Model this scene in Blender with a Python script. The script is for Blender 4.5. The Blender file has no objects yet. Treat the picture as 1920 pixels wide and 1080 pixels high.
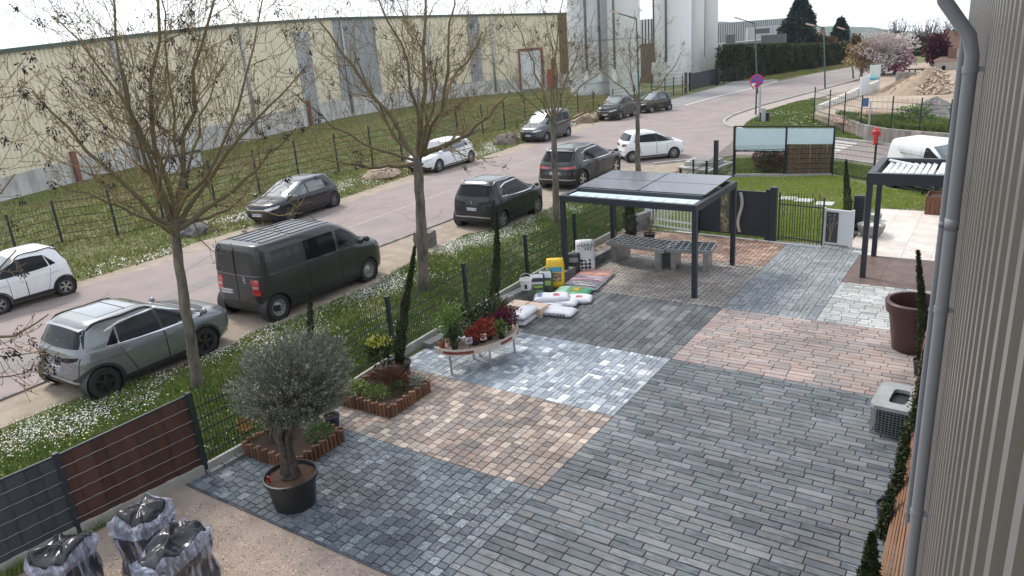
import bpy, bmesh, math, random
import numpy as np
from mathutils import Vector, Matrix
from mathutils.bvhtree import BVHTree
from mathutils import noise as mnoise
random.seed(7); rng = np.random.default_rng(7)
SC = bpy.context.scene
COL = SC.collection
PI = math.pi
# ------------------------------------------------------------ camera
CAM_H = 6.0
FPX = 1376.82                      # focal length in photo pixels (1920 wide)
def _rot(p, r, y):
    cy, sy = math.cos(y), math.sin(y)
    f = np.array([sy*math.cos(p), cy*math.cos(p), -math.sin(p)])
    right = np.array([cy, -sy, 0.]); up = np.cross(right, f)
    cr, sr = math.cos(r), math.sin(r)
    return np.array([cr*right+sr*up, -sr*right+cr*up, f])
RM = _rot(0.32245854, -0.0761487, -0.60705025)
cam_data = bpy.data.cameras.new('camera'); cam = bpy.data.objects.new('camera', cam_data); COL.objects.link(cam)
cam_data.sensor_width = 36.0; cam_data.lens = FPX/1920*36.0
cam_data.clip_start = 0.05; cam_data.clip_end = 6000
m = Matrix.Identity(4)
for i in range(3):
    m[i][0] = RM[0][i]; m[i][1] = RM[1][i]; m[i][2] = -RM[2][i]
m[2][3] = CAM_H
cam.matrix_world = m
SC.camera = cam
# ------------------------------------------------------------ world and sun
SUN_EL, SUN_AZ = math.radians(50), math.radians(288)     # azimuth measured clockwise from +Y
W = bpy.data.worlds.new('World'); SC.world = W; W.use_nodes = True
nt = W.node_tree; nt.nodes.clear()
out = nt.nodes.new('ShaderNodeOutputWorld'); bg = nt.nodes.new('ShaderNodeBackground')
sky = nt.nodes.new('ShaderNodeTexSky'); sky.sky_type = 'NISHITA'; sky.sun_disc = False
sky.sun_elevation = SUN_EL; sky.sun_rotation = SUN_AZ; sky.air_density = 1.0; sky.dust_density = 2.0
tc = nt.nodes.new('ShaderNodeTexCoord')
sep = nt.nodes.new('ShaderNodeSeparateXYZ'); mx = nt.nodes.new('ShaderNodeMath'); mx.operation = 'MAXIMUM'; mx.inputs[1].default_value = 0.02
com = nt.nodes.new('ShaderNodeCombineXYZ')
L = nt.links.new
L(tc.outputs['Generated'], sep.inputs[0]); L(sep.outputs[2], mx.inputs[0])
L(sep.outputs[0], com.inputs[0]); L(sep.outputs[1], com.inputs[1]); L(mx.outputs[0], com.inputs[2])
L(com.outputs[0], sky.inputs[0])
# thin bright cloud cover drawn over the blue sky
mp = nt.nodes.new('ShaderNodeMapping'); mp.inputs['Scale'].default_value = (1.6, 1.6, 5.0)
nz = nt.nodes.new('ShaderNodeTexNoise'); nz.inputs['Scale'].default_value = 2.2; nz.inputs['Detail'].default_value = 8; nz.inputs['Roughness'].default_value = .55
cr = nt.nodes.new('ShaderNodeValToRGB'); cr.color_ramp.elements[0].position = .36; cr.color_ramp.elements[1].position = .62
cr.color_ramp.elements[0].color = (.30, .30, .30, 1); cr.color_ramp.elements[1].color = (.97, .97, .97, 1)
mix = nt.nodes.new('ShaderNodeMix'); mix.data_type = 'RGBA'
L(com.outputs[0], mp.inputs[0]); L(mp.outputs[0], nz.inputs[0]); L(nz.outputs['Fac'], cr.inputs[0])
L(cr.outputs[0], mix.inputs[0]); L(sky.outputs[0], mix.inputs[6]); mix.inputs[7].default_value = (9.4, 9.9, 10.6, 1)
L(mix.outputs[2], bg.inputs[0]); bg.inputs[1].default_value = 0.105; L(bg.outputs[0], out.inputs[0])
sd = bpy.data.lights.new('sun', 'SUN'); sd.energy = 1.9; sd.angle = math.radians(12); sd.color = (1, .95, .88)
sun = bpy.data.objects.new('sun', sd); COL.objects.link(sun)
sdir = Vector((math.sin(SUN_AZ)*math.cos(SUN_EL), math.cos(SUN_AZ)*math.cos(SUN_EL), math.sin(SUN_EL)))
sun.rotation_euler = sdir.to_track_quat('Z', 'Y').to_euler()
sun.location = (0, 0, 60)
vs = SC.view_settings; vs.view_transform = 'Standard'; vs.look = 'None'; vs.exposure = 0.66; vs.gamma = 1; vs.use_curve_mapping = False
SC.render.engine = 'CYCLES'
SC.cycles.use_denoising = True
SC.cycles.max_bounces = 6; SC.cycles.transparent_max_bounces = 12
# ------------------------------------------------------------ measuring: photo pixel (1920x1080) -> place
def ray(u, v): return np.array([(u-960)/FPX, -(v-540)/FPX, 1.]) @ RM
def G(u, v, z=0.0):
    d = ray(u, v); t = (z-CAM_H)/d[2]
    return (float(d[0]*t), float(d[1]*t))
def at(u, v, D):
    d = ray(u, v); t = D/math.hypot(d[0], d[1]); return (float(d[0]*t), float(d[1]*t), float(CAM_H+d[2]*t))
def px(p):
    d = RM @ (np.array(p, float)-[0, 0, CAM_H]); return 960+FPX*d[0]/d[2], 540-FPX*d[1]/d[2]
def ZH(v, b):                      # height above b (x,y) that shows at image row v
    lo, hi = -60., 80.
    for _ in range(50):
        q = (lo+hi)/2
        d = RM @ np.array([b[0], b[1], q-CAM_H])
        if 540-FPX*d[1]/d[2] > v: lo = q
        else: hi = q
    return q
# ------------------------------------------------------------ materials
MATS = {}
def lin(c): return tuple(c)+(1,) if len(c) == 3 else c
def mat(name, col, rough=.6, metal=0, var=0.0, scale=8, bump=0, bscale=60, spec=.5, coat=0, rnd=0.0, col2=None, obj=True, trans=0, alpha=1, streak=None, emit=None):
    """principled material; var = brightness mottling by noise, col2 = second colour it drifts to, rnd = per object/piece brightness change"""
    if name in MATS: return MATS[name]
    m = bpy.data.materials.new(name); m.use_nodes = True; MATS[name] = m
    t = m.node_tree; b = t.nodes['Principled BSDF']; K = t.links.new
    b.inputs['Base Color'].default_value = lin(col); b.inputs['Roughness'].default_value = rough; b.inputs['Metallic'].default_value = metal
    b.inputs['Specular IOR Level'].default_value = spec
    b.inputs['Coat Weight'].default_value = coat; b.inputs['Coat Roughness'].default_value = .05
    b.inputs['Transmission Weight'].default_value = trans; b.inputs['Alpha'].default_value = alpha
    tcn = t.nodes.new('ShaderNodeTexCoord'); vec = tcn.outputs['Object' if obj else 'Generated']
    if streak:
        mpn = t.nodes.new('ShaderNodeMapping'); mpn.inputs['Scale'].default_value = streak; K(vec, mpn.inputs[0]); vec = mpn.outputs[0]
    cur = None
    if var or col2:
        n = t.nodes.new('ShaderNodeTexNoise'); n.inputs['Scale'].default_value = scale; n.inputs['Detail'].default_value = 6; n.inputs['Roughness'].default_value = .62
        K(vec, n.inputs['Vector'])
        mxn = t.nodes.new('ShaderNodeMix'); mxn.data_type = 'RGBA'
        c2 = col2 if col2 else tuple(max(0, c*(1-var)) for c in col[:3])
        c1 = col if col2 else tuple(min(1, c*(1+var)) for c in col[:3])
        mxn.inputs[6].default_value = lin(c1); mxn.inputs[7].default_value = lin(c2)
        r = t.nodes.new('ShaderNodeMapRange'); r.inputs[1].default_value = .35; r.inputs[2].default_value = .65
        K(n.outputs['Fac'], r.inputs[0]); K(r.outputs[0], mxn.inputs[0]); cur = mxn.outputs[2]
    if rnd:
        oi = t.nodes.new('ShaderNodeObjectInfo'); ge = t.nodes.new('ShaderNodeNewGeometry')
        ad = t.nodes.new('ShaderNodeMath'); ad.operation = 'ADD'; K(oi.outputs['Random'], ad.inputs[0]); K(ge.outputs['Random Per Island'], ad.inputs[1])
        fr = t.nodes.new('ShaderNodeMath'); fr.operation = 'FRACT'; K(ad.outputs[0], fr.inputs[0])
        mr = t.nodes.new('ShaderNodeMapRange'); mr.inputs[3].default_value = 1-rnd; mr.inputs[4].default_value = 1+rnd; K(fr.outputs[0], mr.inputs[0])
        vm = t.nodes.new('ShaderNodeVectorMath'); vm.operation = 'SCALE'; K(mr.outputs[0], vm.inputs['Scale'])
        if cur is None: vm.inputs[0].default_value = col[:3]
        else: K(cur, vm.inputs[0])
        cur = vm.outputs[0]
    if cur is not None: K(cur, b.inputs['Base Color'])
    if bump:
        n2 = t.nodes.new('ShaderNodeTexNoise'); n2.inputs['Scale'].default_value = bscale; n2.inputs['Detail'].default_value = 4
        K(vec, n2.inputs['Vector']); bp = t.nodes.new('ShaderNodeBump'); bp.inputs['Strength'].default_value = bump; bp.inputs['Distance'].default_value = .02
        K(n2.outputs['Fac'], bp.inputs['Height']); K(bp.outputs[0], b.inputs['Normal'])
    if emit: b.inputs['Emission Color'].default_value = lin(emit); b.inputs['Emission Strength'].default_value = 1
    return m
def paver_mat(name, cols, grain=(1, 1, 1), gscale=26, rough=.75, grainamt=.5):
    """concrete pavers: each piece takes its own colour from a list, with clouding and grain inside it"""
    m = bpy.data.materials.new(name); m.use_nodes = True
    t = m.node_tree; b = t.nodes['Principled BSDF']; K = t.links.new
    oi = t.nodes.new('ShaderNodeObjectInfo'); ge = t.nodes.new('ShaderNodeNewGeometry')
    ad = t.nodes.new('ShaderNodeMath'); ad.operation = 'ADD'; K(oi.outputs['Random'], ad.inputs[0]); K(ge.outputs['Random Per Island'], ad.inputs[1])
    fr = t.nodes.new('ShaderNodeMath'); fr.operation = 'FRACT'; K(ad.outputs[0], fr.inputs[0])
    tcn = t.nodes.new('ShaderNodeNewGeometry')
    # grain follows world position so that no two pieces repeat
    mpn = t.nodes.new('ShaderNodeMapping'); mpn.inputs['Scale'].default_value = grain; K(tcn.outputs['Position'], mpn.inputs[0])
    n = t.nodes.new('ShaderNodeTexNoise'); n.inputs['Scale'].default_value = gscale; n.inputs['Detail'].default_value = 8; n.inputs['Roughness'].default_value = .76
    # shift the lookup per piece
    sc = t.nodes.new('ShaderNodeVectorMath'); sc.operation = 'ADD'
    ml = t.nodes.new('ShaderNodeMath'); ml.operation = 'MULTIPLY'; ml.inputs[1].default_value = 37; K(fr.outputs[0], ml.inputs[0])
    K(mpn.outputs[0], sc.inputs[0]); K(ml.outputs[0], sc.inputs[1]); K(sc.outputs[0], n.inputs['Vector'])
    r = t.nodes.new('ShaderNodeValToRGB'); r.color_ramp.interpolation = 'LINEAR'
    e = r.color_ramp.elements
    while len(e) > 1: e.remove(e[-1])
    e[0].position = 0; e[0].color = lin(cols[0])
    for i, c in enumerate(cols[1:], 1):
        q = e.new(i/(len(cols)-1)); q.color = lin(c)
    # piece colour + a little of the clouding pushes it along the ramp
    c1 = t.nodes.new('ShaderNodeMath'); c1.operation = 'SUBTRACT'; K(n.outputs['Fac'], c1.inputs[0]); c1.inputs[1].default_value = .5
    c2 = t.nodes.new('ShaderNodeMath'); c2.operation = 'MULTIPLY_ADD'; K(c1.outputs[0], c2.inputs[0]); c2.inputs[1].default_value = grainamt*1.6; K(fr.outputs[0], c2.inputs[2]); c2.use_clamp = True
    K(c2.outputs[0], r.inputs[0])
    mr = t.nodes.new('ShaderNodeMapRange'); mr.inputs[1].default_value = .3; mr.inputs[2].default_value = .7; mr.inputs[3].default_value = 1-grainamt; mr.inputs[4].default_value = 1+grainamt; K(n.outputs['Fac'], mr.inputs[0])
    # broad dirt clouds over the whole yard
    n3 = t.nodes.new('ShaderNodeTexNoise'); n3.inputs['Scale'].default_value = .9; n3.inputs['Detail'].default_value = 5; K(tcn.outputs['Position'], n3.inputs['Vector'])
    m3 = t.nodes.new('ShaderNodeMapRange'); m3.inputs[1].default_value = .3; m3.inputs[2].default_value = .7; m3.inputs[3].default_value = .74; m3.inputs[4].default_value = 1.18; K(n3.outputs['Fac'], m3.inputs[0])
    mm = t.nodes.new('ShaderNodeMath'); mm.operation = 'MULTIPLY'; K(mr.outputs[0], mm.inputs[0]); K(m3.outputs[0], mm.inputs[1])
    vm = t.nodes.new('ShaderNodeVectorMath'); vm.operation = 'SCALE'; K(r.outputs[0], vm.inputs[0]); K(mm.outputs[0], vm.inputs['Scale'])
    K(vm.outputs[0], b.inputs['Base Color']); b.inputs['Roughness'].default_value = rough
    bp = t.nodes.new('ShaderNodeBump'); bp.inputs['Strength'].default_value = .35; bp.inputs['Distance'].default_value = .004
    K(n.outputs['Fac'], bp.inputs['Height']); K(bp.outputs[0], b.inputs['Normal'])
    return m
# ------------------------------------------------------------ mesh building
class MB:
    def __init__(s): s.v = []; s.f = []
    def add(s, vs, fs):
        o = len(s.v); s.v += [tuple(map(float, p)) for p in vs]; s.f += [tuple(i+o for i in f) for f in fs]; return s
    def box(s, x0, y0, z0, x1, y1, z1):
        return s.add([(x0,y0,z0),(x1,y0,z0),(x1,y1,z0),(x0,y1,z0),(x0,y0,z1),(x1,y0,z1),(x1,y1,z1),(x0,y1,z1)],
                     [(3,2,1,0),(4,5,6,7),(0,1,5,4),(1,2,6,5),(2,3,7,6),(3,0,4,7)])
    def bar(s, a, b, w, h=None, up=(0, 0, 1)):     # box from a to b, w wide, h high (centred)
        h = w if h is None else h
        a, b = Vector(a), Vector(b); d = (b-a).normalized(); up = Vector(up)
        if abs(d.dot(up)) > .98: up = Vector((0, 1, 0)) if abs(d.z) > .5 else Vector((0, 0, 1))
        r = d.cross(up).normalized(); u = r.cross(d).normalized()
        vs = []
        for p in (a, b):
            for sx, sz in ((-1,-1),(1,-1),(1,1),(-1,1)): vs.append(p+r*sx*w/2+u*sz*h/2)
        return s.add(vs, [(0,1,2,3),(7,6,5,4),(0,4,5,1),(1,5,6,2),(2,6,7,3),(3,7,4,0)])
    def tube(s, pts, rad, n=8, caps=True):
        pts = [Vector(p) for p in pts]; N = len(pts)
        if not hasattr(rad, '__len__'): rad = [rad]*N
        o = len(s.v); pu = None
        for i, p in enumerate(pts):
            d = (pts[min(i+1, N-1)]-pts[max(i-1, 0)]); d = d.normalized() if d.length > 1e-9 else Vector((0, 0, 1))
            if pu is None:
                a = Vector((1, 0, 0)) if abs(d.x) < .8 else Vector((0, 1, 0)); pu = (a-d*a.dot(d)).normalized()
            else:
                pu = (pu-d*pu.dot(d)); pu = pu.normalized() if pu.length > 1e-6 else d.orthogonal().normalized()
            w = d.cross(pu)
            for k in range(n):
                t = 2*PI*k/n; q = p+(pu*math.cos(t)+w*math.sin(t))*rad[i]; s.v.append((q.x, q.y, q.z))
        for i in range(N-1):
            for k in range(n):
                a = o+i*n+k; b = o+i*n+(k+1) % n; s.f.append((a, b, b+n, a+n))
        if caps:
            s.f.append(tuple(o+k for k in range(n))[::-1]); s.f.append(tuple(o+(N-1)*n+k for k in range(n)))
        return s
    def lathe(s, prof, c=(0, 0, 0), n=32, sx=1, sy=1):   # prof = [(r,z)]
        o = len(s.v)
        for r, z in prof:
            for k in range(n):
                t = 2*PI*k/n; s.v.append((c[0]+r*sx*math.cos(t), c[1]+r*sy*math.sin(t), c[2]+z))
        for i in range(len(prof)-1):
            for k in range(n):
                a = o+i*n+k; b = o+i*n+(k+1) % n; s.f.append((a, b, b+n, a+n))
        return s
    def disc(s, c, r, n=16):
        o = len(s.v); s.v += [(c[0]+r*math.cos(2*PI*k/n), c[1]+r*math.sin(2*PI*k/n), c[2]) for k in range(n)]
        s.f.append(tuple(range(o, o+n))); return s
    def prism(s, poly, z0, z1):                      # poly [(x,y)]
        n = len(poly); ar = sum(poly[i][0]*poly[(i+1) % n][1]-poly[(i+1) % n][0]*poly[i][1] for i in range(n))
        if ar < 0: poly = poly[::-1]
        o = len(s.v)
        s.v += [(float(x), float(y), z0) for x, y in poly]+[(float(x), float(y), z1) for x, y in poly]
        s.f.append(tuple(range(o, o+n))[::-1]); s.f.append(tuple(range(o+n, o+2*n)))
        for i in range(n):
            j = (i+1) % n; s.f.append((o+i, o+j, o+n+j, o+n+i))
        return s
    def sphere(s, c, r, nu=10, nv=7, sc=(1, 1, 1)):
        prof = [(max(1e-4, math.sin(PI*i/nv))*r, -math.cos(PI*i/nv)*r*sc[2]) for i in range(nv+1)]
        return s.lathe(prof, c, nu, sc[0], sc[1])
    def noise(s, amp, scale, start=0):
        for i in range(start, len(s.v)):
            p = Vector(s.v[i]); q = mnoise.noise_vector(p*scale)
            s.v[i] = tuple(p+q*amp)
        return s
INV = {}
def setp(o, label=None, cat=None, group=None, kind=None):
    for k, v in (('label', label), ('category', cat), ('group', group), ('kind', kind)):
        if v: o[k] = v
    return o
def mesh_of(mb, name):
    me = bpy.data.meshes.new(name); me.from_pydata(mb.v, [], mb.f); return me
def obj(name, mb, m, parent=None, smooth=False, label=None, cat=None, group=None, kind=None, local=False, auto=None):
    me = mb if isinstance(mb, bpy.types.Mesh) else mesh_of(mb, name)
    if parent is not None and not local and parent in INV: me.transform(INV[parent])
    if m is not None:
        me.materials.clear(); me.materials.append(m)
    if smooth: me.polygons.foreach_set('use_smooth', [True]*len(me.polygons))
    o = bpy.data.objects.new(name, me); COL.objects.link(o)
    if parent is not None:
        o.parent = parent
        if parent in INV: INV[o] = INV[parent]
    if auto:
        try: me.set_sharp_from_angle(angle=math.radians(auto))
        except Exception: pass
    return setp(o, label, cat, group, kind)
def thing(name, label, cat, loc=(0, 0, 0), rz=0, group=None):
    o = bpy.data.objects.new(name, None); COL.objects.link(o); o.empty_display_size = .2
    loc = tuple(loc)+(0,)*(3-len(loc))
    mw = Matrix.Translation(loc) @ Matrix.Rotation(rz, 4, 'Z'); o.matrix_world = mw
    o.location = loc; o.rotation_euler = (0, 0, rz); INV[o] = mw.inverted()
    return setp(o, label, cat, group)
def part(name, src, parent, loc, rz=0, m=None):      # another object sharing src's mesh
    o = src.copy(); o.name = name; COL.objects.link(o); o.parent = parent
    for k in list(o.keys()):
        if k in ('label', 'category', 'group', 'kind'): del o[k]
    o.location = loc; o.rotation_euler = (0, 0, rz); return o
def dup(o, parent=None):
    c = o.copy(); COL.objects.link(c); c.parent = parent
    for ch in list(o.children): dup(ch, c)
    return c
def structure(name, mb, m, label=None, **k):
    return obj(name, mb, m, kind='structure', label=label, **k)
def sheet(name, uvs, z, m, label=None, world=False):
    pts = [(p if world else G(*p)) for p in uvs]
    n = len(pts); ar = sum(pts[i][0]*pts[(i+1) % n][1]-pts[(i+1) % n][0]*pts[i][1] for i in range(n))
    if ar < 0: pts = pts[::-1]
    mb = MB(); mb.v = [(p[0], p[1], z) for p in pts]; mb.f = [tuple(range(n))]
    return structure(name, mb, m, label)
def inpoly(x, y, poly):
    x = np.asarray(x); y = np.asarray(y); c = np.zeros(x.shape, bool); n = len(poly); j = n-1
    for i in range(n):
        xi, yi = poly[i]; xj, yj = poly[j]
        if yi != yj:
            k = ((yi > y) != (yj > y)) & (x < (xj-xi)*(y-yi)/(yj-yi)+xi); c ^= k
        j = i
    return c
def fastmesh(name, V, F, m, mats=None):              # V (n,3) array, F (k,3 or 4) array
    me = bpy.data.meshes.new(name); V = np.asarray(V, np.float32); F = np.asarray(F, np.int32)
    me.vertices.add(len(V)); me.vertices.foreach_set('co', V.ravel())
    k = F.shape[1]; me.loops.add(F.size); me.loops.foreach_set('vertex_index', F.ravel())
    me.polygons.add(len(F)); me.polygons.foreach_set('loop_start', np.arange(0, F.size, k, dtype=np.int32))
    try: me.polygons.foreach_set('loop_total', np.full(len(F), k, np.int32))
    except Exception: pass
    me.update(calc_edges=True)
    if m: me.materials.append(m)
    return me
# ============================================================ GROUND
M_grass = mat('grass_soil', (.075, .105, .028), .95, var=.4, scale=1.3, col2=(.15, .135, .06), bump=.6, bscale=30)
M_road = mat('road_asphalt', (.29, .235, .22), .9, scale=.7, col2=(.225, .19, .18), bump=.25, bscale=180)
M_sand = mat('sandy_gravel', (.36, .30, .235), .95, scale=2.2, col2=(.255, .205, .16), bump=.6, bscale=90)
M_pave = mat('grey_tarmac', (.25, .24, .235), .9, scale=1.2, col2=(.19, .185, .18), bump=.2, bscale=120)
M_conc = mat('concrete', (.42, .41, .385), .85, scale=3, col2=(.30, .29, .27), bump=.2, bscale=60)
M_concd = mat('weathered_concrete', (.33, .30, .27), .9, scale=1.6, col2=(.14, .125, .115), bump=.3, bscale=40, streak=(1, 1, .25))
M_white_line = mat('road_paint', (.62, .60, .56), .8, scale=6, col2=(.34, .31, .29))
M_field = mat('far_fields', (.09, .12, .05), .95, scale=.02, col2=(.14, .14, .08))
# terrain: level round the place, falling away to a valley beyond 120 m
mb = MB(); R_ = [0, 30, 60, 90, 120, 150, 200, 300, 450, 650, 900, 1300]; NA = 72
mb.v.append((0, 20, 0))
for r in R_[1:]:
    for k in range(NA):
        t = 2*PI*k/NA; x = r*math.cos(t); y = 20+r*math.sin(t); mb.v.append((x, y, -max(0, r-125)*.045))
for k in range(NA): mb.f.append((0, 1+k, 1+(k+1) % NA))
for i in range(len(R_)-2):
    for k in range(NA):
        a = 1+i*NA+k; b = 1+i*NA+(k+1) % NA; mb.f.append((a, a+NA, b+NA, b))
structure('ground', mb, M_grass, 'green grass ground of the industrial estate')
def hill(name, prof, D0, m, base, label):
    mb = MB(); n = len(prof)
    for i, (u, v) in enumerate(prof):
        p = at(u, v, D0)
        f = at(u, v, D0*.72); b = at(u, v, D0*1.25)
        mb.v += [(f[0], f[1], base), (.5*(f[0]+p[0]), .5*(f[1]+p[1]), base+(p[2]-base)*.55+4*math.sin(i*2.1)), p, (b[0], b[1], base)]
    for i in range(n-1):
        for k in range(3):
            a = i*4+k; mb.f.append((a, a+4, a+5, a+1))
    structure(name, mb, m, label, smooth=True)
M_hill = mat('wooded_hill', (.045, .075, .05), .95, scale=.012, col2=(.10, .125, .07))
rp = [(-400, 160), (0, 128), (300, 84), (500, 64), (900, 48), (1100, 42), (1250, 40)]
for i in range(0, 26):
    u = 1300+i*26; v = 39+(u-1340)*.045+(3 if u > 1600 else 0)*((u-1600)/160)+1.6*math.sin(i*.9)+.8*math.sin(i*2.3); rp.append((u, v))
rp += [(2200, 100), (2600, 130)]
hill('hills', rp, 1150, M_hill, -60, 'long low wooded hills on the horizon')
# main road with the junction mouth
road = [(-220, 842), (0, 752), (350, 608), (712, 463), (840, 415), (1010, 343), (1130, 318), (1290, 302), (1375, 292), (1470, 293), (1560, 298), (1624, 306), (1860, 350),
        (1860, 296), (1790, 288), (1700, 277), (1626, 269), (1564, 262), (1500, 257), (1430, 250), (1385, 243), (1360, 236), (1357, 228), (1372, 218), (1430, 198), (1505, 178), (1560, 163), (1600, 152), (1640, 142), (1672, 130), (1690, 118),
        (1640, 118), (1600, 125), (1530, 138), (1458, 153), (1409, 167), (1345, 182), (1283, 199), (1133, 230), (973, 283), (787, 337), (640, 384), (417, 453), (333, 488), (110, 550), (0, 588), (-220, 670)]
sheet('road', road, .012, M_road, 'worn pinkish asphalt road with side turning')
nearsand = [(-220, 842), (0, 752), (350, 608), (712, 463), (840, 415), (1010, 343), (1130, 318), (1290, 302), (1345, 297), (1340, 312), (1290, 330), (1210, 338), (1150, 348), (1085, 362), (1020, 395), (950, 425), (870, 440), (800, 476), (745, 505), (700, 532), (600, 575), (540, 600), (470, 622), (430, 650), (300, 700), (170, 738), (80, 772), (0, 805), (-220, 900)]
sheet('gravel_verge', nearsand, .008, M_sand, 'sandy gravel parking verge on the near side of the road')
farsand = [(-220, 670), (0, 588), (110, 550), (333, 488), (417, 453), (640, 384), (787, 337), (973, 283), (1133, 230), (1210, 212), (1200, 203), (1120, 222), (1000, 262), (900, 296), (780, 325), (700, 352), (640, 372), (473, 424), (353, 460), (320, 477), (150, 528), (0, 570), (-220, 640)]
sheet('gravel_strip', farsand, .008, M_sand, 'sandy gravel strip along the far side of the road')
sheet('pavement', [(1205, 214), (1283, 199), (1409, 167), (1458, 153), (1458, 149), (1395, 147), (1345, 163), (1255, 188), (1180, 204)], .018, M_pave, 'grey tarmac apron before the factory gate')
_a, _b, _c, _d = G(-220, 900), G(-220, 842), G(-220, 670), G(-220, 640)
sheet('road', [_b, _c, (_c[0]+.3, -16), (_b[0]+.6, -16)], .012, M_road, 'near end of the asphalt road', world=True)
sheet('gravel_verge', [_a, _b, (_b[0]+.6, -16), (_a[0]+.6, -16)], .008, M_sand, 'near end of the gravel verge', world=True)
sheet('gravel_strip', [_c, _d, (_d[0]+.3, -16), (_c[0]+.3, -16)], .008, M_sand, 'near end of the far gravel strip', world=True)
# worn joint line in the carriageway, white kerb line
def strip(name, pts, w, z, m, label=None):
    P = [Vector(p) for p in [(*G(*q), 0) for q in pts]]; mb = MB()
    for i, p in enumerate(P):
        d = (P[min(i+1, len(P)-1)]-P[max(i-1, 0)]).normalized(); n = Vector((-d.y, d.x, 0))
        mb.v += [(p.x+n.x*w/2, p.y+n.y*w/2, z), (p.x-n.x*w/2, p.y-n.y*w/2, z)]
    for i in range(len(P)-1): mb.f.append((2*i+1, 2*i+3, 2*i+2, 2*i))
    return structure(name, mb, m, label)
M_patch = mat('tar_patch', (.19, .175, .17), .9, scale=3, col2=(.24, .21, .195), bump=.2, bscale=150)
M_joint = mat('pale_joint', (.36, .32, .30), .9, scale=4, col2=(.27, .225, .21))
strip('road_joint', [(560, 470), (648, 430), (740, 396), (852, 355), (960, 312), (1060, 278)], .16, .017, M_joint, 'pale worn joint along the middle of the road')
strip('road_patch', [(0, 700), (130, 640), (230, 598), (330, 553), (410, 520)], .55, .016, M_patch, 'dark tar repair strip in the near lane')
strip('road_patch', [(1330, 197), (1380, 185)], 1.2, .016, M_patch, 'dark tar repair near the give way sign')
strip('road_patch', [(1560, 138), (1620, 131)], 1.6, .016, M_patch, 'dark tar repair far up the road')
strip('road_patch', [(1420, 165), (1490, 152), (1540, 158)], 1.6, .016, M_patch, 'darker asphalt band crossing the road by the hedge')
sheet('side_street', [(1450, 258), (1565, 263), (1612, 270), (1560, 290), (1450, 288)], .016, mat('side_asphalt', (.235, .205, .19), .9, scale=2, col2=(.20, .175, .165), bump=.2, bscale=150), 'side street carriageway under the zebra crossing')
def kerb(name, pts, w, h, m, label, seg=1.0, z0=-.05):
    """kerb laid stone by stone along the line"""
    P = [Vector((*G(*q), 0)) for q in pts]; root = thing(name, label, None, (P[0].x, P[0].y, 0)); root['kind'] = 'structure'
    L_ = [0]
    for i in range(1, len(P)): L_.append(L_[-1]+(P[i]-P[i-1]).length)
    def pos(s):
        for i in range(1, len(P)):
            if s <= L_[i] or i == len(P)-1:
                t = (s-L_[i-1])/max(1e-6, L_[i]-L_[i-1]); return P[i-1].lerp(P[i], min(1, t))
    n = max(1, int(L_[-1]/seg))
    for i in range(n):
        a = pos(L_[-1]*i/n); b = pos(L_[-1]*(i+1)/n); d = (b-a).normalized()*.008
        mb = MB(); zc = (z0+h)/2; mb.bar((a.x+d.x, a.y+d.y, zc), (b.x-d.x, b.y-d.y, zc), w, h-z0)
        obj('kerb_stone', mb, m, root)
    return root
kerb('kerb', [(-100, 793), (0, 752), (350, 608), (712, 463), (840, 415), (925, 378)], .10, .05, M_concd, 'dark worn kerb between near lane and gravel', 1.0)
kerb('kerb', [(1345, 300), (1280, 303), (1225, 309)], .14, .09, M_conc, 'pale kerb where the side turning leaves the road', 1.0)
kerb('kerb', [(1505, 178), (1430, 198), (1372, 218), (1357, 228), (1360, 236), (1385, 243), (1440, 252)], .16, .12, M_conc, 'curved concrete kerb round the grass corner', 1.0)
kerb('kerb', [(1505, 178), (1560, 163), (1640, 142)], .18, .10, M_conc, 'straight pale kerb up the right side of the road', 1.5)
kerb('kerb', [(1283, 199), (1345, 182), (1409, 167), (1458, 153)], .22, .06, mat('pale_kerb', (.55, .53, .5), .8, var=.15), 'white kerb line before the factory gate', 1.5)
kerb('kerb', [(1560, 299), (1624, 307), (1790, 340)], .14, .10, M_conc, 'kerb on the near side of the side street', 1.0)
kerb('kerb', [(1564, 261), (1626, 268), (1790, 288)], .14, .10, M_conc, 'kerb on the far side of the side street below the wall', 1.0)
M_crack = mat('road_crack', (.05, .045, .042), 1)
random.seed(31)
ck = MB()
for _ in range(26):
    y = random.uniform(4, 60); x = random.uniform(-22.5, -16.8); a = random.choice((PI/2+random.gauss(0, .25), random.gauss(0, .4))); p = Vector((x, y)); L0 = random.uniform(1.2, 4.5)
    while L0 > 0:
        q = p+Vector((math.cos(a), math.sin(a)))*.28; w = random.uniform(.004, .010); d = (q-p).normalized(); nn = Vector((-d.y, d.x))*w
        if not (-22.6 < q.x < -16.6): break
        ck.add([(p.x+nn.x, p.y+nn.y, .0145), (p.x-nn.x, p.y-nn.y, .0145), (q.x-nn.x, q.y-nn.y, .0145), (q.x+nn.x, q.y+nn.y, .0145)], [(0, 1, 2, 3)]); p = q; a += random.gauss(0, .2); L0 -= .28
structure('road_cracks', ck, M_crack, 'thin dark cracks wandering over the old asphalt')
# zebra crossing bars
rt = thing('zebra_crossing', 'white painted bars of a zebra crossing on the side street', 'zebra crossing', (*G(1590, 275), 0))
for (a, b, c, d) in [((1560, 263), (1608, 269), (1604, 272), (1556, 266)), ((1552, 267), (1600, 273), (1595, 276), (1547, 270)), ((1545, 271), (1590, 277), (1584, 280.5), (1538, 274.5)), ((1537, 276), (1580, 281.5), (1574, 285), (1530, 279.5)), ((1528, 281), (1570, 286), (1562, 290), (1520, 285))]:
    mb = MB(); mb.v = [(*G(*q), .022) for q in (d, c, b, a)]; mb.f = [(0, 1, 2, 3)]; obj('stripe', mb, M_white_line, rt)
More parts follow.
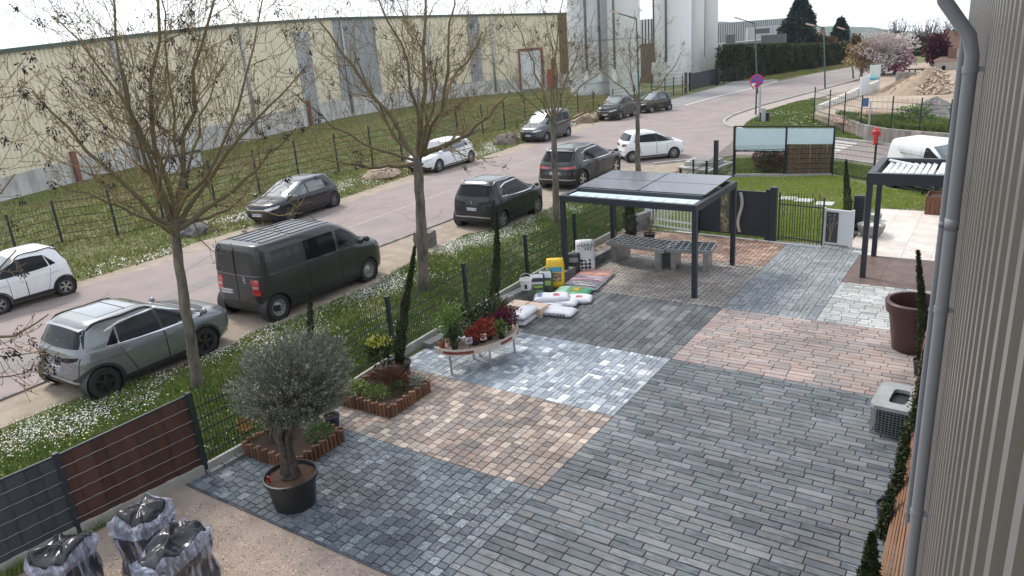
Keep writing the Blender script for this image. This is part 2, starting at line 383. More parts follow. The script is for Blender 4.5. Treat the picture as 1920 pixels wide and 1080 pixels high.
# right hand side: footway, verge, building lot
sheet('footway', [(1363, 237), (1358, 229), (1373, 219), (1431, 199), (1506, 179), (1561, 164), (1641, 143), (1660, 146), (1600, 168), (1530, 185), (1500, 189), (1440, 207), (1398, 232), (1390, 243)], .03, mat('pale_footway', (.37, .31, .275), .9, scale=2, col2=(.29, .25, .225), bump=.3, bscale=80), 'pale gravelled footway round the corner')
sheet('sand_drive', [(1600, 168), (1545, 183), (1560, 188), (1640, 190), (1680, 170), (1660, 150)], .034, M_sand)
LZ = .45
def lot():
    pts = [G(1527, 212, LZ), G(1610, 240, LZ), G(1660, 250, LZ), G(1785, 262, LZ), G(2050, 290, LZ), (30, 60), (30, 105), (-6, 105), G(1700, 122, LZ), G(1640, 145, LZ), G(1600, 165, LZ)]
    mb = MB(); mb.prism(pts, -.1, LZ); structure('lot_ground', mb, mat('lot_earth', (.40, .33, .25), .95, scale=.35, col2=(.27, .20, .15), bump=.6, bscale=30), 'bare sandy earth of the builder\'s lot')
lot()
# ============================================================ YARD PAVING
X0, XA, XS, XR = -9.45, -4.93, -2.95, -.45
YB = [5.08, 7.38, 9.76, 12.25, 15.28, 18.6, 21.05]
M_bed = mat('joint_sand', (.035, .035, .037), .95, var=.2, bump=.3)
def chamfer_brick(lx, ly, h=.05, b=.006):
    mb = MB(); x, y = lx/2, ly/2
    vs = [(-x, -y, 0), (x, -y, 0), (x, y, 0), (-x, y, 0), (-x, -y, h-b), (x, -y, h-b), (x, y, h-b), (-x, y, h-b), (-x+b, -y+b, h), (x-b, -y+b, h), (x-b, y-b, h), (-x+b, y-b, h)]
    fs = [(0, 1, 5, 4), (1, 2, 6, 5), (2, 3, 7, 6), (3, 0, 4, 7), (4, 5, 9, 8), (5, 6, 10, 9), (6, 7, 11, 10), (7, 4, 8, 11), (8, 9, 10, 11)]
    return mb.add(vs, fs)
def iblock(lx, ly, h=.05, b=.028, c=.005):             # interlocking double-T block: wide ends, narrow waist
    x, y = lx/2, ly/2
    P = [(-x, -y-b), (-x*.45, -y-b), (-x*.2, -y+b), (x*.2, -y+b), (x*.45, -y-b), (x, -y-b), (x, y+b), (x*.45, y+b), (x*.2, y-b), (-x*.2, y-b), (-x*.45, y+b), (-x, y+b)]
    mb = MB(); g = .006
    mb.prism([(px_*(1-g/x), py_*(1-g/y)) for px_, py_ in P], 0, h); return mb
YARD_Z = -.028
def lay(name, label, bricks, m, bed, keep=300, shape=chamfer_brick):
    """bricks: list of (cx, cy, lx, ly). the 300 that show largest are parts of their own, the rest one joined part"""
    x0, y0, x1, y1 = bed
    root = thing(name, label, None, ((x0+x1)/2, (y0+y1)/2, 0)); root['kind'] = 'structure'
    b = MB(); b.box(x0, y0, -.2, x1, y1, .006); obj('bedding', b, M_bed, root)
    def sz(q):
        u, v = px((q[0], q[1], 0)); inn = -20 < u < 1760 and v < 1100
        return (0 if inn else 1e4)+math.dist((q[0], q[1], 0), (0, 0, CAM_H))-q[2]*q[3]*4
    order = sorted(bricks, key=sz); near = order[:keep]; rest = order[keep:]
    cache = {}
    for cx, cy, lx, ly in near:
        k = (round(lx, 3), round(ly, 3))
        o = None
        if k not in cache:
            mb = shape(lx, ly); me = mesh_of(mb, 'paver'); me.materials.append(m); cache[k] = me
        o = bpy.data.objects.new('brick', cache[k]); COL.objects.link(o); o.parent = root
        o.location = (cx-root.location.x, cy-root.location.y, YARD_Z+random.uniform(-.003, .004))
        o.rotation_euler = (random.uniform(-.012, .012), random.uniform(-.012, .012), random.uniform(-.009, .009))
    if rest:
        mb = MB()
        for cx, cy, lx, ly in rest:
            s = len(mb.v); q = shape(lx, ly); dz = YARD_Z+random.uniform(-.002, .0025)
            mb.add([(x+cx, y+cy, z+dz) for x, y, z in q.v], q.f)
        obj('brick_field', mb, m, root, kind='stuff')
    return root
def rows(x0, y0, x1, y1, rw, lens, along, g=.008, wts=None, snap=True):
    """random-length pavers in rows; along='x' or 'y' = the direction of the long joints"""
    out_ = []; a0, a1, b0, b1 = (x0, x1, y0, y1) if along == 'x' else (y0, y1, x0, x1)
    n = max(1, round((b1-b0)/rw)); w = (b1-b0)/n
    for i in range(n):
        s = a0; first = True
        while s < a1-1e-3:
            l = random.choices(lens, wts)[0]
            if first: l = l*random.choice((.5, .75, 1)); first = False
            l = round(l/.02)*.02
            if a1-s-l < min(lens)*.45: l = a1-s
            l = min(l, a1-s); ca, cb = s+l/2, b0+(i+.5)*w
            out_.append((ca, cb, l-g, w-g*1.7) if along == 'x' else (cb, ca, w-g*1.1, l-g*1.3)); s += l
    return out_
def mixed(x0, y0, x1, y1, rw):
    o = []; n = round((x1-x0)/rw); w = (x1-x0)/n; g = .007
    for i in range(n):
        s = y0-random.uniform(0, .08); cx = x0+(i+.5)*w
        s = y0
        while s < y1-1e-3:
            k = random.random(); l = random.choice((.10, .16, .16, .24)) if k < .55 else (.08 if k < .7 else random.choice((.16, .22)))
            if y1-s-l < .06: l = y1-s
            if k < .7: o.append((cx, s+l/2, w-g, l-g))
            else: o.append((cx-w/4, s+l/2, w/2-g, l-g)); o.append((cx+w/4, s+l/2, w/2-g, l-g))
            s += l
    return o
GREY = [(.068, .083, .100), (.105, .125, .142), (.145, .168, .185), (.08, .096, .112), (.185, .21, .228), (.12, .14, .155), (.24, .27, .29)]
M1 = paver_mat('paver_slate', GREY)
M2 = paver_mat('paver_autumn', [(.20, .16, .145), (.36, .29, .24), (.14, .125, .12), (.42, .345, .285), (.26, .215, .19), (.18, .165, .16), (.52, .44, .37), (.30, .215, .17), (.22, .195, .19)], grainamt=.22)
M3 = paver_mat('paver_pearl', [(.17, .20, .235), (.30, .34, .38), (.235, .265, .305), (.46, .50, .54), (.22, .25, .29), (.34, .375, .41), (.72, .75, .78), (.27, .305, .34), (.38, .42, .46), (.25, .285, .32)], grainamt=.22)
M4 = paver_mat('plank_dark', [(.062, .068, .075), (.12, .13, .137), (.08, .088, .094), (.175, .185, .19), (.10, .109, .115)], grain=(3, .5, 1), gscale=14)
M5 = paver_mat('plank_anthracite', [(.066, .077, .090), (.122, .137, .152), (.090, .102, .116), (.164, .180, .192), (.104, .118, .132), (.195, .206, .214), (.126, .139, .150), (.152, .149, .150)], grain=(.45, 3.2, 1), gscale=13, grainamt=.42)
M6 = paver_mat('plank_salmon', [(.29, .215, .190), (.36, .28, .25), (.22, .195, .19), (.32, .245, .22), (.27, .24, .23), (.38, .31, .275), (.235, .22, .22)], grain=(.45, 3, 1), gscale=13, grainamt=.22)
M7 = paver_mat('paver_taupe', [(.25, .225, .20), (.33, .30, .265), (.205, .19, .18), (.29, .26, .225), (.37, .33, .285), (.235, .22, .215)])
M8 = paver_mat('paver_terracotta', [(.33, .205, .15), (.17, .105, .08), (.40, .27, .20), (.24, .15, .115), (.45, .31, .24), (.14, .10, .085)])
M9 = paver_mat('paver_bluegrey', [(.16, .18, .195), (.24, .26, .275), (.19, .21, .225), (.285, .30, .31), (.215, .235, .25)])
M10 = paver_mat('plank_silver', [(.36, .37, .36), (.45, .455, .44), (.26, .275, .28), (.40, .405, .39), (.50, .50, .48), (.32, .33, .33)], grain=(.45, 3, 1), gscale=13, grainamt=.22)
SM, SW = [.10, .14, .18, .22], [1, 4, 4, 1]
b1 = rows(X0-.35, YB[0], XA, YB[1], .148, SM, 'y', wts=SW)
lay('paved_area', 'slate grey small cobble paving in the near left of the yard', b1, M1, (X0-.35, YB[0], XA, YB[1]))
lay('paved_area', 'brown and cream mixed cobble paving beside the planters', rows(X0-.2, YB[1], XA, YB[2], .148, SM, 'y', wts=SW), M2, (X0-.2, YB[1], XA, YB[2]))
lay('paved_area', 'white and pale blue grey cobble paving below the curved table', mixed(X0-.3, YB[2], XA, YB[3], .165), M3, (X0-.3, YB[2], XA, YB[3]))
lay('paved_area', 'dark plank paving beside the stacked soil sacks', rows(X0, YB[3], XA, YB[4], .18, [.28, .36, .44], 'y'), M4, (X0, YB[3], XA, YB[4]))
lay('paved_area', 'large anthracite plank paving filling the near right of the yard', rows(XA, 3.2, XR, YB[3], .128, [.30, .38, .46], 'x', wts=[2, 3, 2]), M5, (XA, 3.2, XR, YB[3]))
lay('paved_area', 'salmon and grey plank paving beside the big brown pot', rows(XA, YB[3], XR, YB[4], .135, [.30, .38, .46], 'x', wts=[2, 3, 2]), M6, (XA, YB[3], XR, YB[4]))
def ib(x0, y0, x1, y1, lx, ly):
    o = []; nx = round((x1-x0)/lx); ny = round((y1-y0)/ly); wx = (x1-x0)/nx; wy = (y1-y0)/ny
    for j in range(ny):
        for i in range(nx):
            cx = x0+(i+.5)*wx+(wx/2 if j % 2 else 0)
            if cx+wx/2 > x1+1e-6: cx = x1-wx/4; o.append((cx, y0+(j+.5)*wy, wx/2-.004, wy-.012)); continue
            o.append((cx, y0+(j+.5)*wy, wx-.004, wy-.012))
        if j % 2: o.append((x0+wx/4, y0+(j+.5)*wy, wx/2-.004, wy-.012))
    return o
lay('paved_area', 'taupe interlocking block paving under the pergola', ib(X0+.1, YB[4], XA, YB[5], .24, .19), M7, (X0+.1, YB[4], XA, YB[5]), shape=iblock)
lay('paved_area', 'terracotta double T block paving before the grey gate', ib(X0-.5, YB[5], XA, YB[6], .24, .19), M8, (X0-.5, YB[5], XA, YB[6]), shape=iblock)
lay('paved_area', 'blue grey mixed size paving strip leading to the white planter', mixed(XA, YB[4], XS, YB[6]+.05, .2), M9, (XA, YB[4], XS, YB[6]+.05))
lay('paved_area', 'pale silver plank paving behind the brown pot', rows(XS, YB[4], XR, 18.0, .14, [.22, .30, .36], 'x'), M10, (XS, YB[4], XR, 18.0))
# porcelain slabs
def slabs(name, label, x0, y0, x1, y1, nx, ny, m, z=.0, g=.006):
    z = .02
    root = thing(name, label, None, ((x0+x1)/2, (y0+y1)/2, 0)); root['kind'] = 'structure'
    b = MB(); b.box(x0, y0, -.2, x1, y1, z-.01); obj('bedding', b, mat('grout', (.35, .33, .3), .9), root)
    for i in range(nx):
        for j in range(ny):
            q = MB(); q.box(x0+(x1-x0)*i/nx+g/2, y0+(y1-y0)*j/ny+g/2, z-.02, x0+(x1-x0)*(i+1)/nx-g/2, y0+(y1-y0)*(j+1)/ny-g/2, z+random.uniform(0, .0015)); obj('tile', q, m, root)
slabs('tiled_area', 'rust brown porcelain slabs under the small pergola', XS, 18.0, XR-.2, 20.4, 3, 3, mat('rust_slab', (.17, .105, .08), .55, scale=3, col2=(.105, .07, .06), rnd=.12), 0)
slabs('tiled_area', 'cream white porcelain slabs of the far terrace', -3.35, 20.45, XR-.2, 25.9, 4, 7, mat('cream_slab', (.66, .60, .54), .5, scale=2.2, col2=(.53, .46, .40), rnd=.06), .0)
slabs('tiled_area', 'small dark slab strip beside the white planter', -3.35-.62, 21.15, -3.35-.01, 23.6, 1, 3, mat('dark_slab', (.11, .09, .085), .6, var=.2, rnd=.1), .0)
# near gravel area left
sheet('gravel_yard', [(-9.95, -2.5), (-9.95, 5.07), (-.4, 5.07), (-.4, -2.5)], .004, mat('pink_gravel', (.60, .48, .40), .95, scale=2.0, col2=(.42, .33, .27), bump=1, bscale=220), 'pinkish fine gravel in the near corner', world=True)
# loose stones on that gravel
V = []; F = []
base_ = np.array([(1, 0, 0), (-1, 0, 0), (0, 1, 0), (0, -1, 0), (0, 0, 1)], float); tri = np.array([(0, 2, 4), (2, 1, 4), (1, 3, 4), (3, 0, 4)])
n = 42000
P = np.c_[rng.uniform(-9.2, -3.0, n), 5.05-rng.uniform(0, 1, n)**.8*5.2, np.full(n, .004)]
S = rng.uniform(.006, .015, (n, 1, 1))*np.array([1, .8, .8]); th = rng.uniform(0, PI, n)
B = base_[None]*S; c, s_ = np.cos(th), np.sin(th)
B = np.stack([B[..., 0]*c[:, None]-B[..., 1]*s_[:, None], B[..., 0]*s_[:, None]+B[..., 1]*c[:, None], B[..., 2]], -1)+P[:, None]
F = tri[None]+(np.arange(n)*5)[:, None, None]
obj('gravel', fastmesh('gravel', B.reshape(-1, 3), F.reshape(-1, 3), None), mat('gravel_stones', (.44, .35, .29), .9, rnd=.8), kind='stuff', label='loose pinkish stones lying over the near corner gravel')
# ============================================================ VEHICLES
def text_mesh(s, size, depth=.001):
    cu = bpy.data.curves.new('lettering', 'FONT'); cu.body = s; cu.size = size; cu.extrude = depth; cu.align_x = 'CENTER'; cu.align_y = 'CENTER'; cu.resolution_u = 2
    o = bpy.data.objects.new('lettering', cu); COL.objects.link(o)
    dg = bpy.context.evaluated_depsgraph_get(); me = bpy.data.meshes.new_from_object(o.evaluated_get(dg))
    bpy.data.objects.remove(o); bpy.data.curves.remove(cu); return me
def frame_mat(c, right, up):
    r = Vector(right).normalized(); u = Vector(up).normalized(); n = r.cross(u)
    M = Matrix.Identity(4)
    for i in range(3): M[i][0] = r[i]; M[i][1] = u[i]; M[i][2] = n[i]; M[i][3] = c[i]
    return M
def letter(name, s, size, c, right, up, m, parent, local=False, depth=.001, sx=1):
    me = text_mesh(s, size, depth); me.transform(frame_mat(c, right, up) @ Matrix.Diagonal((sx, 1, 1, 1)))
    return obj(name, me, m, parent, local=local)
def paint(name, c, met=.5, rough=.32): return mat('car_paint_'+name, c, rough, met, coat=.55, spec=.4, var=.04, scale=3)
M_glass = mat('car_glass', (.006, .007, .009), .10, 0, spec=.25, coat=0)
M_screen = mat('windscreen_glass', (.10, .125, .13), .07, .25, spec=1, coat=1)
M_rubber = mat('tyre_rubber', (.022, .022, .023), .85, var=.2)
M_plastic = mat('black_plastic', (.028, .028, .03), .6)
M_chrome = mat('chrome', (.72, .73, .75), .18, 1)
M_alu = mat('alloy', (.46, .47, .48), .32, .8)
M_red = mat('tail_lamp_red', (.42, .018, .018), .15, spec=.8, coat=1)
M_redd = mat('tail_lamp_dark', (.09, .012, .016), .12, spec=.8, coat=1)
M_lamp = mat('head_lamp', (.42, .45, .48), .1, .4, spec=1, coat=1)
M_plate = mat('plate_white', (.68, .69, .68), .45)
M_plateblue = mat('plate_blue', (.03, .08, .35), .4)
M_seam = mat('panel_gap', (.006, .006, .007), .8)
M_dark = mat('plate_lettering', (.02, .02, .025), .6)
T_SUV = [(.22,.20,-.28,.86),(.30,.07,-.13,.905),(.45,.0,-.02,.93),(.60,.0,0,.935),(.75,.02,-.02,.93),(.85,.03,-.06,.925),(.93,.05,-.16,.912),(1.0,.07,-.42,.897),(1.05,.09,-.78,.88),(1.09,.12,-1.14,.862),
         (1.18,.17,-1.31,.835),(1.30,.26,-1.60,.78),(1.42,.35,-1.90,.725),(1.51,.44,-2.12,.67),(1.57,.55,-2.32,.61),(1.605,.68,-2.45,.52),(1.62,1.05,-2.8,.32)]
T_HATCH = [(.20,.20,-.30,.86),(.28,.07,-.13,.905),(.42,.0,-.02,.93),(.58,.0,0,.935),(.70,.02,-.03,.93),(.79,.03,-.09,.925),(.86,.05,-.22,.912),(.92,.07,-.48,.897),(.965,.09,-.80,.88),(1.00,.13,-1.12,.862),
         (1.09,.22,-1.33,.835),(1.20,.33,-1.60,.795),(1.31,.43,-1.88,.75),(1.40,.52,-2.12,.70),(1.46,.64,-2.35,.64),(1.485,.85,-2.6,.52),(1.50,1.2,-2.9,.32)]
T_VAN = [(.22,.14,-.2,.88),(.32,.04,-.06,.94),(.5,.0,0,.96),(.8,.0,-.02,.96),(.95,.01,-.08,.955),(1.05,.015,-.25,.945),(1.15,.02,-.58,.93),(1.22,.025,-.86,.915),
         (1.35,.035,-1.03,.898),(1.55,.05,-1.33,.868),(1.72,.07,-1.62,.835),(1.82,.10,-1.84,.79),(1.87,.15,-2.02,.715),(1.893,.32,-2.28,.52),(1.90,.8,-2.7,.3)]
T_CAD = [(.20,.14,-.22,.87),(.30,.04,-.08,.915),(.45,.0,0,.93),(.65,.0,-.01,.93),(.80,.01,-.07,.925),(.92,.02,-.25,.915),(1.02,.03,-.62,.90),(1.08,.04,-.95,.885),
         (1.2,.05,-1.14,.865),(1.4,.08,-1.46,.83),(1.58,.11,-1.78,.79),(1.70,.15,-2.02,.74),(1.77,.22,-2.22,.66),(1.80,.42,-2.5,.5),(1.82,.85,-2.9,.3)]
TYPES = {  # table, L, W(half scale), H, wb, rear overhang, wheel radius, power of plan curve
 'suv': (T_SUV, 4.5, 1.62), 'hatch': (T_HATCH, 4.5, 1.50), 'van': (T_VAN, 4.96, 1.90), 'cad': (T_CAD, 4.5, 1.82)}
class Car:
    def __init__(s, name, label, cat, typ, pnt, A, B, wb, L=4.4, H=1.6, Wd=1.86, ro=.85, rr=.34, side=1, group=None, zscale=1, wscale=1, opts=()):
        """A, B = photo pixels where the rear and front wheel on the seen side touch the ground; side=+1 sees its right side"""
        s.tab, L0, H0 = TYPES[typ]; s.typ = typ
        a, b = Vector(G(*A)), Vector(G(*B)); d = (b-a); k = d.length/wb; d.normalize()
        left = Vector((-d.y, d.x)); s.k = k
        s.ro = ro*k*.66; s.L = (L-ro)*k+s.ro; s.H, s.W = H*zscale, Wd*wscale; s.rr = rr*min(1.05, .35+.65*k); s.wb = wb*k
        s.sx, s.sz, s.sw = s.L/L0, s.H/H0, (s.W/2)/max(r[3] for r in s.tab)
        s.paint = pnt; s.opts = opts; s.side = side
        tw = s.W/2*.95-.06
        c = a-left*(-tw*side) if side == 1 else a-left*tw
        # local x=0 at the rear bumper
        o = c-d*s.ro
        s.rz = math.atan2(d.y, d.x)
        s.root = thing(name, label, cat, (o.x, o.y, 0), s.rz, group)
        s.build()
    def rows(s):
        t = s.tab; out_ = []
        for i in range(len(t)-1):
            p = [t[max(0, i-1)], t[i], t[i+1], t[min(len(t)-1, i+2)]]
            for q in range(4):
                u = q/4; r = []
                for c in range(4):
                    a, b, c2, d = p[0][c], p[1][c], p[2][c], p[3][c]
                    # monotone-ish hermite
                    m1 = (c2-a)/2; m2 = (d-b)/2; dl = c2-b
                    if m1*dl <= 0: m1 = 0
                    if m2*dl <= 0: m2 = 0
                    m1 = max(-3*abs(dl), min(3*abs(dl), m1)); m2 = max(-3*abs(dl), min(3*abs(dl), m2))
                    r.append((2*u**3-3*u**2+1)*b+(u**3-2*u**2+u)*m1+(-2*u**3+3*u**2)*c2+(u**3-u**2)*m2)
                out_.append(r)
        out_.append(list(t[-1])); return out_
    def xr(s, z): return s._ip(z, 1)
    def xf(s, z): return s._ip(z, 2)
    def _ip(s, z, c):
        t = s.tab; z = z/s.sz
        for i in range(len(t)-1):
            if z <= t[i+1][0]:
                u = max(0, (z-t[i][0])/(t[i+1][0]-t[i][0])); v = t[i][c]+(t[i+1][c]-t[i][c])*u
                return (v*s.sx) if c == 1 else (s.L+v*s.sx)
        return t[-1][c]*s.sx if c == 1 else s.L+t[-1][c]*s.sx
    def body(s):
        N = 88; rings = []
        nf, nr = (4.6, 6.0) if s.typ in ('suv', 'hatch') else (5.0, 9)
        for z, a, b, w in s.rows():
            x0, x1, w, zz = a*s.sx, s.L+b*s.sx, w*s.sw, z*s.sz
            up = max(0, min(1, (z-.95)/.5)); cx = x0+(x1-x0)*.46
            pts = []
            for k in range(400):
                t = 2*PI*k/400; c, sn = math.cos(t), math.sin(t)
                n = nf+(1.2 if up else 0)*up if c > 0 else nr
                hx = (x1-cx) if c > 0 else (cx-x0)
                pts.append((cx+hx*math.copysign(abs(c)**(2/n), c), w*math.copysign(abs(sn)**(2/n), sn)))
            P = np.array(pts+[pts[0]]); sl = np.r_[0, np.cumsum(np.hypot(*np.diff(P, axis=0).T))]; q = np.linspace(0, sl[-1], N+1)[:-1]
            X = np.interp(q, sl, P[:, 0]); Y = np.interp(q, sl, P[:, 1]); rings.append([(x, y, zz) for x, y in zip(X, Y)])
        mb = MB(); mb.v = [p for r in rings for p in r]; R = len(rings)
        for i in range(R-1):
            for k in range(N):
                a = i*N+k; b = i*N+(k+1) % N; mb.f.append((a, b, b+N, a+N))
        mb.f.append(tuple(range(N))[::-1])
        top = (R-1)*N; zt = rings[-1][0][2]; cx = sum(p[0] for p in rings[-1])/N
        mb.v.append((cx, 0, zt+.004)); ci = len(mb.v)-1
        for k in range(N): mb.f.append((top+k, top+(k+1) % N, ci))
        return mb
    def hit(s, o, d):
        loc, n, i, dist = s.bvh.ray_cast(Vector(o), Vector(d).normalized()); return (loc, n) if loc else (None, None)
    def patch(s, name, lo, hi, mode, m, off=.004, nu=12, nv=5, parent=None, skirt=.012, cx=None):
        """panel whose lower and upper outlines lo, hi are laid on the body. mode: 'R','L' sides in (x,z); 'F','B' ends in (y,z); 'T' top in (x,y); 'WB','WF' wrapped corner in (angle,z)"""
        def samp(pl, t):
            n = len(pl)-1; i = min(int(t*n), n-1); u = t*n-i
            return pl[i][0]+(pl[i+1][0]-pl[i][0])*u, pl[i][1]+(pl[i+1][1]-pl[i][1])*u
        V = []; ok = True
        for j in range(nv+1):
            for i in range(nu+1):
                a = samp(lo, i/nu); b = samp(hi, i/nu); t = j/nv; p, q = a[0]+(b[0]-a[0])*t, a[1]+(b[1]-a[1])*t
                if mode in 'RL': sg = -1 if mode == 'R' else 1; o, d = (p, sg*4, q), (0, -sg, 0)
                elif mode == 'F': o, d = (s.L+3, p, q), (-1, 0, 0)
                elif mode == 'B': o, d = (-3, p, q), (1, 0, 0)
                elif mode == 'T': o, d = (p, q, s.H+2), (0, 0, -1)
                else:
                    x0 = (s.L*.2 if mode == 'WB' else s.L*.78) if cx is None else cx
                    an = math.radians(p); dx, dy = math.cos(an), math.sin(an); o, d = (x0+dx*5, dy*5, q), (-dx, -dy, 0)
                l, n = s.hit(o, d)
                if l is None:
                    if V: V.append((V[-1][0], V[-1][1]))
                    else: V.append((Vector((o[0]+d[0]*3, o[1]+d[1]*3, o[2]+d[2]*3)), -Vector(d)))
                else: V.append((l, n))
        mb = MB(); mb.v = [tuple(l+n*off) for l, n in V]; W1 = nu+1
        flip = None
        for j in range(nv):
            for i in range(nu): mb.f.append((j*W1+i, j*W1+i+1, (j+1)*W1+i+1, (j+1)*W1+i))
        a, b, c = (Vector(mb.v[k]) for k in (0, nu, nv*W1)); nn = (b-a).cross(c-a)
        if nn.dot(V[len(V)//2][1]) < 0: mb.f = [f[::-1] for f in mb.f]; flip = True
        # rim going back into the body gives the panel its thickness
        rim = [i for i in range(nu+1)]+[j*W1+nu for j in range(1, nv+1)]+[nv*W1+i for i in range(nu-1, -1, -1)]+[j*W1 for j in range(nv-1, 0, -1)]
        o = len(mb.v); mb.v += [tuple(V[k][0]-V[k][1]*skirt) for k in rim]; n = len(rim)
        for k in range(n):
            f = (rim[k], o+k, o+(k+1) % n, rim[(k+1) % n]); mb.f.append(f if not flip else f[::-1])
        return obj(name, mb, m, parent or s.root, local=True, smooth=True, auto=40)
    def wheel(s, x, sg):
        rr = s.rr; w = .115; y = sg*(s.W/2*.95-w)
        tyre = MB(); prof = [(rr*.62, -w), (rr*.90, -w*1.02), (rr*.975, -w*.82), (rr, -w*.5), (rr, w*.5), (rr*.975, w*.82), (rr*.90, w*1.02), (rr*.62, w), (rr*.62, -w)]
        tyre.lathe([(r, z) for r, z in prof], n=36); R = Matrix.Rotation(-sg*PI/2, 4, 'X')
        me = mesh_of(tyre, 'tyre'); me.transform(R)
        o = obj('wheel', me, M_rubber, s.root, local=True, smooth=True, auto=40); o.location = (x, y, rr)
        rim = MB(); ri = rr*.63; z1 = w*.72
        rim.lathe([(ri*1.03, -w*.8), (ri*1.03, w*.96), (ri*.93, w*.98), (ri*.90, w*.55), (ri*.9, -w*.2)], n=30)
        b = MB(); b.disc((0, 0, w*.25), ri*.95, 24); me = mesh_of(b, 'disc'); me.transform(R)
        style = s.opts.get('rim', 'alloy'); mr = s.opts.get('rimmat', M_alu)
        q = obj('brake_disc', me, M_plastic if style != 'steel' else mr, o, local=True)
        ns = {'alloy': 5, 'multi': 10, 'steel': 0}[style]
        for k in range(ns):
            t = 2*PI*k/ns; c, sn = math.cos(t), math.sin(t)
            if style == 'alloy':
                for dt in (-.17, .17):
                    rim.bar((ri*.12*c, ri*.12*sn, z1*1.05), (ri*.95*math.cos(t+dt), ri*.95*math.sin(t+dt), z1*1.0), ri*.15, .03, up=(0, 0, 1))
            else: rim.bar((ri*.1*c, ri*.1*sn, z1), (ri*.95*c, ri*.95*sn, z1), ri*.12, .03, up=(0, 0, 1))
        if style == 'steel':
            for k in range(12):
                t = 2*PI*k/12; rim.bar((ri*.62*math.cos(t), ri*.62*math.sin(t), w*.5), (ri*.9*math.cos(t), ri*.9*math.sin(t), w*.6), ri*.24, .03)
            rim.lathe([(.001, w*.85), (ri*.35, w*.8), (ri*.6, w*.5)], n=20)
        rim.lathe([(.001, z1*1.25), (ri*.15, z1*1.2), (ri*.2, z1)], n=14)
        me = mesh_of(rim, 'rim'); me.transform(R); obj('rim', me, mr, o, local=True, auto=30)
        ar = MB(); a_in, a_out = rr*1.13, rr*1.13
        # black liner inside the arch
        ar.lathe([(rr*1.12, -w*1.6), (rr*1.12, w*.9)], n=28); me = mesh_of(ar, 'liner'); me.transform(R); l = obj('wheel_liner', me, M_plastic, o, local=True)
    def build(s):
        mb = s.body(); L_, H, k = s.L, s.H, s.k
        me = mesh_of(mb, 'body'); bmx = bmesh.new(); bmx.from_mesh(me); s.bvh = BVHTree.FromBMesh(bmx); bmx.free()
        body = obj('body', me, s.paint, s.root, local=True)
        # wheel arches cut out of the shell
        xw = (s.ro, s.ro+s.wb); cut = MB()
        for x in xw:
            for sg in (-1, 1):
                c = MB(); c.lathe([(.0001, -.16), (s.rr*1.13, -.16), (s.rr*1.13, .5), (.0001, .5)], n=32)
                R = Matrix.Translation((x, sg*(s.W/2-.12), s.rr*.98)) @ Matrix.Rotation(-sg*PI/2, 4, 'X')
                cut.add([tuple(R @ Vector(v)) for v in c.v], c.f)
        co = obj('cutter', cut, None, s.root, local=True)
        bm_ = body.modifiers.new('arch', 'BOOLEAN'); bm_.object = co; bm_.operation = 'DIFFERENCE'; bm_.solver = 'FAST'
        dg = bpy.context.evaluated_depsgraph_get(); dg.update(); nm = bpy.data.meshes.new_from_object(body.evaluated_get(dg))
        body.modifiers.clear(); bpy.data.objects.remove(co)
        if len(nm.polygons) > 500: body.data = nm
        nm = body.data; nm.materials.clear(); nm.materials.append(s.paint)
        nm.polygons.foreach_set('use_smooth', [True]*len(nm.polygons)); nm.set_sharp_from_angle(angle=math.radians(42))
        for x in xw:
            for sg in (-1, 1): s.wheel(x, sg)
        z = lambda a: a*s.sz; X = lambda a: a*s.sx; van = s.typ in ('van',); cad = s.typ == 'cad'; h = s.typ == 'hatch'
        O = s.opts; clad = O.get('clad')
        sides = ('R', 'L')
        arch = s.rr*1.15
        # sill cladding, arch trim
        for m_ in sides:
            x0, x1 = s.ro+arch, s.ro+s.wb-arch
            s.patch('sill', [(x0, z(.235)), (x1, z(.235))], [(x0, z(.36 if clad else .29)), (x1, z(.36 if clad else .29))], m_, M_plastic, .008)
            if clad:
                sg = -1 if m_ == 'R' else 1
                for x in xw:
                    t = []
                    for q in range(0, 17):
                        an = math.radians(-14+208*q/16); t.append((x+math.cos(an), math.sin(an)))
                    lo = [(x+arch*.985*math.cos(math.radians(-8+196*q/16)), s.rr+arch*.985*math.sin(math.radians(-8+196*q/16))) for q in range(17)]
                    hi = [(x+arch*1.11*math.cos(math.radians(-8+196*q/16)), s.rr+arch*1.11*math.sin(math.radians(-8+196*q/16))) for q in range(17)]
                    s.patch('arch_trim', lo, hi, m_, M_plastic, .012, nu=32, nv=2)
        # belt and roof heights
        if s.typ == 'suv': zb, zt, zr = 1.035, 1.455, 1.10
        elif h: zb, zt, zr = .955, 1.345, 1.02
        elif van: zb, zt, zr = 1.16, 1.66, 1.2
        else: zb, zt, zr = 1.08, 1.60, 1.12
        zb, zt, zr = z(zb), z(zt), z(zr)
        xB = O.get('xB', .50)*L_; xC = O.get('xC', .235)*L_
        xa = lambda q: s.xf(q)-X(.13)
        fw_lo = [(xB+.03, zb), (xB+(xa(zb)-xB)*.5, zb-.01), (xa(zb)-X(.10), zb), (xa(zb+z(.03))-X(.02), zb+z(.02))]
        fw_hi = [(xB+.03, zt), (xB+(xa(zt)-X(.05)-xB)*.5, zt+z(.01)), (xa(zt)-X(.10), zt-z(.01)), (xa(zb+z(.06)), zb+z(.05))]
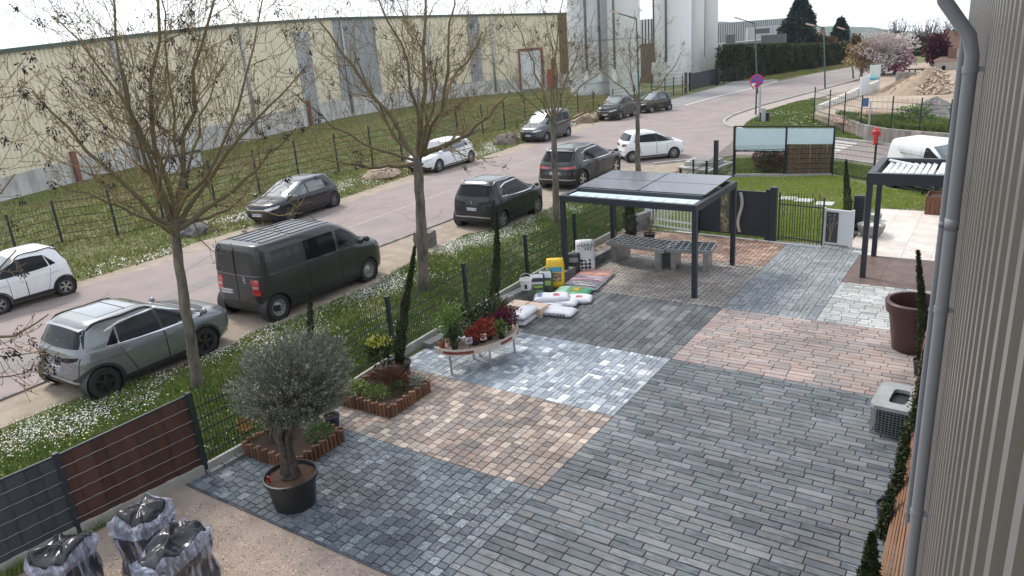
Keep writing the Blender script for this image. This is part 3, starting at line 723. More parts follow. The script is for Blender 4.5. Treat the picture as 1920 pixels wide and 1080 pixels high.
        for m_ in sides:
            if O.get('trimline'):
                s.patch('window_trim', [(xC-X(.30), zr-.02), (xB, zb-.03), (xa(zb)+X(.02), zb-.02)], [(xC-X(.30), zr+.03), (xB, zb+.01), (xa(zb)+X(.02), zb+.012)], m_, M_chrome, .005, nu=20, nv=2)
                s.patch('window_trim', [(xC-X(.2), zt-z(.09)), (xC+X(.25), zt+z(.0)), (xB, zt+z(.022)), (xa(zt), zt+z(.005)), (xa(zb), zb+z(.07))], [(xC-X(.2), zt-z(.06)), (xC+X(.25), zt+z(.025)), (xB, zt+z(.045)), (xa(zt)+X(.04), zt+z(.03)), (xa(zb)+X(.05), zb+z(.08))], m_, M_chrome, .0045, nu=24, nv=2)
            s.patch('side_window', fw_lo, fw_hi, m_, O.get('fglass', M_glass), .007, nu=15, nv=6)
            if van:
                if O.get('sidewin'):
                    s.patch('side_window', [(xB-X(1.22), z(1.20)), (xB-.09, z(1.17))], [(xB-X(1.22), zt+.02), (xB-.09, zt+.02)], m_, M_glass, .012, nu=10, nv=5)
                s.patch('panel_groove', [(X(.28), z(1.12)), (xB-X(1.3), z(1.15))], [(X(.28), z(1.135)), (xB-X(1.3), z(1.165))], m_, M_seam, .002, nu=10, nv=1)
                s.patch('rear_side_panel', [(X(.25), z(1.19)), (xB-X(1.32), z(1.19))], [(X(.30), zt+.02), (xB-X(1.32), zt+.03)], m_, s.paint, .008, nu=8, nv=5)
            elif cad:
                if O.get('sidewin'):
                    s.patch('side_window', [(xB-X(1.0), zb+z(.05)), (xB-.06, zb)], [(xB-X(1.0), zt), (xB-.06, zt)], m_, M_glass, .007)
                    s.patch('side_window', [(X(.3), zb+z(.07)), (xB-X(1.08), zb+z(.05))], [(X(.38), zt-z(.02)), (xB-X(1.08), zt)], m_, M_glass, .007)
                else: s.patch('side_panel', [(X(.3), zb-z(.18)), (xB-.1, zb-z(.18))], [(X(.38), zt-z(.0)), (xB-.1, zt)], m_, s.paint, .008)
                s.patch('sliding_rail', [(X(.35), z(.98)), (xB-X(.6), z(.98))], [(X(.35), z(1.0)), (xB-X(.6), z(1.0))], m_, M_seam, .006, nu=8, nv=1)
            else:
                rw_lo = [(xC+.02, zr-z(.03)), (xC+(xB-xC)*.5, zb+z(.01)), (xB-.045, zb)]
                rw_hi = [(xC+X(.10), zt-z(.035)), (xC+(xB-xC)*.5, zt+z(.002)), (xB-.045, zt)]
                s.patch('side_window', rw_lo, rw_hi, m_, O.get('fglass', M_glass), .007, nu=12, nv=6)
                s.patch('quarter_window', [(xC-X(.30), zr+z(.0)), (xC-.02, zr-z(.025))], [(xC-X(.18), zr+z(.11)), (xC+X(.06), zt-z(.05))], m_, M_glass, .007, nu=8, nv=6)
                s.patch('window_pillar', [(xB-.045, zb), (xB+.03, zb)], [(xB-.045, zt+.002), (xB+.03, zt+.002)], m_, M_plastic, .006, nu=2, nv=6)
            # doors with handles
            zl = z(.37 if clad else .30)
            def door(x0, x1, top, cut_r=False):
                g = .012
                lo = [(x0+(X(.18) if cut_r else 0), zl), ((x0+x1)/2, zl), (x1, zl)]; hi = [(x0, top), ((x0+x1)/2, top), (x1, top)]
                if cut_r: lo = [(x0+X(.30), zl), ((x0+x1)/2, zl), (x1, zl)]
                s.patch('door_gap', [(p-g if i == 0 else p+(g if i == 2 else 0), q-g) for i, (p, q) in enumerate(lo)], [(p-g if i == 0 else p+(g if i == 2 else 0), q+g*.3) for i, (p, q) in enumerate(hi)], m_, M_seam, .0015, nu=12, nv=6)
                d_ = s.patch('door', lo, hi, m_, s.paint, .005, nu=14, nv=8, skirt=.004)
                s.patch('handle', [(x0+X(.07), top-z(.145)), (x0+X(.24), top-z(.135))], [(x0+X(.07), top-z(.115)), (x0+X(.24), top-z(.105))], m_, O.get('handle', s.paint), .03, nu=4, nv=2, parent=d_, skirt=.0)
            fx1 = s.ro+s.wb-arch-X(.06)
            door(xB, fx1, zb-.035)
            if not cad or O.get('sidewin'):
                if van: door(xB-X(1.25), xB-.025, zb-.03)
                else: door(xC+X(.0), xB-.025, zb-.035, cut_r=not cad)
            if not van and not cad:
                s.patch('crease', [(X(.5), z(.86)), (L_*.5, z(.80)), (L_-X(.9), z(.80))], [(X(.5), z(.868)), (L_*.5, z(.808)), (L_-X(.9), z(.808))], m_, M_seam, .0015, nu=14, nv=1)
        # windscreen, rear screen
        yw = s.sw*.74; q0, q1 = zb+z(.04), zt+z(.045)
        s.patch('windscreen', [(-yw, q0), (0, q0-z(.0)), (yw, q0)], [(-yw*.86, q1), (0, q1+z(.02)), (yw*.86, q1)], 'F', M_screen, .006, nu=14, nv=8)
        s.patch('cowl', [(-yw, q0-z(.035)), (0, q0-z(.04)), (yw, q0-z(.035))], [(-yw, q0-.01), (0, q0-.01), (yw, q0-.01)], 'F', M_plastic, .006, nu=14, nv=2)
        if not van:
            r0, r1 = (zr+z(.02), zt+z(.02)) if not cad else (zb+z(.05), zt)
            yr = s.sw*.74
            if not O.get('blankrear'): s.patch('rear_window', [(-yr*1.0, r0+z(.04)), (0, r0), (yr*1.0, r0+z(.04))], [(-yr*.84, r1), (0, r1+z(.015)), (yr*.84, r1)], 'B', M_glass, .006, nu=14, nv=6)
            if not cad:   # roof spoiler lip over the rear screen
                sp = MB(); xs = s.xr(r1)
                for i in range(9):
                    y = (-1+2*i/8)*yr*.80; dz = -abs(y)**2*.05
                    sp.v += [(xs-.03, y, r1+z(.035)+dz), (xs+.22, y, r1+z(.075)+dz*.7), (xs+.22, y, r1+z(.0)), (xs+.0, y, r1+.015+dz)]
                for i in range(8):
                    for q in range(4): a = i*4+q; b = i*4+(q+1) % 4; sp.f.append((a, b, b+4, a+4))
                sp.f += [(0, 1, 2, 3), (35, 34, 33, 32)]
                obj('spoiler', sp, s.paint if not O.get('darkspoiler') else M_plastic, s.root, local=True, auto=30, smooth=True)
            s.patch('tailgate_gap', [(-s.sw*.66, z(.50)), (0, z(.485)), (s.sw*.66, z(.50))], [(-s.sw*.66, z(.51)), (0, z(.495)), (s.sw*.66, z(.51))], 'B', M_seam, .003, nu=14, nv=1)
            for sg in (-1, 1): s.patch('tailgate_gap', [(sg*s.sw*.66, z(.50)), (sg*s.sw*.675, z(.50))], [(sg*s.sw*.72, z(.98)), (sg*s.sw*.735, z(.98))], 'B', M_seam, .003, nu=1, nv=8)
        # bumpers
        bc = M_plastic if clad or van or cad else s.paint
        if clad or van or O.get('darkbumper'):
            s.patch('rear_bumper', [(118, z(.24)), (150, z(.235)), (180, z(.235)), (210, z(.235)), (242, z(.24))], [(118, z(.40)), (150, z(.47)), (180, z(.48)), (210, z(.47)), (242, z(.40))], 'WB', M_plastic, .014, nu=30, nv=5)
            if O.get('chromebar'): s.patch('bumper_bar', [(132, z(.43)), (180, z(.45)), (228, z(.43))], [(132, z(.465)), (180, z(.485)), (228, z(.465))], 'WB', M_alu, .022, nu=24, nv=2)
        s.patch('front_bumper', [(-52, z(.24)), (0, z(.235)), (52, z(.24))], [(-52, z(.36)), (0, z(.34)), (52, z(.36))], 'WF', M_plastic, .012, nu=24, nv=4)
        # grille and front lamps
        gz = .62 if h else (.66 if not van else .78)
        s.patch('grille', [(-s.sw*.50, z(gz-.13)), (0, z(gz-.16)), (s.sw*.50, z(gz-.13))], [(-s.sw*.58, z(gz+.04)), (0, z(gz+.045)), (s.sw*.58, z(gz+.04))], 'F', M_plastic, .01, nu=14, nv=4)
        if O.get('grillebar', 1):
            s.patch('grille_bar', [(-s.sw*.56, z(gz+.035)), (s.sw*.56, z(gz+.035))], [(-s.sw*.56, z(gz+.05)), (s.sw*.56, z(gz+.05))], 'F', M_chrome, .016, nu=14, nv=1)
        s.patch('lower_grille', [(-s.sw*.62, z(.35)), (s.sw*.62, z(.35))], [(-s.sw*.55, z(gz-.19)), (s.sw*.55, z(gz-.19))], 'F', M_plastic, .01, nu=14, nv=3)
        zh = z(gz+.02)
        for sg in (-1, 1):
            s.patch('headlight', [(sg*26, zh-z(.03)), (sg*44, zh+z(.02)), (sg*58, zh+z(.09))], [(sg*24, zh+z(.06)), (sg*42, zh+z(.12)), (sg*60, zh+z(.14))], 'WF', M_lamp, .011, nu=10, nv=3)
            s.patch('bonnet_gap', [(s.xf(zb)+X(.1), sg*s.sw*.74), (L_-X(.35), sg*s.sw*.60)], [(s.xf(zb)+X(.1), sg*s.sw*.755), (L_-X(.35), sg*s.sw*.615)], 'T', M_seam, .002, nu=12, nv=1)
        # number plates
        def plate(end, zc, txt, y0=0):
            w2, h2 = .26*k, .055*k
            l, n = s.hit((-3, y0, zc) if end == 'B' else (L_+3, y0, zc), (1, 0, 0) if end == 'B' else (-1, 0, 0))
            if l is None: return
            sg = -1 if end == 'B' else 1; xx = l.x+sg*.022
            p = MB(); p.box(min(xx, xx-sg*.02), y0-w2, zc-h2, max(xx, xx-sg*.02), y0+w2, zc+h2); po = obj('number_plate', p, M_plate, s.root, local=True)
            for e_ in (-1, 1):
                b = MB(); xa_ = xx+sg*.002; b.box(min(xa_, xx-sg*.01), y0+e_*w2*.9-w2*.09, zc-h2*.98, max(xa_, xx-sg*.01), y0+e_*w2*.9+w2*.09, zc+h2*.98); obj('blue_band', b, M_plateblue, po, local=True)
            letter('lettering', txt, h2*1.75, (xx+sg*.003, y0, zc), (0, sg, 0), (0, 0, 1), M_dark, po, local=True, sx=.9)
        plate('B', z(O.get('pz', .68)), O.get('txt', 'FB 312 KQ'), O.get('py', 0)); plate('F', z(.47), O.get('txt', 'FB 312 KQ'))
        # tail lamps
        tl = O.get('tail', 'suv')
        for sg in (-1, 1):
            f = (lambda a: 180-a) if sg == 1 else (lambda a: 180+a)
            if tl == 'van':
                s.patch('tail_light', [(f(39), z(.70)), (f(51), z(.70))], [(f(38.5), z(1.08)), (f(50.5), z(1.08))], 'WB', M_red, .014, nu=4, nv=5, cx=X(.75))
                s.patch('reversing_light', [(f(41), z(.86)), (f(49), z(.86))], [(f(41), z(.92)), (f(49), z(.92))], 'WB', M_lamp, .018, nu=3, nv=2, cx=X(.75))
            elif tl == 'cad': s.patch('tail_light', [(f(40), z(.75)), (f(51), z(.75))], [(f(40), z(1.2)), (f(50), z(1.2))], 'WB', M_red, .012, nu=4, nv=6, cx=X(.75))
            elif tl == 'dark': s.patch('tail_light', [(f(22), z(.86)), (f(33), z(.86)), (f(50), z(.93))], [(f(22), z(.94)), (f(33), z(.965)), (f(52), z(1.0))], 'WB', M_glass, .010, nu=12, nv=3)
            elif tl == 'hatch': s.patch('tail_light', [(f(20), z(.78)), (f(33), z(.77)), (f(48), z(.83))], [(f(18), z(.86)), (f(33), z(.90)), (f(50), z(.93))], 'WB', M_redd, .010, nu=12, nv=3)
            else: s.patch('tail_light', [(f(14), z(.875)), (f(33), z(.86)), (f(48), z(.90))], [(f(14), z(.92)), (f(33), z(.955)), (f(50), z(.965))], 'WB', M_red, .010, nu=12, nv=3)
        if tl in ('suv', 'dark') : s.patch('light_bar', [(152, z(.895)), (180, z(.90)), (208, z(.895))], [(152, z(.925)), (180, z(.93)), (208, z(.925))], 'WB', M_redd if tl == 'suv' else M_plastic, .008, nu=16, nv=2)
        # mirrors
        for sg in (-1, 1):
            mo = MB(); xm, zm = xa(zb)-X(.22), zb+z(.055)
            l, n = s.hit((xm, sg*4, zb), (0, -sg, 0)); yb_ = abs(l.y) if l else s.W/2
            mo.sphere((xm, sg*(yb_+.115*k+.02), zm), .115*k, 12, 8, (.62, 1, .68)); mo.bar((xm, sg*(yb_-.03), zb+.0), (xm, sg*(yb_+.08), zm-.02), .06, .04)
            obj('mirror', mo, O.get('mirror', s.paint), s.root, local=True, smooth=True)
        # roof extras
        if O.get('rails'):
            for sg in (-1, 1):
                pts = []
                for i in range(11):
                    x = X(.52)+(s.xf(zt)-X(.25)-X(.52))*i/10; y = sg*s.sw*(.655-.03*abs(i-5)/5)
                    l, n = s.hit((x, y, H+2), (0, 0, -1)); pts.append((x, y, (l.z if l else H)+(.035 if 0 < i < 10 else -.005)))
                t = MB(); t.tube(pts, .019*k+.004, 6); obj('roof_rail', t, O['rails'], s.root, local=True, smooth=True)
        if O.get('sunroof'):
            x1_ = s.xf(zt)-X(.25)
            s.patch('sunroof', [(X(.95), -s.sw*.46), (x1_, -s.sw*.44)], [(X(.95), s.sw*.46), (x1_, s.sw*.44)], 'T', O['sunroof'], .006, nu=12, nv=6)
            xm_ = X(.95)+(x1_-X(.95))*.55; s.patch('sunroof_gap', [(xm_, -s.sw*.46), (xm_+.02, -s.sw*.46)], [(xm_, s.sw*.46), (xm_+.02, s.sw*.46)], 'T', M_seam, .009, nu=1, nv=8)
        if van:
            for xg, xh in ((X(.45), X(1.35)), (X(1.45), X(2.9))):
                for i in range(6):
                    y = (-.58+1.16*i/5)*s.sw; s.patch('roof_rib', [(xg, y-.05), (xh, y-.05)], [(xg, y+.05), (xh, y+.05)], 'T', s.paint, .014, nu=10, nv=1)
                    s.patch('roof_groove', [(xg, y+.05), (xh, y+.05)], [(xg, y+.061), (xh, y+.061)], 'T', M_seam, .003, nu=10, nv=1)
            for xg in (X(.40), X(1.40), X(2.95)): s.patch('roof_groove', [(xg, -s.sw*.66), (xg+.02, -s.sw*.66)], [(xg, s.sw*.66), (xg+.02, s.sw*.66)], 'T', M_seam, .002, nu=1, nv=8)
            # two rear doors, blank black panels over them
            s.patch('rear_door_gap', [(-.008, z(.50)), (.008, z(.50))], [(-.008, z(1.80)), (.008, z(1.80))], 'B', M_seam, .012, nu=1, nv=10)
            for sg in (-1, 1):
                s.patch('rear_window', [(sg*.03, z(1.18)), (sg*s.sw*.80, z(1.20))], [(sg*.03, z(1.72)), (sg*s.sw*.74, z(1.70))], 'B', mat('dark_panel', (.03, .032, .035), .22, 0, spec=.6), .010, nu=6, nv=6)
                s.patch('rear_door', [(sg*.012, z(.50)), (sg*s.sw*.84, z(.52))], [(sg*.012, z(1.14)), (sg*s.sw*.84, z(1.15))], 'B', s.paint, .007, nu=6, nv=6)
                s.patch('chrome_strip', [(sg*.02, z(1.15)), (sg*s.sw*.80, z(1.165))], [(sg*.02, z(1.158)), (sg*s.sw*.80, z(1.173))], 'B', M_alu, .010, nu=6, nv=1)
        if O.get('badge'):
            l, n = s.hit((-3, O.get('by', 0), z(O['badge'])), (1, 0, 0))
            e = MB(); c = (l.x-.02, O.get('by', 0), z(O['badge'])); kk = O.get('bs', 1)*k
            if O.get('logo') == 'rings':
                for q in range(4):
                    cy = c[1]+(q-1.5)*.062*kk; e.tube([(c[0], cy+.04*kk*math.cos(2*PI*i/14), c[2]+.04*kk*math.sin(2*PI*i/14)) for i in range(15)], .006*kk, 5)
            elif O.get('logo') == 'diamond':
                for a, b in (((0, .07), (.045, 0)), ((.045, 0), (0, -.07)), ((0, -.07), (-.045, 0)), ((-.045, 0), (0, .07))):
                    e.bar((c[0], c[1]+a[0]*kk, c[2]+a[1]*kk), (c[0], c[1]+b[0]*kk, c[2]+b[1]*kk), .016*kk)
            elif O.get('logo') == 'chevrons':
                for dz in (-.02, .025): e.bar((c[0], c[1]-.05*kk, c[2]+(dz-.03)*kk), (c[0], c[1], c[2]+(dz+.02)*kk), .014*kk); e.bar((c[0], c[1]+.05*kk, c[2]+(dz-.03)*kk), (c[0], c[1], c[2]+(dz+.02)*kk), .014*kk)
            else:   # standing lion seen as a few strokes
                for a, b in (((.0, .09), (.05, .03)), ((.05, .03), (.02, -.03)), ((.02, -.03), (.06, -.10)), ((.0, .0), (-.05, .05)), ((0, -.02), (-.06, -.01)), ((.02, -.03), (-.03, -.10)), ((.0, .09), (-.03, .06)), ((.05, .03), (.0, .0))):
                    e.bar((c[0], c[1]-a[0]*kk, c[2]+a[1]*kk), (c[0], c[1]-b[0]*kk, c[2]+b[1]*kk), .016*kk)
            obj('emblem', e, M_chrome, s.root, local=True)
        if O.get('aerial'):
            xx = s.xf(zt)-X(.35); l, n = s.hit((xx, 0, H+2), (0, 0, -1)); t = MB(); t.tube([(l.x, 0, l.z), (l.x-.17, .0, l.z+.20)], [.011, .004], 6); t.sphere((l.x, 0, l.z), .035, 8, 5); obj('aerial', t, M_plastic, s.root, local=True)
        if O.get('word'):
            txt, yy, zz = O['word']; l, n = s.hit((-3, yy, z(zz)), (1, 0, 0)); letter('lettering', txt, .055*k, (l.x-.016, yy, z(zz)), (0, -1, 0), (0, 0, 1), M_chrome, s.root, local=True)
P_silver = paint('silver_grey', (.20, .215, .225), .5, .3)
P_vangrey = paint('van_grey', (.042, .043, .042), .4, .34)
P_dark = paint('anthracite', (.020, .022, .023), .4, .28)
P_char = paint('charcoal', (.038, .040, .041), .45, .3)
P_black = paint('black', (.012, .013, .015), .2, .22)
P_white = paint('white', (.74, .75, .76), 0, .3)
P_cadgrey = paint('slate', (.08, .087, .087), .3, .35)
C = dict
Car('parked_car', 'silver grey SUV with glass sunroof and black roof rails parked nearest the camera', 'car', 'suv', P_silver, (203, 745), (388, 665), 2.74, 4.57, 1.60, 1.90, .72, .365,
    opts=C(rails=M_plastic, sunroof=mat('sunroof_glass', (.13, .15, .165), .05, .3, spec=1, coat=1), trimline=1, tail='dark', rim='alloy', rimmat=mat('dark_alloy', (.09, .09, .10), .3, .8), chromebar=1, pz=.70, badge=.93, logo='chevrons', bs=.8, txt='FS 486 HC', handle=M_chrome, clad=1, xB=.50, word=('CROSS', -.55, .77)), zscale=.93, wscale=1.06)
Car('parked_van', 'dark grey panel van with ribbed roof and red tail lamps parked on the gravel verge', 'van', 'van', P_vangrey, (525, 600), (692, 527), 3.275, 4.72, 1.93, 1.96, .56, .34,
    opts=C(sidewin=1, tail='van', rim='steel', rimmat=mat('wheel_cover_grey', (.33, .33, .32), .45, .4), pz=.72, py=.42, txt='FW 024 RJ', badge=1.06, by=-.30, bs=1.0, aerial=1, xB=.575, handle=M_plastic, mirror=M_plastic, word=('EXPERT', .62, 1.0)))
Car('parked_car', 'anthracite SUV with silver roof rails parked behind the two slim cypresses', 'car', 'suv', P_dark, (942, 428), (1007, 400), 2.675, 4.45, 1.62, 1.90, .87, .35,
    opts=C(rails=M_alu, trimline=1, tail='dark', clad=1, chromebar=1, rim='alloy', pz=.72, txt='GE 601 FN', badge=.95, bs=.7), zscale=1.0, wscale=1.04)
Car('parked_car', 'charcoal coupe SUV with red light band parked beside the third bare tree', 'car', 'suv', P_char, (1092, 354), (1154, 328), 2.995, 4.99, 1.70, 2.0, 1.0, .385,
    opts=C(rails=M_alu, trimline=1, tail='suv', rim='alloy', rimmat=M_chrome, pz=.70, txt='EP 618 RL', badge=.84, logo='rings', clad=0, chromebar=1, darkbumper=1), zscale=1.0, wscale=1.0)
Car('parked_car', 'white hatchback with dark red tail lamp parked by the side turning', 'car', 'hatch', P_white, (1186, 305), (1263, 297), 2.583, 4.05, 1.44, 1.80, .63, .32,
    opts=C(tail='hatch', rim='multi', pz=.52, txt='GA 245 XD', badge=.78, logo='diamond', bs=.8, aerial=0, xC=.20), zscale=1.0, wscale=.98)
Car('parked_car', 'white SUV with black wheel arches cut by the left edge of the picture', 'car', 'suv', P_white, (127, 553), (3, 590), 2.605, 4.30, 1.55, 1.80, .80, .35, side=-1,
    opts=C(rails=M_plastic, clad=1, tail='dark', rim='alloy', rimmat=M_alu, txt='FY 730 BN', darkspoiler=1), zscale=.95, wscale=.95)
Car('parked_car', 'black hatchback facing left on the far side of the road', 'car', 'hatch', P_black, (628, 388), (545, 417), 2.636, 4.26, 1.46, 1.81, .78, .32, side=-1,
    opts=C(tail='hatch', rim='multi', rimmat=mat('grey_alloy', (.2, .2, .21), .35, .7), txt='DR 860 AL', fglass=mat('clear_car_glass', (.05, .06, .062), .06, .1, spec=1, coat=1)), zscale=1.0)
Car('parked_car', 'white hatchback parked behind the second bare tree on the far side', 'car', 'hatch', P_white, (883, 305), (824, 323), 2.62, 4.25, 1.47, 1.80, .80, .32, side=-1,
    opts=C(tail='hatch', rim='multi', txt='EK 117 ZG', fglass=MATS['clear_car_glass']), zscale=1.0)
Car('parked_van', 'slate grey people van facing left beside the second boulder', 'van', 'cad', P_cadgrey, (1065, 256), (1025, 266), 2.755, 4.5, 1.80, 1.86, .85, .33, side=-1,
    opts=C(sidewin=1, tail='cad', rim='multi', txt='GH 508 AB', xB=.52), zscale=1.0, wscale=1.0)
Car('parked_car', 'dark SUV facing left parked in front of the silos, nearer of the pair', 'car', 'suv', P_dark, (1188, 218), (1163, 225), 2.68, 4.5, 1.64, 1.84, .85, .35, side=-1,
    opts=C(rails=M_alu, tail='suv', rim='multi', txt='FT 291 MV'), zscale=1.0, wscale=1.0)
Car('parked_car', 'dark hatchback facing left parked last in the far row before the factory gate', 'car', 'hatch', P_dark, (1255, 207), (1222, 212), 2.68, 4.4, 1.5, 1.8, .8, .32, side=-1,
    opts=C(tail='hatch', rim='multi', txt='CJ 664 WE', fglass=MATS['clear_car_glass']), zscale=1.0, wscale=1.0)
Car('parked_van', 'white delivery van in the side street behind the small pergola', 'van', 'cad', P_white, (1670, 351), (1768, 370), 2.73, 4.38, 1.80, 1.81, .75, .32,
    opts=C(tail='cad', rim='multi', txt='DL 935 PS', xB=.50, blankrear=1, handle=M_plastic), zscale=.98, wscale=.98)
# ============================================================ WAREHOUSE AND FACTORY
M_beige = mat('beige_cladding', (.76, .68, .53), .55, var=.06, scale=.6, rnd=.03)
M_transl = mat('grey_cladding', (.34, .35, .36), .45, var=.15, scale=1.5, streak=(1, 1, .3))
M_trim = mat('dark_green_trim', (.05, .085, .075), .5)
M_plinth = mat('plinth_concrete', (.64, .63, .61), .85, scale=1.2, col2=(.36, .345, .32), bump=.2, streak=(1, 1, .4))
M_rust = mat('red_brown_paint', (.22, .085, .065), .7, var=.2)
M_zinc = mat('zinc_pipe', (.40, .42, .44), .4, .4)
M_anth = mat('anthracite_metal', (.028, .034, .042), .45, spec=.4)
M_anthl = mat('anthracite_light', (.05, .056, .066), .45)
foot = [(-160, 415), (0, 378), (300, 300), (470, 262), (640, 221), (860, 183), (1068, 163)]
FT = [Vector(G(*q)) for q in foot]
tops = [118, 110, 70, 50, 37, 31, 27]
HT = [ZH(v, FT[i]) for i, v in enumerate(tops)]
PL = [ZH(v, FT[i]) for i, v in enumerate([372, 338, 259, 222, 186, 156, 138])]
cum = [0]
for i in range(1, len(FT)): cum.append(cum[-1]+(FT[i]-FT[i-1]).length)
def wpos(s):
    for i in range(1, len(FT)):
        if s <= cum[i] or i == len(FT)-1:
            t = (s-cum[i-1])/(cum[i]-cum[i-1]); p = FT[i-1].lerp(FT[i], t); d = (FT[i]-FT[i-1]).normalized(); return p, HT[i-1]+(HT[i]-HT[i-1])*t, PL[i-1]+(PL[i]-PL[i-1])*t, Vector((d.y, -d.x))
def s_at(u):                        # distance along the facade that shows at image column u
    lo, hi = 0, cum[-1]
    for _ in range(40):
        q = (lo+hi)/2; p = wpos(q)[0]
        if px((p.x, p.y, 3))[0] < u: lo = q
        else: hi = q
    return q
wh = thing('warehouse', 'long beige corrugated warehouse on a pale concrete plinth across the road', 'warehouse', (FT[1].x, FT[1].y, 0))
cols_u = [-150, 118, 238, 420, 468, 566, 638, 714, 805, 883, 905, 925, 975, 1012, 1034, 1050, 1068]
kinds = ['b', 'b', 'b', 'b', 'b', 'g', 'g', 'b', 'b', 'g', 'b', 'b', 'd', 'b', 'r', 'b']
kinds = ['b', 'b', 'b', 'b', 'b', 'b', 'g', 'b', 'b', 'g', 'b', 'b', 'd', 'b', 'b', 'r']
for a, b, kd in zip(cols_u[:-1], cols_u[1:], kinds):
    s0, s1 = s_at(a), s_at(b); mb = MB(); pitch = .33
    n = max(1, int((s1-s0)/pitch)); w = (s1-s0)/n
    prof = []
    for i in range(n):
        for t, dd in ((0, 0), (.25, 0), (.42, .09), (.83, .09)): prof.append((s0+(i+t)*w, dd))
    prof.append((s1, 0))
    for s_, dd in prof:
        p, h, pl, nn = wpos(s_); q = p+nn*dd; mb.v += [(q.x, q.y, pl), (q.x, q.y, h)]
    for i in range(len(prof)-1): mb.f.append((2*i, 2*i+2, 2*i+3, 2*i+1))
    obj('wall_panel', mb, {'b': M_beige, 'g': M_transl, 'd': M_beige, 'r': mat('brown_cladding', (.17, .12, .085), .7, var=.1)}[kd], wh)  # the last bay takes a dark brown sheet colour instead of beige
    mb = MB()
    for i in range(7):
        p, h, pl, nn = wpos(s0+(s1-s0)*i/6); q = p+nn*.10; mb.v += [(q.x, q.y, -.2), (q.x, q.y, pl+.02), (p.x, p.y, pl+.02)]
    for i in range(6): mb.f += [(i*3, i*3+3, i*3+4, i*3+1), (i*3+1, i*3+4, i*3+5, i*3+2)]
    obj('plinth', mb, M_plinth, wh)
for i in range(len(FT)-1):          # roof edge, then the roof sheet behind
    a, b = FT[i], FT[i+1]; d = (b-a).normalized(); nn = Vector((d.y, -d.x)); mb = MB()
    mb.bar((a.x+nn.x*.1, a.y+nn.y*.1, HT[i]+.1), (b.x+nn.x*.1, b.y+nn.y*.1, HT[i+1]+.1), .3, .22); obj('roof_trim', mb, M_trim, wh)
    mb = MB(); bk = -nn*14; mb.v = [(a.x, a.y, HT[i]+.1), (b.x, b.y, HT[i+1]+.1), (b.x+bk.x, b.y+bk.y, HT[i+1]-.3), (a.x+bk.x, a.y+bk.y, HT[i]-.3)]; mb.f = [(0, 1, 2, 3)]
    obj('roof', mb, M_transl, wh)
# back and far end of the building so that it is a solid volume
mb = MB(); e = FT[-1]; d = (FT[-1]-FT[-2]).normalized(); nn = Vector((d.y, -d.x)); mb.bar((e.x, e.y, HT[-1]/2), (e.x-nn.x*14, e.y-nn.y*14, HT[-1]/2), .2, HT[-1]); obj('end_wall', mb, M_beige, wh)
for u in (238, 468, 652, 805, 926):
    p, h, pl, nn = wpos(s_at(u)); mb = MB(); q = p+nn*.22; mb.tube([(q.x, q.y, .3), (q.x, q.y, h-.1)], .13, 8); obj('downpipe', mb, M_zinc, wh, smooth=True)
for u in (118, 570, 1036):
    p, h, pl, nn = wpos(s_at(u)); mb = MB(); q = p+nn*.2; mb.bar((q.x, q.y, 0), (q.x, q.y, pl+(.5 if u < 1000 else 2)), .42, .25); obj('steel_column', mb, M_rust, wh)
def on_facade(u0, u1, v0, v1, dd, name, m, parent=wh):
    pa, _, _, nn = wpos(s_at(u0)); pb, _, _, _ = wpos(s_at(u1)); qa, qb = pa+nn*dd, pb+nn*dd
    za0, za1 = ZH(v1, qa), ZH(v0, qa); mb = MB(); c = (qa+qb)/2
    mb.bar((qa.x, qa.y, (za0+za1)/2), (qb.x, qb.y, (za0+za1)/2), .12, za1-za0); return obj(name, mb, m, parent)
on_facade(972, 1018, 92, 168, .2, 'door_frame', M_rust)
on_facade(975, 1012, 97, 168, .3, 'door', mat('white_door', (.62, .64, .66), .5, var=.1))
on_facade(566, 592, 60, 245, .06, 'wall_panel', M_transl)
on_facade(1024, 1034, 130, 166, .3, 'red_door', mat('red_door', (.36, .06, .05), .6))
# silver gas bottle cage and bench by the plinth behind the second tree trunk
w = thing('storage_box', 'grey box with dark lid against the warehouse plinth behind the first bare tree', 'box', (*G(335, 322), 0))
p0 = Vector(G(300, 328)); p1 = Vector(G(370, 312)); mb = MB(); mb.bar((p0.x, p0.y, .45), (p1.x, p1.y, .45), 1.0, .9); obj('box_body', mb, mat('box_white', (.5, .52, .53), .5, var=.1), w)
mb = MB(); mb.bar((p0.x, p0.y, 1.0), (p1.x, p1.y, 1.0), 1.15, .18); obj('lid', mb, M_anthl, w)
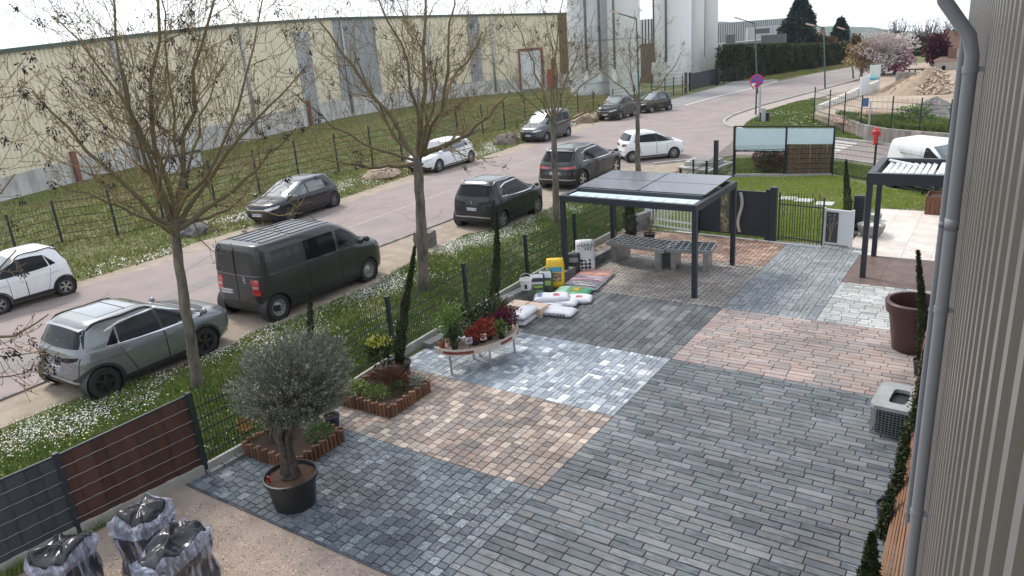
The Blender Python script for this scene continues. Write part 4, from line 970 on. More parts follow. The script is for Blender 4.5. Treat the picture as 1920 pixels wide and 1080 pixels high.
# silos
M_silo = mat('silo_steel', (.74, .75, .74), .4, .15, var=.05, scale=.3, streak=(1, 1, .15))
M_silo2 = mat('silo_shell', (.60, .615, .62), .45, .15, var=.08, scale=.3, streak=(1, 1, .15))
def silo(u0, u1, D, h, label, m, pipes=(), vb=None, band=None):
    c = at((u0+u1)/2, 100, D); r = (u1-u0)/2/FPX*D*1.03
    t = thing('silo', label, 'silo', (c[0], c[1], 0), 0, 'tall steel silos of the factory')
    mb = MB(); mb.lathe([(r*.98, 0), (r*.98, 1.2), (r, 1.25), (r, h), (r*.3, h+r*.45), (.01, h+r*.45)], (c[0], c[1], 0), 40); obj('shell', mb, m, t, smooth=True, auto=35)
    fw = Vector((-c[0], -c[1])).normalized(); sd_ = Vector((-fw.y, fw.x))
    for q in pipes:
        q = -q; p = Vector((c[0], c[1]))+fw*r*math.sqrt(max(0, 1-q*q))*1.02+sd_*q*r; mb = MB(); mb.tube([(p.x, p.y, 2.2), (p.x, p.y, h-.5)], .13, 8); obj('pipe', mb, mat('pipe_grey', (.17, .165, .18), .5), t, smooth=True)
        mb = MB(); mb.box(p.x-.22, p.y-.22, 1.4, p.x+.22, p.y+.22, 2.6); obj('valve_box', mb, M_silo, t)
    for zz in ([band] if band else []):
        mb = MB(); mb.lathe([(r*1.01, zz-.08), (r*1.02, zz-.08), (r*1.02, zz+.08), (r*1.01, zz+.08)], (c[0], c[1], 0), 40); obj('ring', mb, M_zinc, t)
    return t
silo(1070, 1146, 83, 17, 'broad pale silo with ring seam, leftmost of the silos', M_silo2, (-.4, .2), band=5.5)
silo(1143, 1198, 80, 17, 'pale silo second from the left with ring seam', M_silo, (.6,), band=5.5)
silo(1228, 1292, 90, 18, 'broad white silo right of the black and white striped building', M_silo, (.3, .93))
silo(1287, 1318, 93, 18, 'slimmer white silo between two dark vertical pipes', M_silo, (.75,))
silo(1312, 1343, 96, 18, 'rightmost white silo beside the steel gate', M_silo, (.45,))
# striped building between the silos
sb = thing('factory_building', 'black and white striped factory front between two groups of silos', 'factory', (*at(1213, 150, 96)[:2], 0))
c0 = Vector(at(1188, 100, 97)[:2]); c1 = Vector(at(1240, 100, 97)[:2]); z0, z1 = ZH(84, c0), ZH(38, c0)
mb = MB(); mb.bar((c0.x, c0.y, z0/2), (c1.x, c1.y, z0/2), .8, z0); obj('lower_wall', mb, mat('brown_wall', (.16, .13, .105), .8, var=.15), sb)
mb = MB(); mb.bar((c0.x, c0.y, (z0+z1)/2), (c1.x, c1.y, (z0+z1)/2), 1, z1-z0); obj('upper_wall', mb, mat('black_sheet', (.02, .02, .022), .5), sb)
for i in range(9):
    p = c0.lerp(c1, (i+.5)/9); fwd = -p.normalized()*.55; mb = MB(); mb.bar((p.x+fwd.x, p.y+fwd.y, z0), (p.x+fwd.x, p.y+fwd.y, z1), .22, .1); obj('white_rib', mb, mat('white_metal', (.7, .7, .7), .5), sb)
mb = MB(); q = Vector(at(1186, 60, 90)[:2]); mb.box(q.x-.6, q.y-.6, ZH(85, q), q.x+.6, q.y+.6, ZH(25, q)); obj('lift_shaft', mb, mat('slate_cladding', (.10, .12, .15), .5), sb)
mb = MB(); q = Vector(at(1188, 60, 91)[:2]); mb.box(q.x-.5, q.y-.5, 0, q.x+.5, q.y+.5, ZH(85, q)); obj('dark_shaft', mb, mat('dark_shaft', (.03, .022, .02), .7), sb)
mb = MB(); mb.tube([(q.x, q.y, ZH(26, q)), (q.x, q.y, ZH(6, q))], .05, 5); obj('antenna', mb, M_anthl, sb)
# corrugated factory hall behind the hedge
fh = thing('factory_hall', 'long grey ribbed factory hall rising behind the conifer hedge', 'factory', (*at(1420, 100, 150)[:2], 0))
def ribwall(u0, u1, v0, v1, D0, D1, n, parent, mA, mB_, zb=None):
    a, b = Vector(at(u0, 60, D0)[:2]), Vector(at(u1, 60, D1)[:2]); zt_a, zt_b = ZH(v0, a), ZH(v0+(v1 and 0), b)
    za = ZH(v1, a) if zb is None else zb
    mb = MB(); mb.bar((a.x, a.y, (za+zt_a)/2), (b.x, b.y, (za+zt_a)/2), .5, zt_a-za); obj('wall', mb, mA, parent)
    dr = MB()
    for i in range(n):
        p = a.lerp(b, (i+.5)/n); f = -p.normalized()*.35; dr.bar((p.x+f.x, p.y+f.y, za+.2), (p.x+f.x, p.y+f.y, zt_a-.1), .16, .12); 
    obj('dark_rib', dr, mB_, parent, kind=None)
ribwall(1336, 1475, 44, 140, 150, 165, 34, fh, mat('hall_grey', (.42, .43, .44), .5), mat('hall_rib', (.10, .11, .13), .5), zb=-1)
ribwall(1400, 1505, 52, 140, 140, 150, 10, fh, mat('hall_pale', (.52, .53, .53), .5), MATS['hall_grey'], zb=-1)
a = Vector(at(1345, 60, 128)[:2]); b = Vector(at(1480, 60, 140)[:2]); mb = MB(); zt_ = ZH(82, a); mb.bar((a.x, a.y, zt_/2), (b.x, b.y, zt_/2), 3, zt_); obj('low_annex', mb, mat('annex', (.25, .255, .26), .6, var=.15), fh)
for u0, u1, v0, v1 in ((1364, 1376, 66, 80), (1432, 1470, 66, 80), (1420, 1440, 54, 62)):
    q = at((u0+u1)/2, (v0+v1)/2, 126); q0 = at(u0, (v0+v1)/2, 126); hh = (v1-v0)/FPX*126/2; ww = (u1-u0)/FPX*126/2
    mb = MB(); mb.box(q[0]-ww, q[1]-.6, q[2]-hh, q[0]+ww, q[1]+.6, q[2]+hh); obj('roof_plant', mb, mat('roof_plant', (.10, .11, .12), .5), fh)
# loading yard: lorry and stacked stuff behind the gate
lr = thing('lorry', 'white lorry standing in the factory yard left of the hedge', 'lorry', (*at(1370, 120, 104)[:2], 0))
for nm, u0, u1, v0, v1, m_ in (('roof', 1347, 1390, 93, 98, mat('white_metal', (.7, .7, .7), .5)), ('box_body', 1349, 1388, 98, 112, mat('lorry_body', (.36, .35, .32), .5, var=.3)), ('window', 1362, 1382, 101, 107, M_glass), ('chassis', 1347, 1390, 112, 122, mat('chassis', (.18, .17, .16), .6, var=.5, scale=3)), ('bumper', 1349, 1389, 122, 131, mat('chassis_dark', (.07, .07, .07), .6, var=.5, scale=3))):
    D = 104 if nm != 'window' else 103.2; a, b = at(u0, (v0+v1)/2, D), at(u1, (v0+v1)/2, D); hh = (v1-v0)/FPX*D
    mb = MB(); mb.bar(a, (b[0], b[1], a[2]), .8 if nm == 'window' else 2.3, hh); obj(nm, mb, m_, lr)
# sliding gate of the factory
def wirefence(name, label, cat, pts, hs, m, post_w=.06, du=.05, dz=.2, posts=None, wire=.005, parent=None, mesh=True, hpost=None, group=None):
    """rigid mesh fence: posts at pts (world xy), heights hs; verticals every du, horizontals every dz"""
    rt_ = parent or thing(name, label, cat, (*pts[0], 0), 0, group)
    for i, p in enumerate(pts):
        mb = MB(); h = hs[i]+.05 if hpost is None else hpost; mb.box(p[0]-post_w/2, p[1]-post_w/2, -.05, p[0]+post_w/2, p[1]+post_w/2, h); obj('post', mb, m, rt_)
    if mesh:
        for i in range(len(pts)-1):
            a, b = Vector((*pts[i], 0)), Vector((*pts[i+1], 0)); n = max(2, int((b-a).length/du)); mb = MB(); h0, h1 = hs[i], hs[i+1]
            for k in range(1, n):
                t = k/n; p = a.lerp(b, t); h = h0+(h1-h0)*t; tri_tube(mb, (p.x, p.y, .06), (p.x, p.y, h), wire)
            z = .1
            while z < min(h0, h1): 
                tri_tube(mb, (a.x, a.y, z), (b.x, b.y, z), wire*1.3); tri_tube(mb, (a.x, a.y, z+.012), (b.x, b.y, z+.012), wire*1.1); z += dz
            obj('wire_panel', mb, m, rt_)
    return rt_
def tri_tube(mb, a, b, r):
    a, b = Vector(a), Vector(b); d = (b-a).normalized(); u = d.orthogonal().normalized(); w = d.cross(u); o = len(mb.v)
    for p in (a, b):
        for k in range(3):
            t = 2*PI*k/3; q = p+(u*math.cos(t)+w*math.sin(t))*r; mb.v.append(tuple(q))
    for k in range(3): mb.f.append((o+k, o+(k+1) % 3, o+3+(k+1) % 3, o+3+k))
M_fgreen = mat('fence_green', (.014, .028, .025), .5)
M_fblack = mat('fence_black', (.015, .018, .018), .5)
sg_ = thing('sliding_gate', 'dark steel sliding gate of the factory in front of the silos', 'gate', (*G(1300, 175), 0))
a, b = Vector((*G(1292, 172), 0)), Vector((*G(1342, 159), 0)); mb = MB(); h = ZH(140, a.xy)
mb.bar((a.x, a.y, .25), (b.x, b.y, .25), .1, .35); mb.bar((a.x, a.y, h), (b.x, b.y, h), .1, .12); obj('frame', mb, M_fblack, sg_)
mb = MB()
for k in range(60):
    p = a.lerp(b, k/59); mb.bar((p.x, p.y, .3), (p.x, p.y, h), .07)
obj('bars', mb, M_anthl, sg_)
for u, v, tt in ((1286, 175, 136), (1294, 172, 136), (1343, 160, 128), (1347, 158, 126)):
    p = G(u, v); mb = MB(); mb.box(p[0]-.11, p[1]-.11, 0, p[0]+.11, p[1]+.11, ZH(tt, p)); obj('gate_post', mb, M_fblack, sg_)
# boundary fence along the far verge
fp = [(-150, 570, 505), (-60, 532, 470), (35, 485, 405), (118, 458, 378), (222, 444, 350), (310, 425, 335), (406, 390, 303), (488, 366, 283), (563, 345, 265), (636, 327, 252), (700, 313, 228), (755, 304, 222), (805, 280, 212), (858, 252, 199), (906, 254, 196), (947, 243, 192), (985, 228, 186), (1022, 222, 180), (1053, 213, 176), (1084, 212, 174), (1113, 206, 172), (1150, 205, 168), (1190, 198, 160), (1222, 190, 152), (1247, 184, 146), (1263, 180, 145), (1280, 178, 142)]
fpp = [G(u, b_) for u, b_, t_ in fp]; fh_ = [min(2.2, max(1.3, ZH(t_, G(u, b_)))) for u, b_, t_ in fp]
wirefence('mesh_fence', 'long dark green mesh fence on thin posts along the far grass verge', 'fence', fpp, fh_, M_fgreen, .07, du=.14, dz=.3, wire=.006)
wirefence('mesh_fence', 'short dark fence between the factory gate and the conifer hedge', 'fence', [G(1346, 160), G(1358, 158), G(1369, 155), G(1381, 153), G(1392, 151)], [1.7]*5, M_fblack, .09, du=.2, dz=.4, wire=.006)
# ============================================================ OUR OWN BUILDING, right edge
wb_ = thing('metal_building', 'beige ribbed metal wall with grey downpipes filling the right edge', 'building', (.0, 1.2, 0))
wa, wbp = Vector((.36, -2.0)), Vector((-.62, 13.2))
wd = (wbp-wa).normalized(); wl = (wbp-wa).length; wn = Vector((-wd.y, wd.x))     # faces the yard
M_wall = mat('wall_cladding', (.235, .215, .205), .34, .35, var=.05, scale=1.2, streak=(1, 1, .1))
pitch = .225; n = int(wl/pitch); prof = []
for i in range(n):
    for t, dd in ((0, 0), (.40, 0), (.48, .095), (.80, .095)): prof.append(((i+t)*pitch, dd))
prof.append((n*pitch, 0))
mb = MB(); WH_ = 7.6
for s_, dd in prof:
    q = wa+wd*s_+wn*dd; mb.v += [(q.x, q.y, -.1), (q.x, q.y, WH_)]
for i in range(len(prof)-1): mb.f.append((2*i+2, 2*i, 2*i+1, 2*i+3))
obj('cladding', mb, M_wall, wb_)
mb = MB(); q = wa-wn*.1; r_ = wbp-wn*.1; mb.add([(q.x, q.y, -.1), (r_.x, r_.y, -.1), (r_.x+8, r_.y+.5, -.1), (q.x+8, q.y+.5, -.1), (q.x, q.y, WH_), (r_.x, r_.y, WH_), (r_.x+8, r_.y+.5, WH_+.5), (q.x+8, q.y+.5, WH_+.5)], [(0, 1, 5, 4), (1, 2, 6, 5), (2, 3, 7, 6), (3, 0, 4, 7), (4, 5, 6, 7)]); obj('wall_core', mb, M_wall, wb_)
mb = MB(); q = wa+wn*.17; r_ = wbp+wn*.17; mb.bar((q.x, q.y, WH_+.05), (r_.x, r_.y, WH_+.05), .42, .22); obj('eaves', mb, mat('eaves_grey', (.16, .165, .175), .5), wb_)
M_pipe = mat('downpipe_grey', (.205, .215, .235), .45, spec=.4)
def downpipe(u0, v0, D, rad, vtop, name='downpipe'):
    p = at(u0, v0, D); x, y = p[0], p[1]; zt_ = ZH(vtop, (x, y)); mb = MB()
    k = Vector(at(u0, v0, 1)).xy-Vector((0, 0)); left = Vector((wn.x, wn.y, 0))
    pts = [(x, y, -.05), (x, y, zt_-.12), (x+left.x*.02, y+left.y*.02, zt_-.03), (x+left.x*.14, y+left.y*.14, zt_+.14), (x+left.x*.17, y+left.y*.17, zt_+.24), (x+left.x*.17, y+left.y*.17, zt_+.9)]
    mb.tube(pts, rad, 18, caps=False); o = obj(name, mb, M_pipe, wb_, smooth=True)
    for dv in (130, 580, 960):
        zc = ZH(dv, (x, y)); mb = MB(); mb.lathe([(rad*1.0, zc-.016), (rad*1.14, zc-.016), (rad*1.14, zc+.016), (rad*1.0, zc+.016)], (x, y, 0), 20); mb.bar((x, y, zc), (x-left.x*(rad+.12), y-left.y*(rad+.12), zc), .025); obj('clamp', mb, M_pipe, o)
    for dv in (420,): 
        zc = ZH(dv, (x, y)); mb = MB(); mb.lathe([(rad*1.0, zc-.03), (rad*1.06, zc-.03), (rad*1.06, zc+.03), (rad, zc+.03)], (x, y, 0), 20); obj('joint_sleeve', mb, M_pipe, o, smooth=True)
downpipe(1799, 300, 4.3, .032, 55)
downpipe(1781, 300, 8.2, .032, 40)
# ============================================================ VEGETATION
def quads(P, N_, size, aspect=.5, seed=0, up=0.0, curl=0):
    """one small leaf (quad) per point P; N_ = preferred long direction or None"""
    r = np.random.default_rng(seed); n = len(P)
    D = r.normal(size=(n, 3))
    if N_ is not None: D = D*(.55)+N_*1.0
    D[:, 2] += up; D /= np.linalg.norm(D, axis=1, keepdims=True)+1e-9
    U = np.cross(D, r.normal(size=(n, 3))); U /= np.linalg.norm(U, axis=1, keepdims=True)+1e-9
    s = (size*r.uniform(.6, 1.3, n))[:, None]
    a = P-D*s*0; V = np.stack([a, a+D*s*.5+U*s*aspect*.5, a+D*s, a+D*s*.5-U*s*aspect*.5], 1).reshape(-1, 3)
    return V, (np.arange(n)*4)[:, None]+np.array([[0, 1, 2, 3]])
def leafobj(name, P, size, m, parent=None, aspect=.5, N_=None, seed=0, up=0.0, **k):
    V, F = quads(np.asarray(P, float), N_, size, aspect, seed, up)
    return obj(name, fastmesh(name, V, F, None), m, parent, **k)
def leafmat(name, c, c2, rnd=.45, rough=.7, scale=3):
    m = mat(name, c, rough, col2=c2, scale=scale, rnd=rnd, spec=.25); return m
M_bark = mat('bark', (.21, .18, .145), .95, scale=7, col2=(.065, .055, .046), bump=1, bscale=24, streak=(1, 1, .35))
M_twig = mat('lichen_twigs', (.15, .115, .075), .9, scale=1.4, col2=(.26, .185, .07), rnd=.3)
M_seed = mat('seed_clusters', (.022, .017, .024), .8, rnd=.4)
def curve(a, b, bend, n=7, up=.25, jit=.06):
    a, b = Vector(a), Vector(b); L_ = (b-a).length; ax = (b-a).normalized()
    side = ax.cross(Vector((random.gauss(0, 1), random.gauss(0, 1), random.gauss(0, 1)))).normalized()*bend*L_
    pts = []
    for i in range(n+1):
        t = i/n; k = math.sin(PI*t)
        p = a.lerp(b, t)+side*k-Vector((0, 0, 1))*k*up*L_*.5
        if 0 < i < n: p += Vector((random.gauss(0, 1), random.gauss(0, 1), random.gauss(0, 1)))*jit*L_/n
        pts.append(p)
    return pts
def bare_tree(label, base, fork, D, limbs, r0, rf, seed, clusters=90, dens=1.0, zmin=-9):
    random.seed(seed)
    b = Vector((*base, 0)) if len(base) == 2 else Vector(base); f = Vector(fork)
    t = thing('bare_tree', label, 'tree', (b.x, b.y, 0), 0, 'bare ash trees along the verge')
    mb = MB(); pts = curve(b-Vector((0, 0, .15)), f, .008, 12, 0, .035); rad = [r0*(1.28 if i == 0 else 1.08 if i == 1 else 1)*(1-.34*i/12) for i in range(13)]
    mb.tube(pts, rad, 14); 
    for i in range(len(mb.v)):
        p = Vector(mb.v[i]); mb.v[i] = tuple(p+mnoise.noise_vector(p*3.0)*.02+mnoise.noise_vector(p*9)*.012)
    tw = MB(); lm = MB(); tips = []
    def grow(p0, p1, r, lev):
        L_ = (p1-p0).length; n = {0: 9, 1: 6, 2: 5, 3: 3}[lev]
        pts = curve(p0, p1, random.uniform(.03, .10), n, {0: .05+.30*max(0, .75-(p1-p0).normalized().z), 1: .22, 2: .3, 3: .1}[lev], .10)
        r1 = {0: .25, 1: .3, 2: .45, 3: .6}[lev]
        rr = [max(.0042, r*(1-(1-r1)*i/n)) for i in range(n+1)]
        (lm if lev == 0 else tw).tube(pts, rr, {0: 8, 1: 5, 2: 3, 3: 3}[lev], caps=False)
        if lev == 3: tips.append(pts[-1]); return
        m_ = {0: int(L_*3.7*dens), 1: int(L_*4.1*dens), 2: int(L_*4.6*dens)}[lev]
        for _ in range(max(2, m_)):
            q = random.uniform(.18 if lev == 0 else .25, .98); i = min(n-1, int(q*n)); p = pts[i].lerp(pts[i+1], q*n-i)
            d = (pts[i+1]-pts[i]).normalized(); s_ = d.cross(Vector((random.gauss(0, 1), random.gauss(0, 1), random.gauss(0, .6)))).normalized()
            nd = (d*random.uniform(.5, 1.0)+s_*random.uniform(.55, 1.0)+Vector((0, 0, random.uniform(.0, .5)))).normalized()
            ln = {0: random.uniform(.28, .55)*L_*(1.15-q*.6), 1: random.uniform(.25, .5)*L_, 2: random.uniform(.12, .30)}[lev]
            ln = min(ln, {0: 2.0, 1: .85, 2: .3}[lev])
            grow(p, p+nd*ln, max(.005, rr[i]*{0: .36, 1: .46, 2: .7}[lev]), lev+1)
        tips.append(pts[-1])
    for (u, v, dd) in limbs:
        e = Vector(at(u, v, D+dd)); grow(f-Vector((0, 0, random.uniform(0, .35))), e, rf*random.uniform(.30, .58), 0)
    obj('trunk', mb, M_bark, t, smooth=True)
    obj('main_limbs', lm, mat('limb_bark', (.14, .115, .085), .95, scale=6, col2=(.18, .135, .06), bump=.8, bscale=30), t, smooth=True)
    obj('branches', tw, M_twig, t, smooth=False, kind='stuff')
    bp_ = np.array([tuple(q) for q in tips]); leafobj('buds', np.concatenate([bp_, bp_]), .034, leafmat('bud_brown', (.26, .18, .07), (.17, .11, .06), .4), t, aspect=.6, seed=seed, up=.6, kind='stuff')
    if clusters:
        P = []; N_ = []; r = np.random.default_rng(seed)
        for c in random.sample(tips, min(clusters, len(tips))):
            k = 24; o = r.normal(size=(k, 3))*[.022, .022, .038]+[0, 0, -.06]; P.append(np.array(c)+o)
        P = np.concatenate(P); leafobj('seed_clusters', P, .05, M_seed, t, aspect=.45, N_=np.tile([0, 0, -1.], (len(P), 1)), seed=seed, kind='stuff')
    return t
def dist(p): return math.hypot(p[0], p[1])
b = G(372, 730); D = dist(b)
bare_tree('tall bare ash whose trunk crosses the silver SUV, yellow lichen and dark seed clusters', b, at(326, 412, D), D, [(60, 170, -.5), (100, 30, .8), (200, -60, -.6), (275, -120, .6), (350, -130, -.7), (430, -90, .5), (500, -40, -.8), (560, 140, .6), (95, 340, -.9), (555, 240, -.6), (420, 120, 1.4), (230, 130, -1.3), (120, 260, 1.3), (480, 330, .3)], .118, .10, 11, 170)
b = G(793, 545); D = dist(b)
bare_tree('bare ash with thick dark forked trunk beside the grey stone block and white hatchback', b, at(782, 285, D), D, [(545, 170, -.5), (590, 30, .8), (690, -60, -.8), (765, -90, .6), (850, -40, -.4), (905, 60, .9), (950, 180, -.7), (610, 300, .3), (660, 90, 1.2), (820, 110, -1.3), (900, 240, .4)], .165, .12, 23, 60)
b = G(1043, 420); D = dist(b)
bare_tree('slimmer bare ash standing before the charcoal coupe SUV', b, at(1036, 215, D), D, [(900, 90, -.5), (955, 10, .8), (1010, -30, -.6), (1060, -30, .6), (1115, 20, -.7), (1150, 110, .5), (910, 190, .8), (1140, 190, -.8), (1030, 60, 1.2), (985, 150, -1)], .125, .085, 37, 60)
b = G(1197, 330); D = dist(b)
bare_tree('farthest bare ash standing before the white hatchback', b, at(1196, 180, D), D, [(1110, 120, -.5), (1150, 50, .8), (1190, 20, -.6), (1240, 30, .6), (1285, 90, -.7), (1120, 180, .5), (1290, 160, .8), (1210, 90, -1)], .125, .075, 41, 40, dens=.8)
D = 11.5; b0 = at(-190, 900, D)
bare_tree('bare tree outside the left edge with only its twigs reaching into view', (b0[0], b0[1], 0), at(-150, 560, D), D, [(10, 215, -.3), (25, 330, .5), (90, 590, -.4), (60, 690, .4), (105, 640, .1), (-40, 100, 0), (30, 470, .3)], .13, .06, 53, 40, dens=.75)
# ---------------------------------------------------------------- clipped and conifer plants
M_cyp = leafmat('cypress_green', (.035, .055, .022), (.06, .075, .03))
def cone_points(n, h, r, seed, p=.8, jag=.18):
    g = np.random.default_rng(seed); z = g.uniform(0, 1, n)**1.05; th = g.uniform(0, 2*PI, n)
    prof = np.where(z < .12, .55+z/.12*.45, (1-(z-.12)/.88)**p); rr = r*prof*(1-jag+2*jag*g.random(n))*(.55+.45*g.random(n)**.4)*(1+.2*np.sin(z*37+th*2))
    return np.c_[rr*np.cos(th), rr*np.sin(th), z*h], np.c_[np.cos(th)*.35, np.sin(th)*.35, np.full(n, 1.)]
def pot(parent, c, r, h, m, z0=0, soil=(.06, .04, .03), rim=.018, name='pot'):
    mb = MB(); mb.lathe([(.001, z0+.01), (r*.72, z0), (r*.80, z0+h*.3), (r*.97, z0+h*.9), (r*1.04, z0+h*.9), (r*1.06, z0+h*.98), (r*1.02, z0+h), (r*.95, z0+h), (r*.92, z0+h*.85), (.001, z0+h*.85)], (c[0], c[1], 0), 32); p = obj(name, mb, m, parent, smooth=True, auto=35)
    s = MB(); s.disc((c[0], c[1], z0+h*.90), r*.945, 26); obj('soil', s, mat('potting_soil', soil, 1, var=.5, scale=20, bump=1, bscale=60), p); return p
M_potblk = mat('black_pot', (.022, .023, .025), .5, spec=.4)
def cypress(label, base, vtop, r, ph=0, seed=1, n=5200, pr=.2, lean=(0, 0), ut=None, z0=0, name='cypress', H=None, m=None, leaf=.045):
    t = thing(name, label, 'cypress', (*base, 0), 0, 'slim columnar cypresses'); h = (ZH(vtop, base) if H is None else H)-ph-z0
    if ut is not None:
        e = at(ut, vtop, dist(base)); h = e[2]-ph-z0; lean = (e[0]-base[0], e[1]-base[1])
    P, N_ = cone_points(n, h, r, seed); P += [base[0], base[1], z0+ph*.9]; P[:, 0] += lean[0]*(P[:, 2]/h)**1.3; P[:, 1] += lean[1]*(P[:, 2]/h)**1.3
    P[:, :2] += (np.c_[np.sin(P[:, 2]*2.1+seed), np.cos(P[:, 2]*1.7+seed)])*.025
    if ph: pot(t, base, pr, ph, M_potblk, z0)
    mb = MB(); mb.tube([(base[0], base[1], z0+ph*.8), (base[0]+lean[0]*.4, base[1]+lean[1]*.4, z0+ph+h*.6)], [.03, .015], 7); obj('trunk', mb, M_bark, t)
    leafobj('foliage', P, leaf, m or M_cyp, t, aspect=.4, N_=N_, seed=seed); return t
cypress('slim cypress in a black pot beside the near planter, in front of the fence post', G(752, 703), 462, .105, .28, 3, pr=.22, ut=768, n=7000)
cypress('slim dark cypress behind the potted plants of the curved table', G(928, 618), 395, .115, .25, 4, n=6500, ut=929)
cypress('short young cypress seen behind the olive crown', G(583, 690), 548, .09, .2, 5, n=2500, ut=576)
cypress('narrow cypress in a small black pot in front of the big brown pot', G(1725, 705), 468, .085, .30, 6, pr=.13, ut=1729, n=5200)
cypress('narrow cypress standing behind the white garden screen', G(1588, 440), 298, .13, .3, 7, n=5200, ut=1590)
cypress('dark cypress between the pergola posts by the white picket gate', G(1183, 455), 340, .20, .3, 8, n=6200, ut=1181, pr=.17)
cypress('cypress lying low at the wall foot in the bottom right corner', G(1628, 1125), 0, .12, 0, 9, H=.85, n=5200)
# olive tree in its tub
def olive():
    b = Vector((*G(555, 945), 0)); t = thing('olive_tree', 'round grey green olive tree with gnarled trunk in a wide black tub', 'olive tree', tuple(b))
    D = dist(b); r = .345
    mb = MB(); mb.lathe([(.001, .02), (r*.82, 0), (r*.86, .1), (r*.98, .43), (r*1.09, .44), (r*1.10, .50), (r*1.03, .505), (r*.96, .42), (.001, .42)], tuple(b), 40); p = obj('tub', mb, mat('black_tub', (.022, .023, .024), .42, var=.15, scale=5, streak=(1, 1, 9)), t, smooth=True, auto=35)
    for sg in (-1, 1):
        mb = MB(); a = .6; mb.tube([(b.x+r*1.05*math.cos(a+sg*1.5-.15), b.y+r*1.05*math.sin(a+sg*1.5-.15), .47), (b.x+r*1.22*math.cos(a+sg*1.5), b.y+r*1.22*math.sin(a+sg*1.5), .44), (b.x+r*1.05*math.cos(a+sg*1.5+.15), b.y+r*1.05*math.sin(a+sg*1.5+.15), .47)], .014, 6); obj('handle', mb, M_potblk, p)
    s = MB(); s.lathe([(.001, .47), (.2, .465), (r*.99, .445)], tuple(b), 30); s.noise(.012, 14); obj('soil', s, mat('bark_soil', (.13, .07, .045), 1, scale=25, col2=(.07, .04, .028), bump=1, bscale=80), p)
    g = MB(); g.box(b.x-.17, b.y-.26, .47, b.x-.11, b.y-.25, .56); obj('tag', g, M_red, t)
    # gnarled trunk
    c = Vector(at(553, 728, D)); tr = MB()
    for k in range(5):
        a = k*1.26; o = Vector((math.cos(a), math.sin(a), 0))
        pts = [b+o*.085+Vector((0, 0, .40)), b+o*.062+Vector((.01, 0, .62)), b+o*.05+Vector((.02, 0, .9)), b+o*.085+Vector((0, 0, 1.12)), c+o*.22+Vector((0, 0, -.12)), c+o*.38+Vector((0, 0, .12))]
        tr.tube(pts, [.085, .06, .052, .045, .026, .014], 9)
    tr.sphere((b.x, b.y, .47), .155, 12, 7, (1, 1, .5))
    for i in range(len(tr.v)):
        q = Vector(tr.v[i]); tr.v[i] = tuple(q+mnoise.noise_vector(q*9)*.022+mnoise.noise_vector(q*25)*.008)
    obj('trunk', tr, mat('olive_bark', (.10, .085, .07), .95, scale=14, col2=(.045, .038, .032), bump=1, bscale=40), t, smooth=True)
    g_ = np.random.default_rng(5); R_ = .82; tw = MB(); P = []; N_ = []
    for i in range(1150):
        d = g_.normal(size=3); d[2] = d[2]*.85+.12; d /= np.linalg.norm(d); rr = R_*(.80+.25*g_.random())*(1+.07*math.sin(d[0]*6)+.06*math.sin(d[1]*7+d[2]*5))
        if d[2] < -.45: rr *= .72
        e = np.array(c)+d*rr*[1.0, 1.0, .93]; s0 = np.array(c)+d*rr*g_.uniform(.2, .45)+[0, 0, -.12]
        mid = (s0+e)/2+g_.normal(size=3)*.04+[0, 0, -.03]; tip = e+[0, 0, .05]
        tw.tube([s0, mid, tip], [.006, .0045, .003], 3, caps=False)
        n = 21; tt = g_.uniform(.35, 1.03, n)[:, None]; q = np.where(tt < .5, s0+(mid-s0)*tt*2, mid+(tip-mid)*(tt-.5)*2); P.append(q+g_.normal(size=(n, 3))*.012); N_.append(np.tile((tip-mid)/np.linalg.norm(tip-mid), (n, 1)))
    obj('branches', tw, mat('olive_twig', (.16, .15, .125), .9), t)
    leafobj('foliage', np.concatenate(P), .052, leafmat('olive_leaf', (.13, .145, .105), (.23, .245, .20), .5, .6), t, aspect=.26, N_=np.concatenate(N_)*1.1, seed=3)
olive()
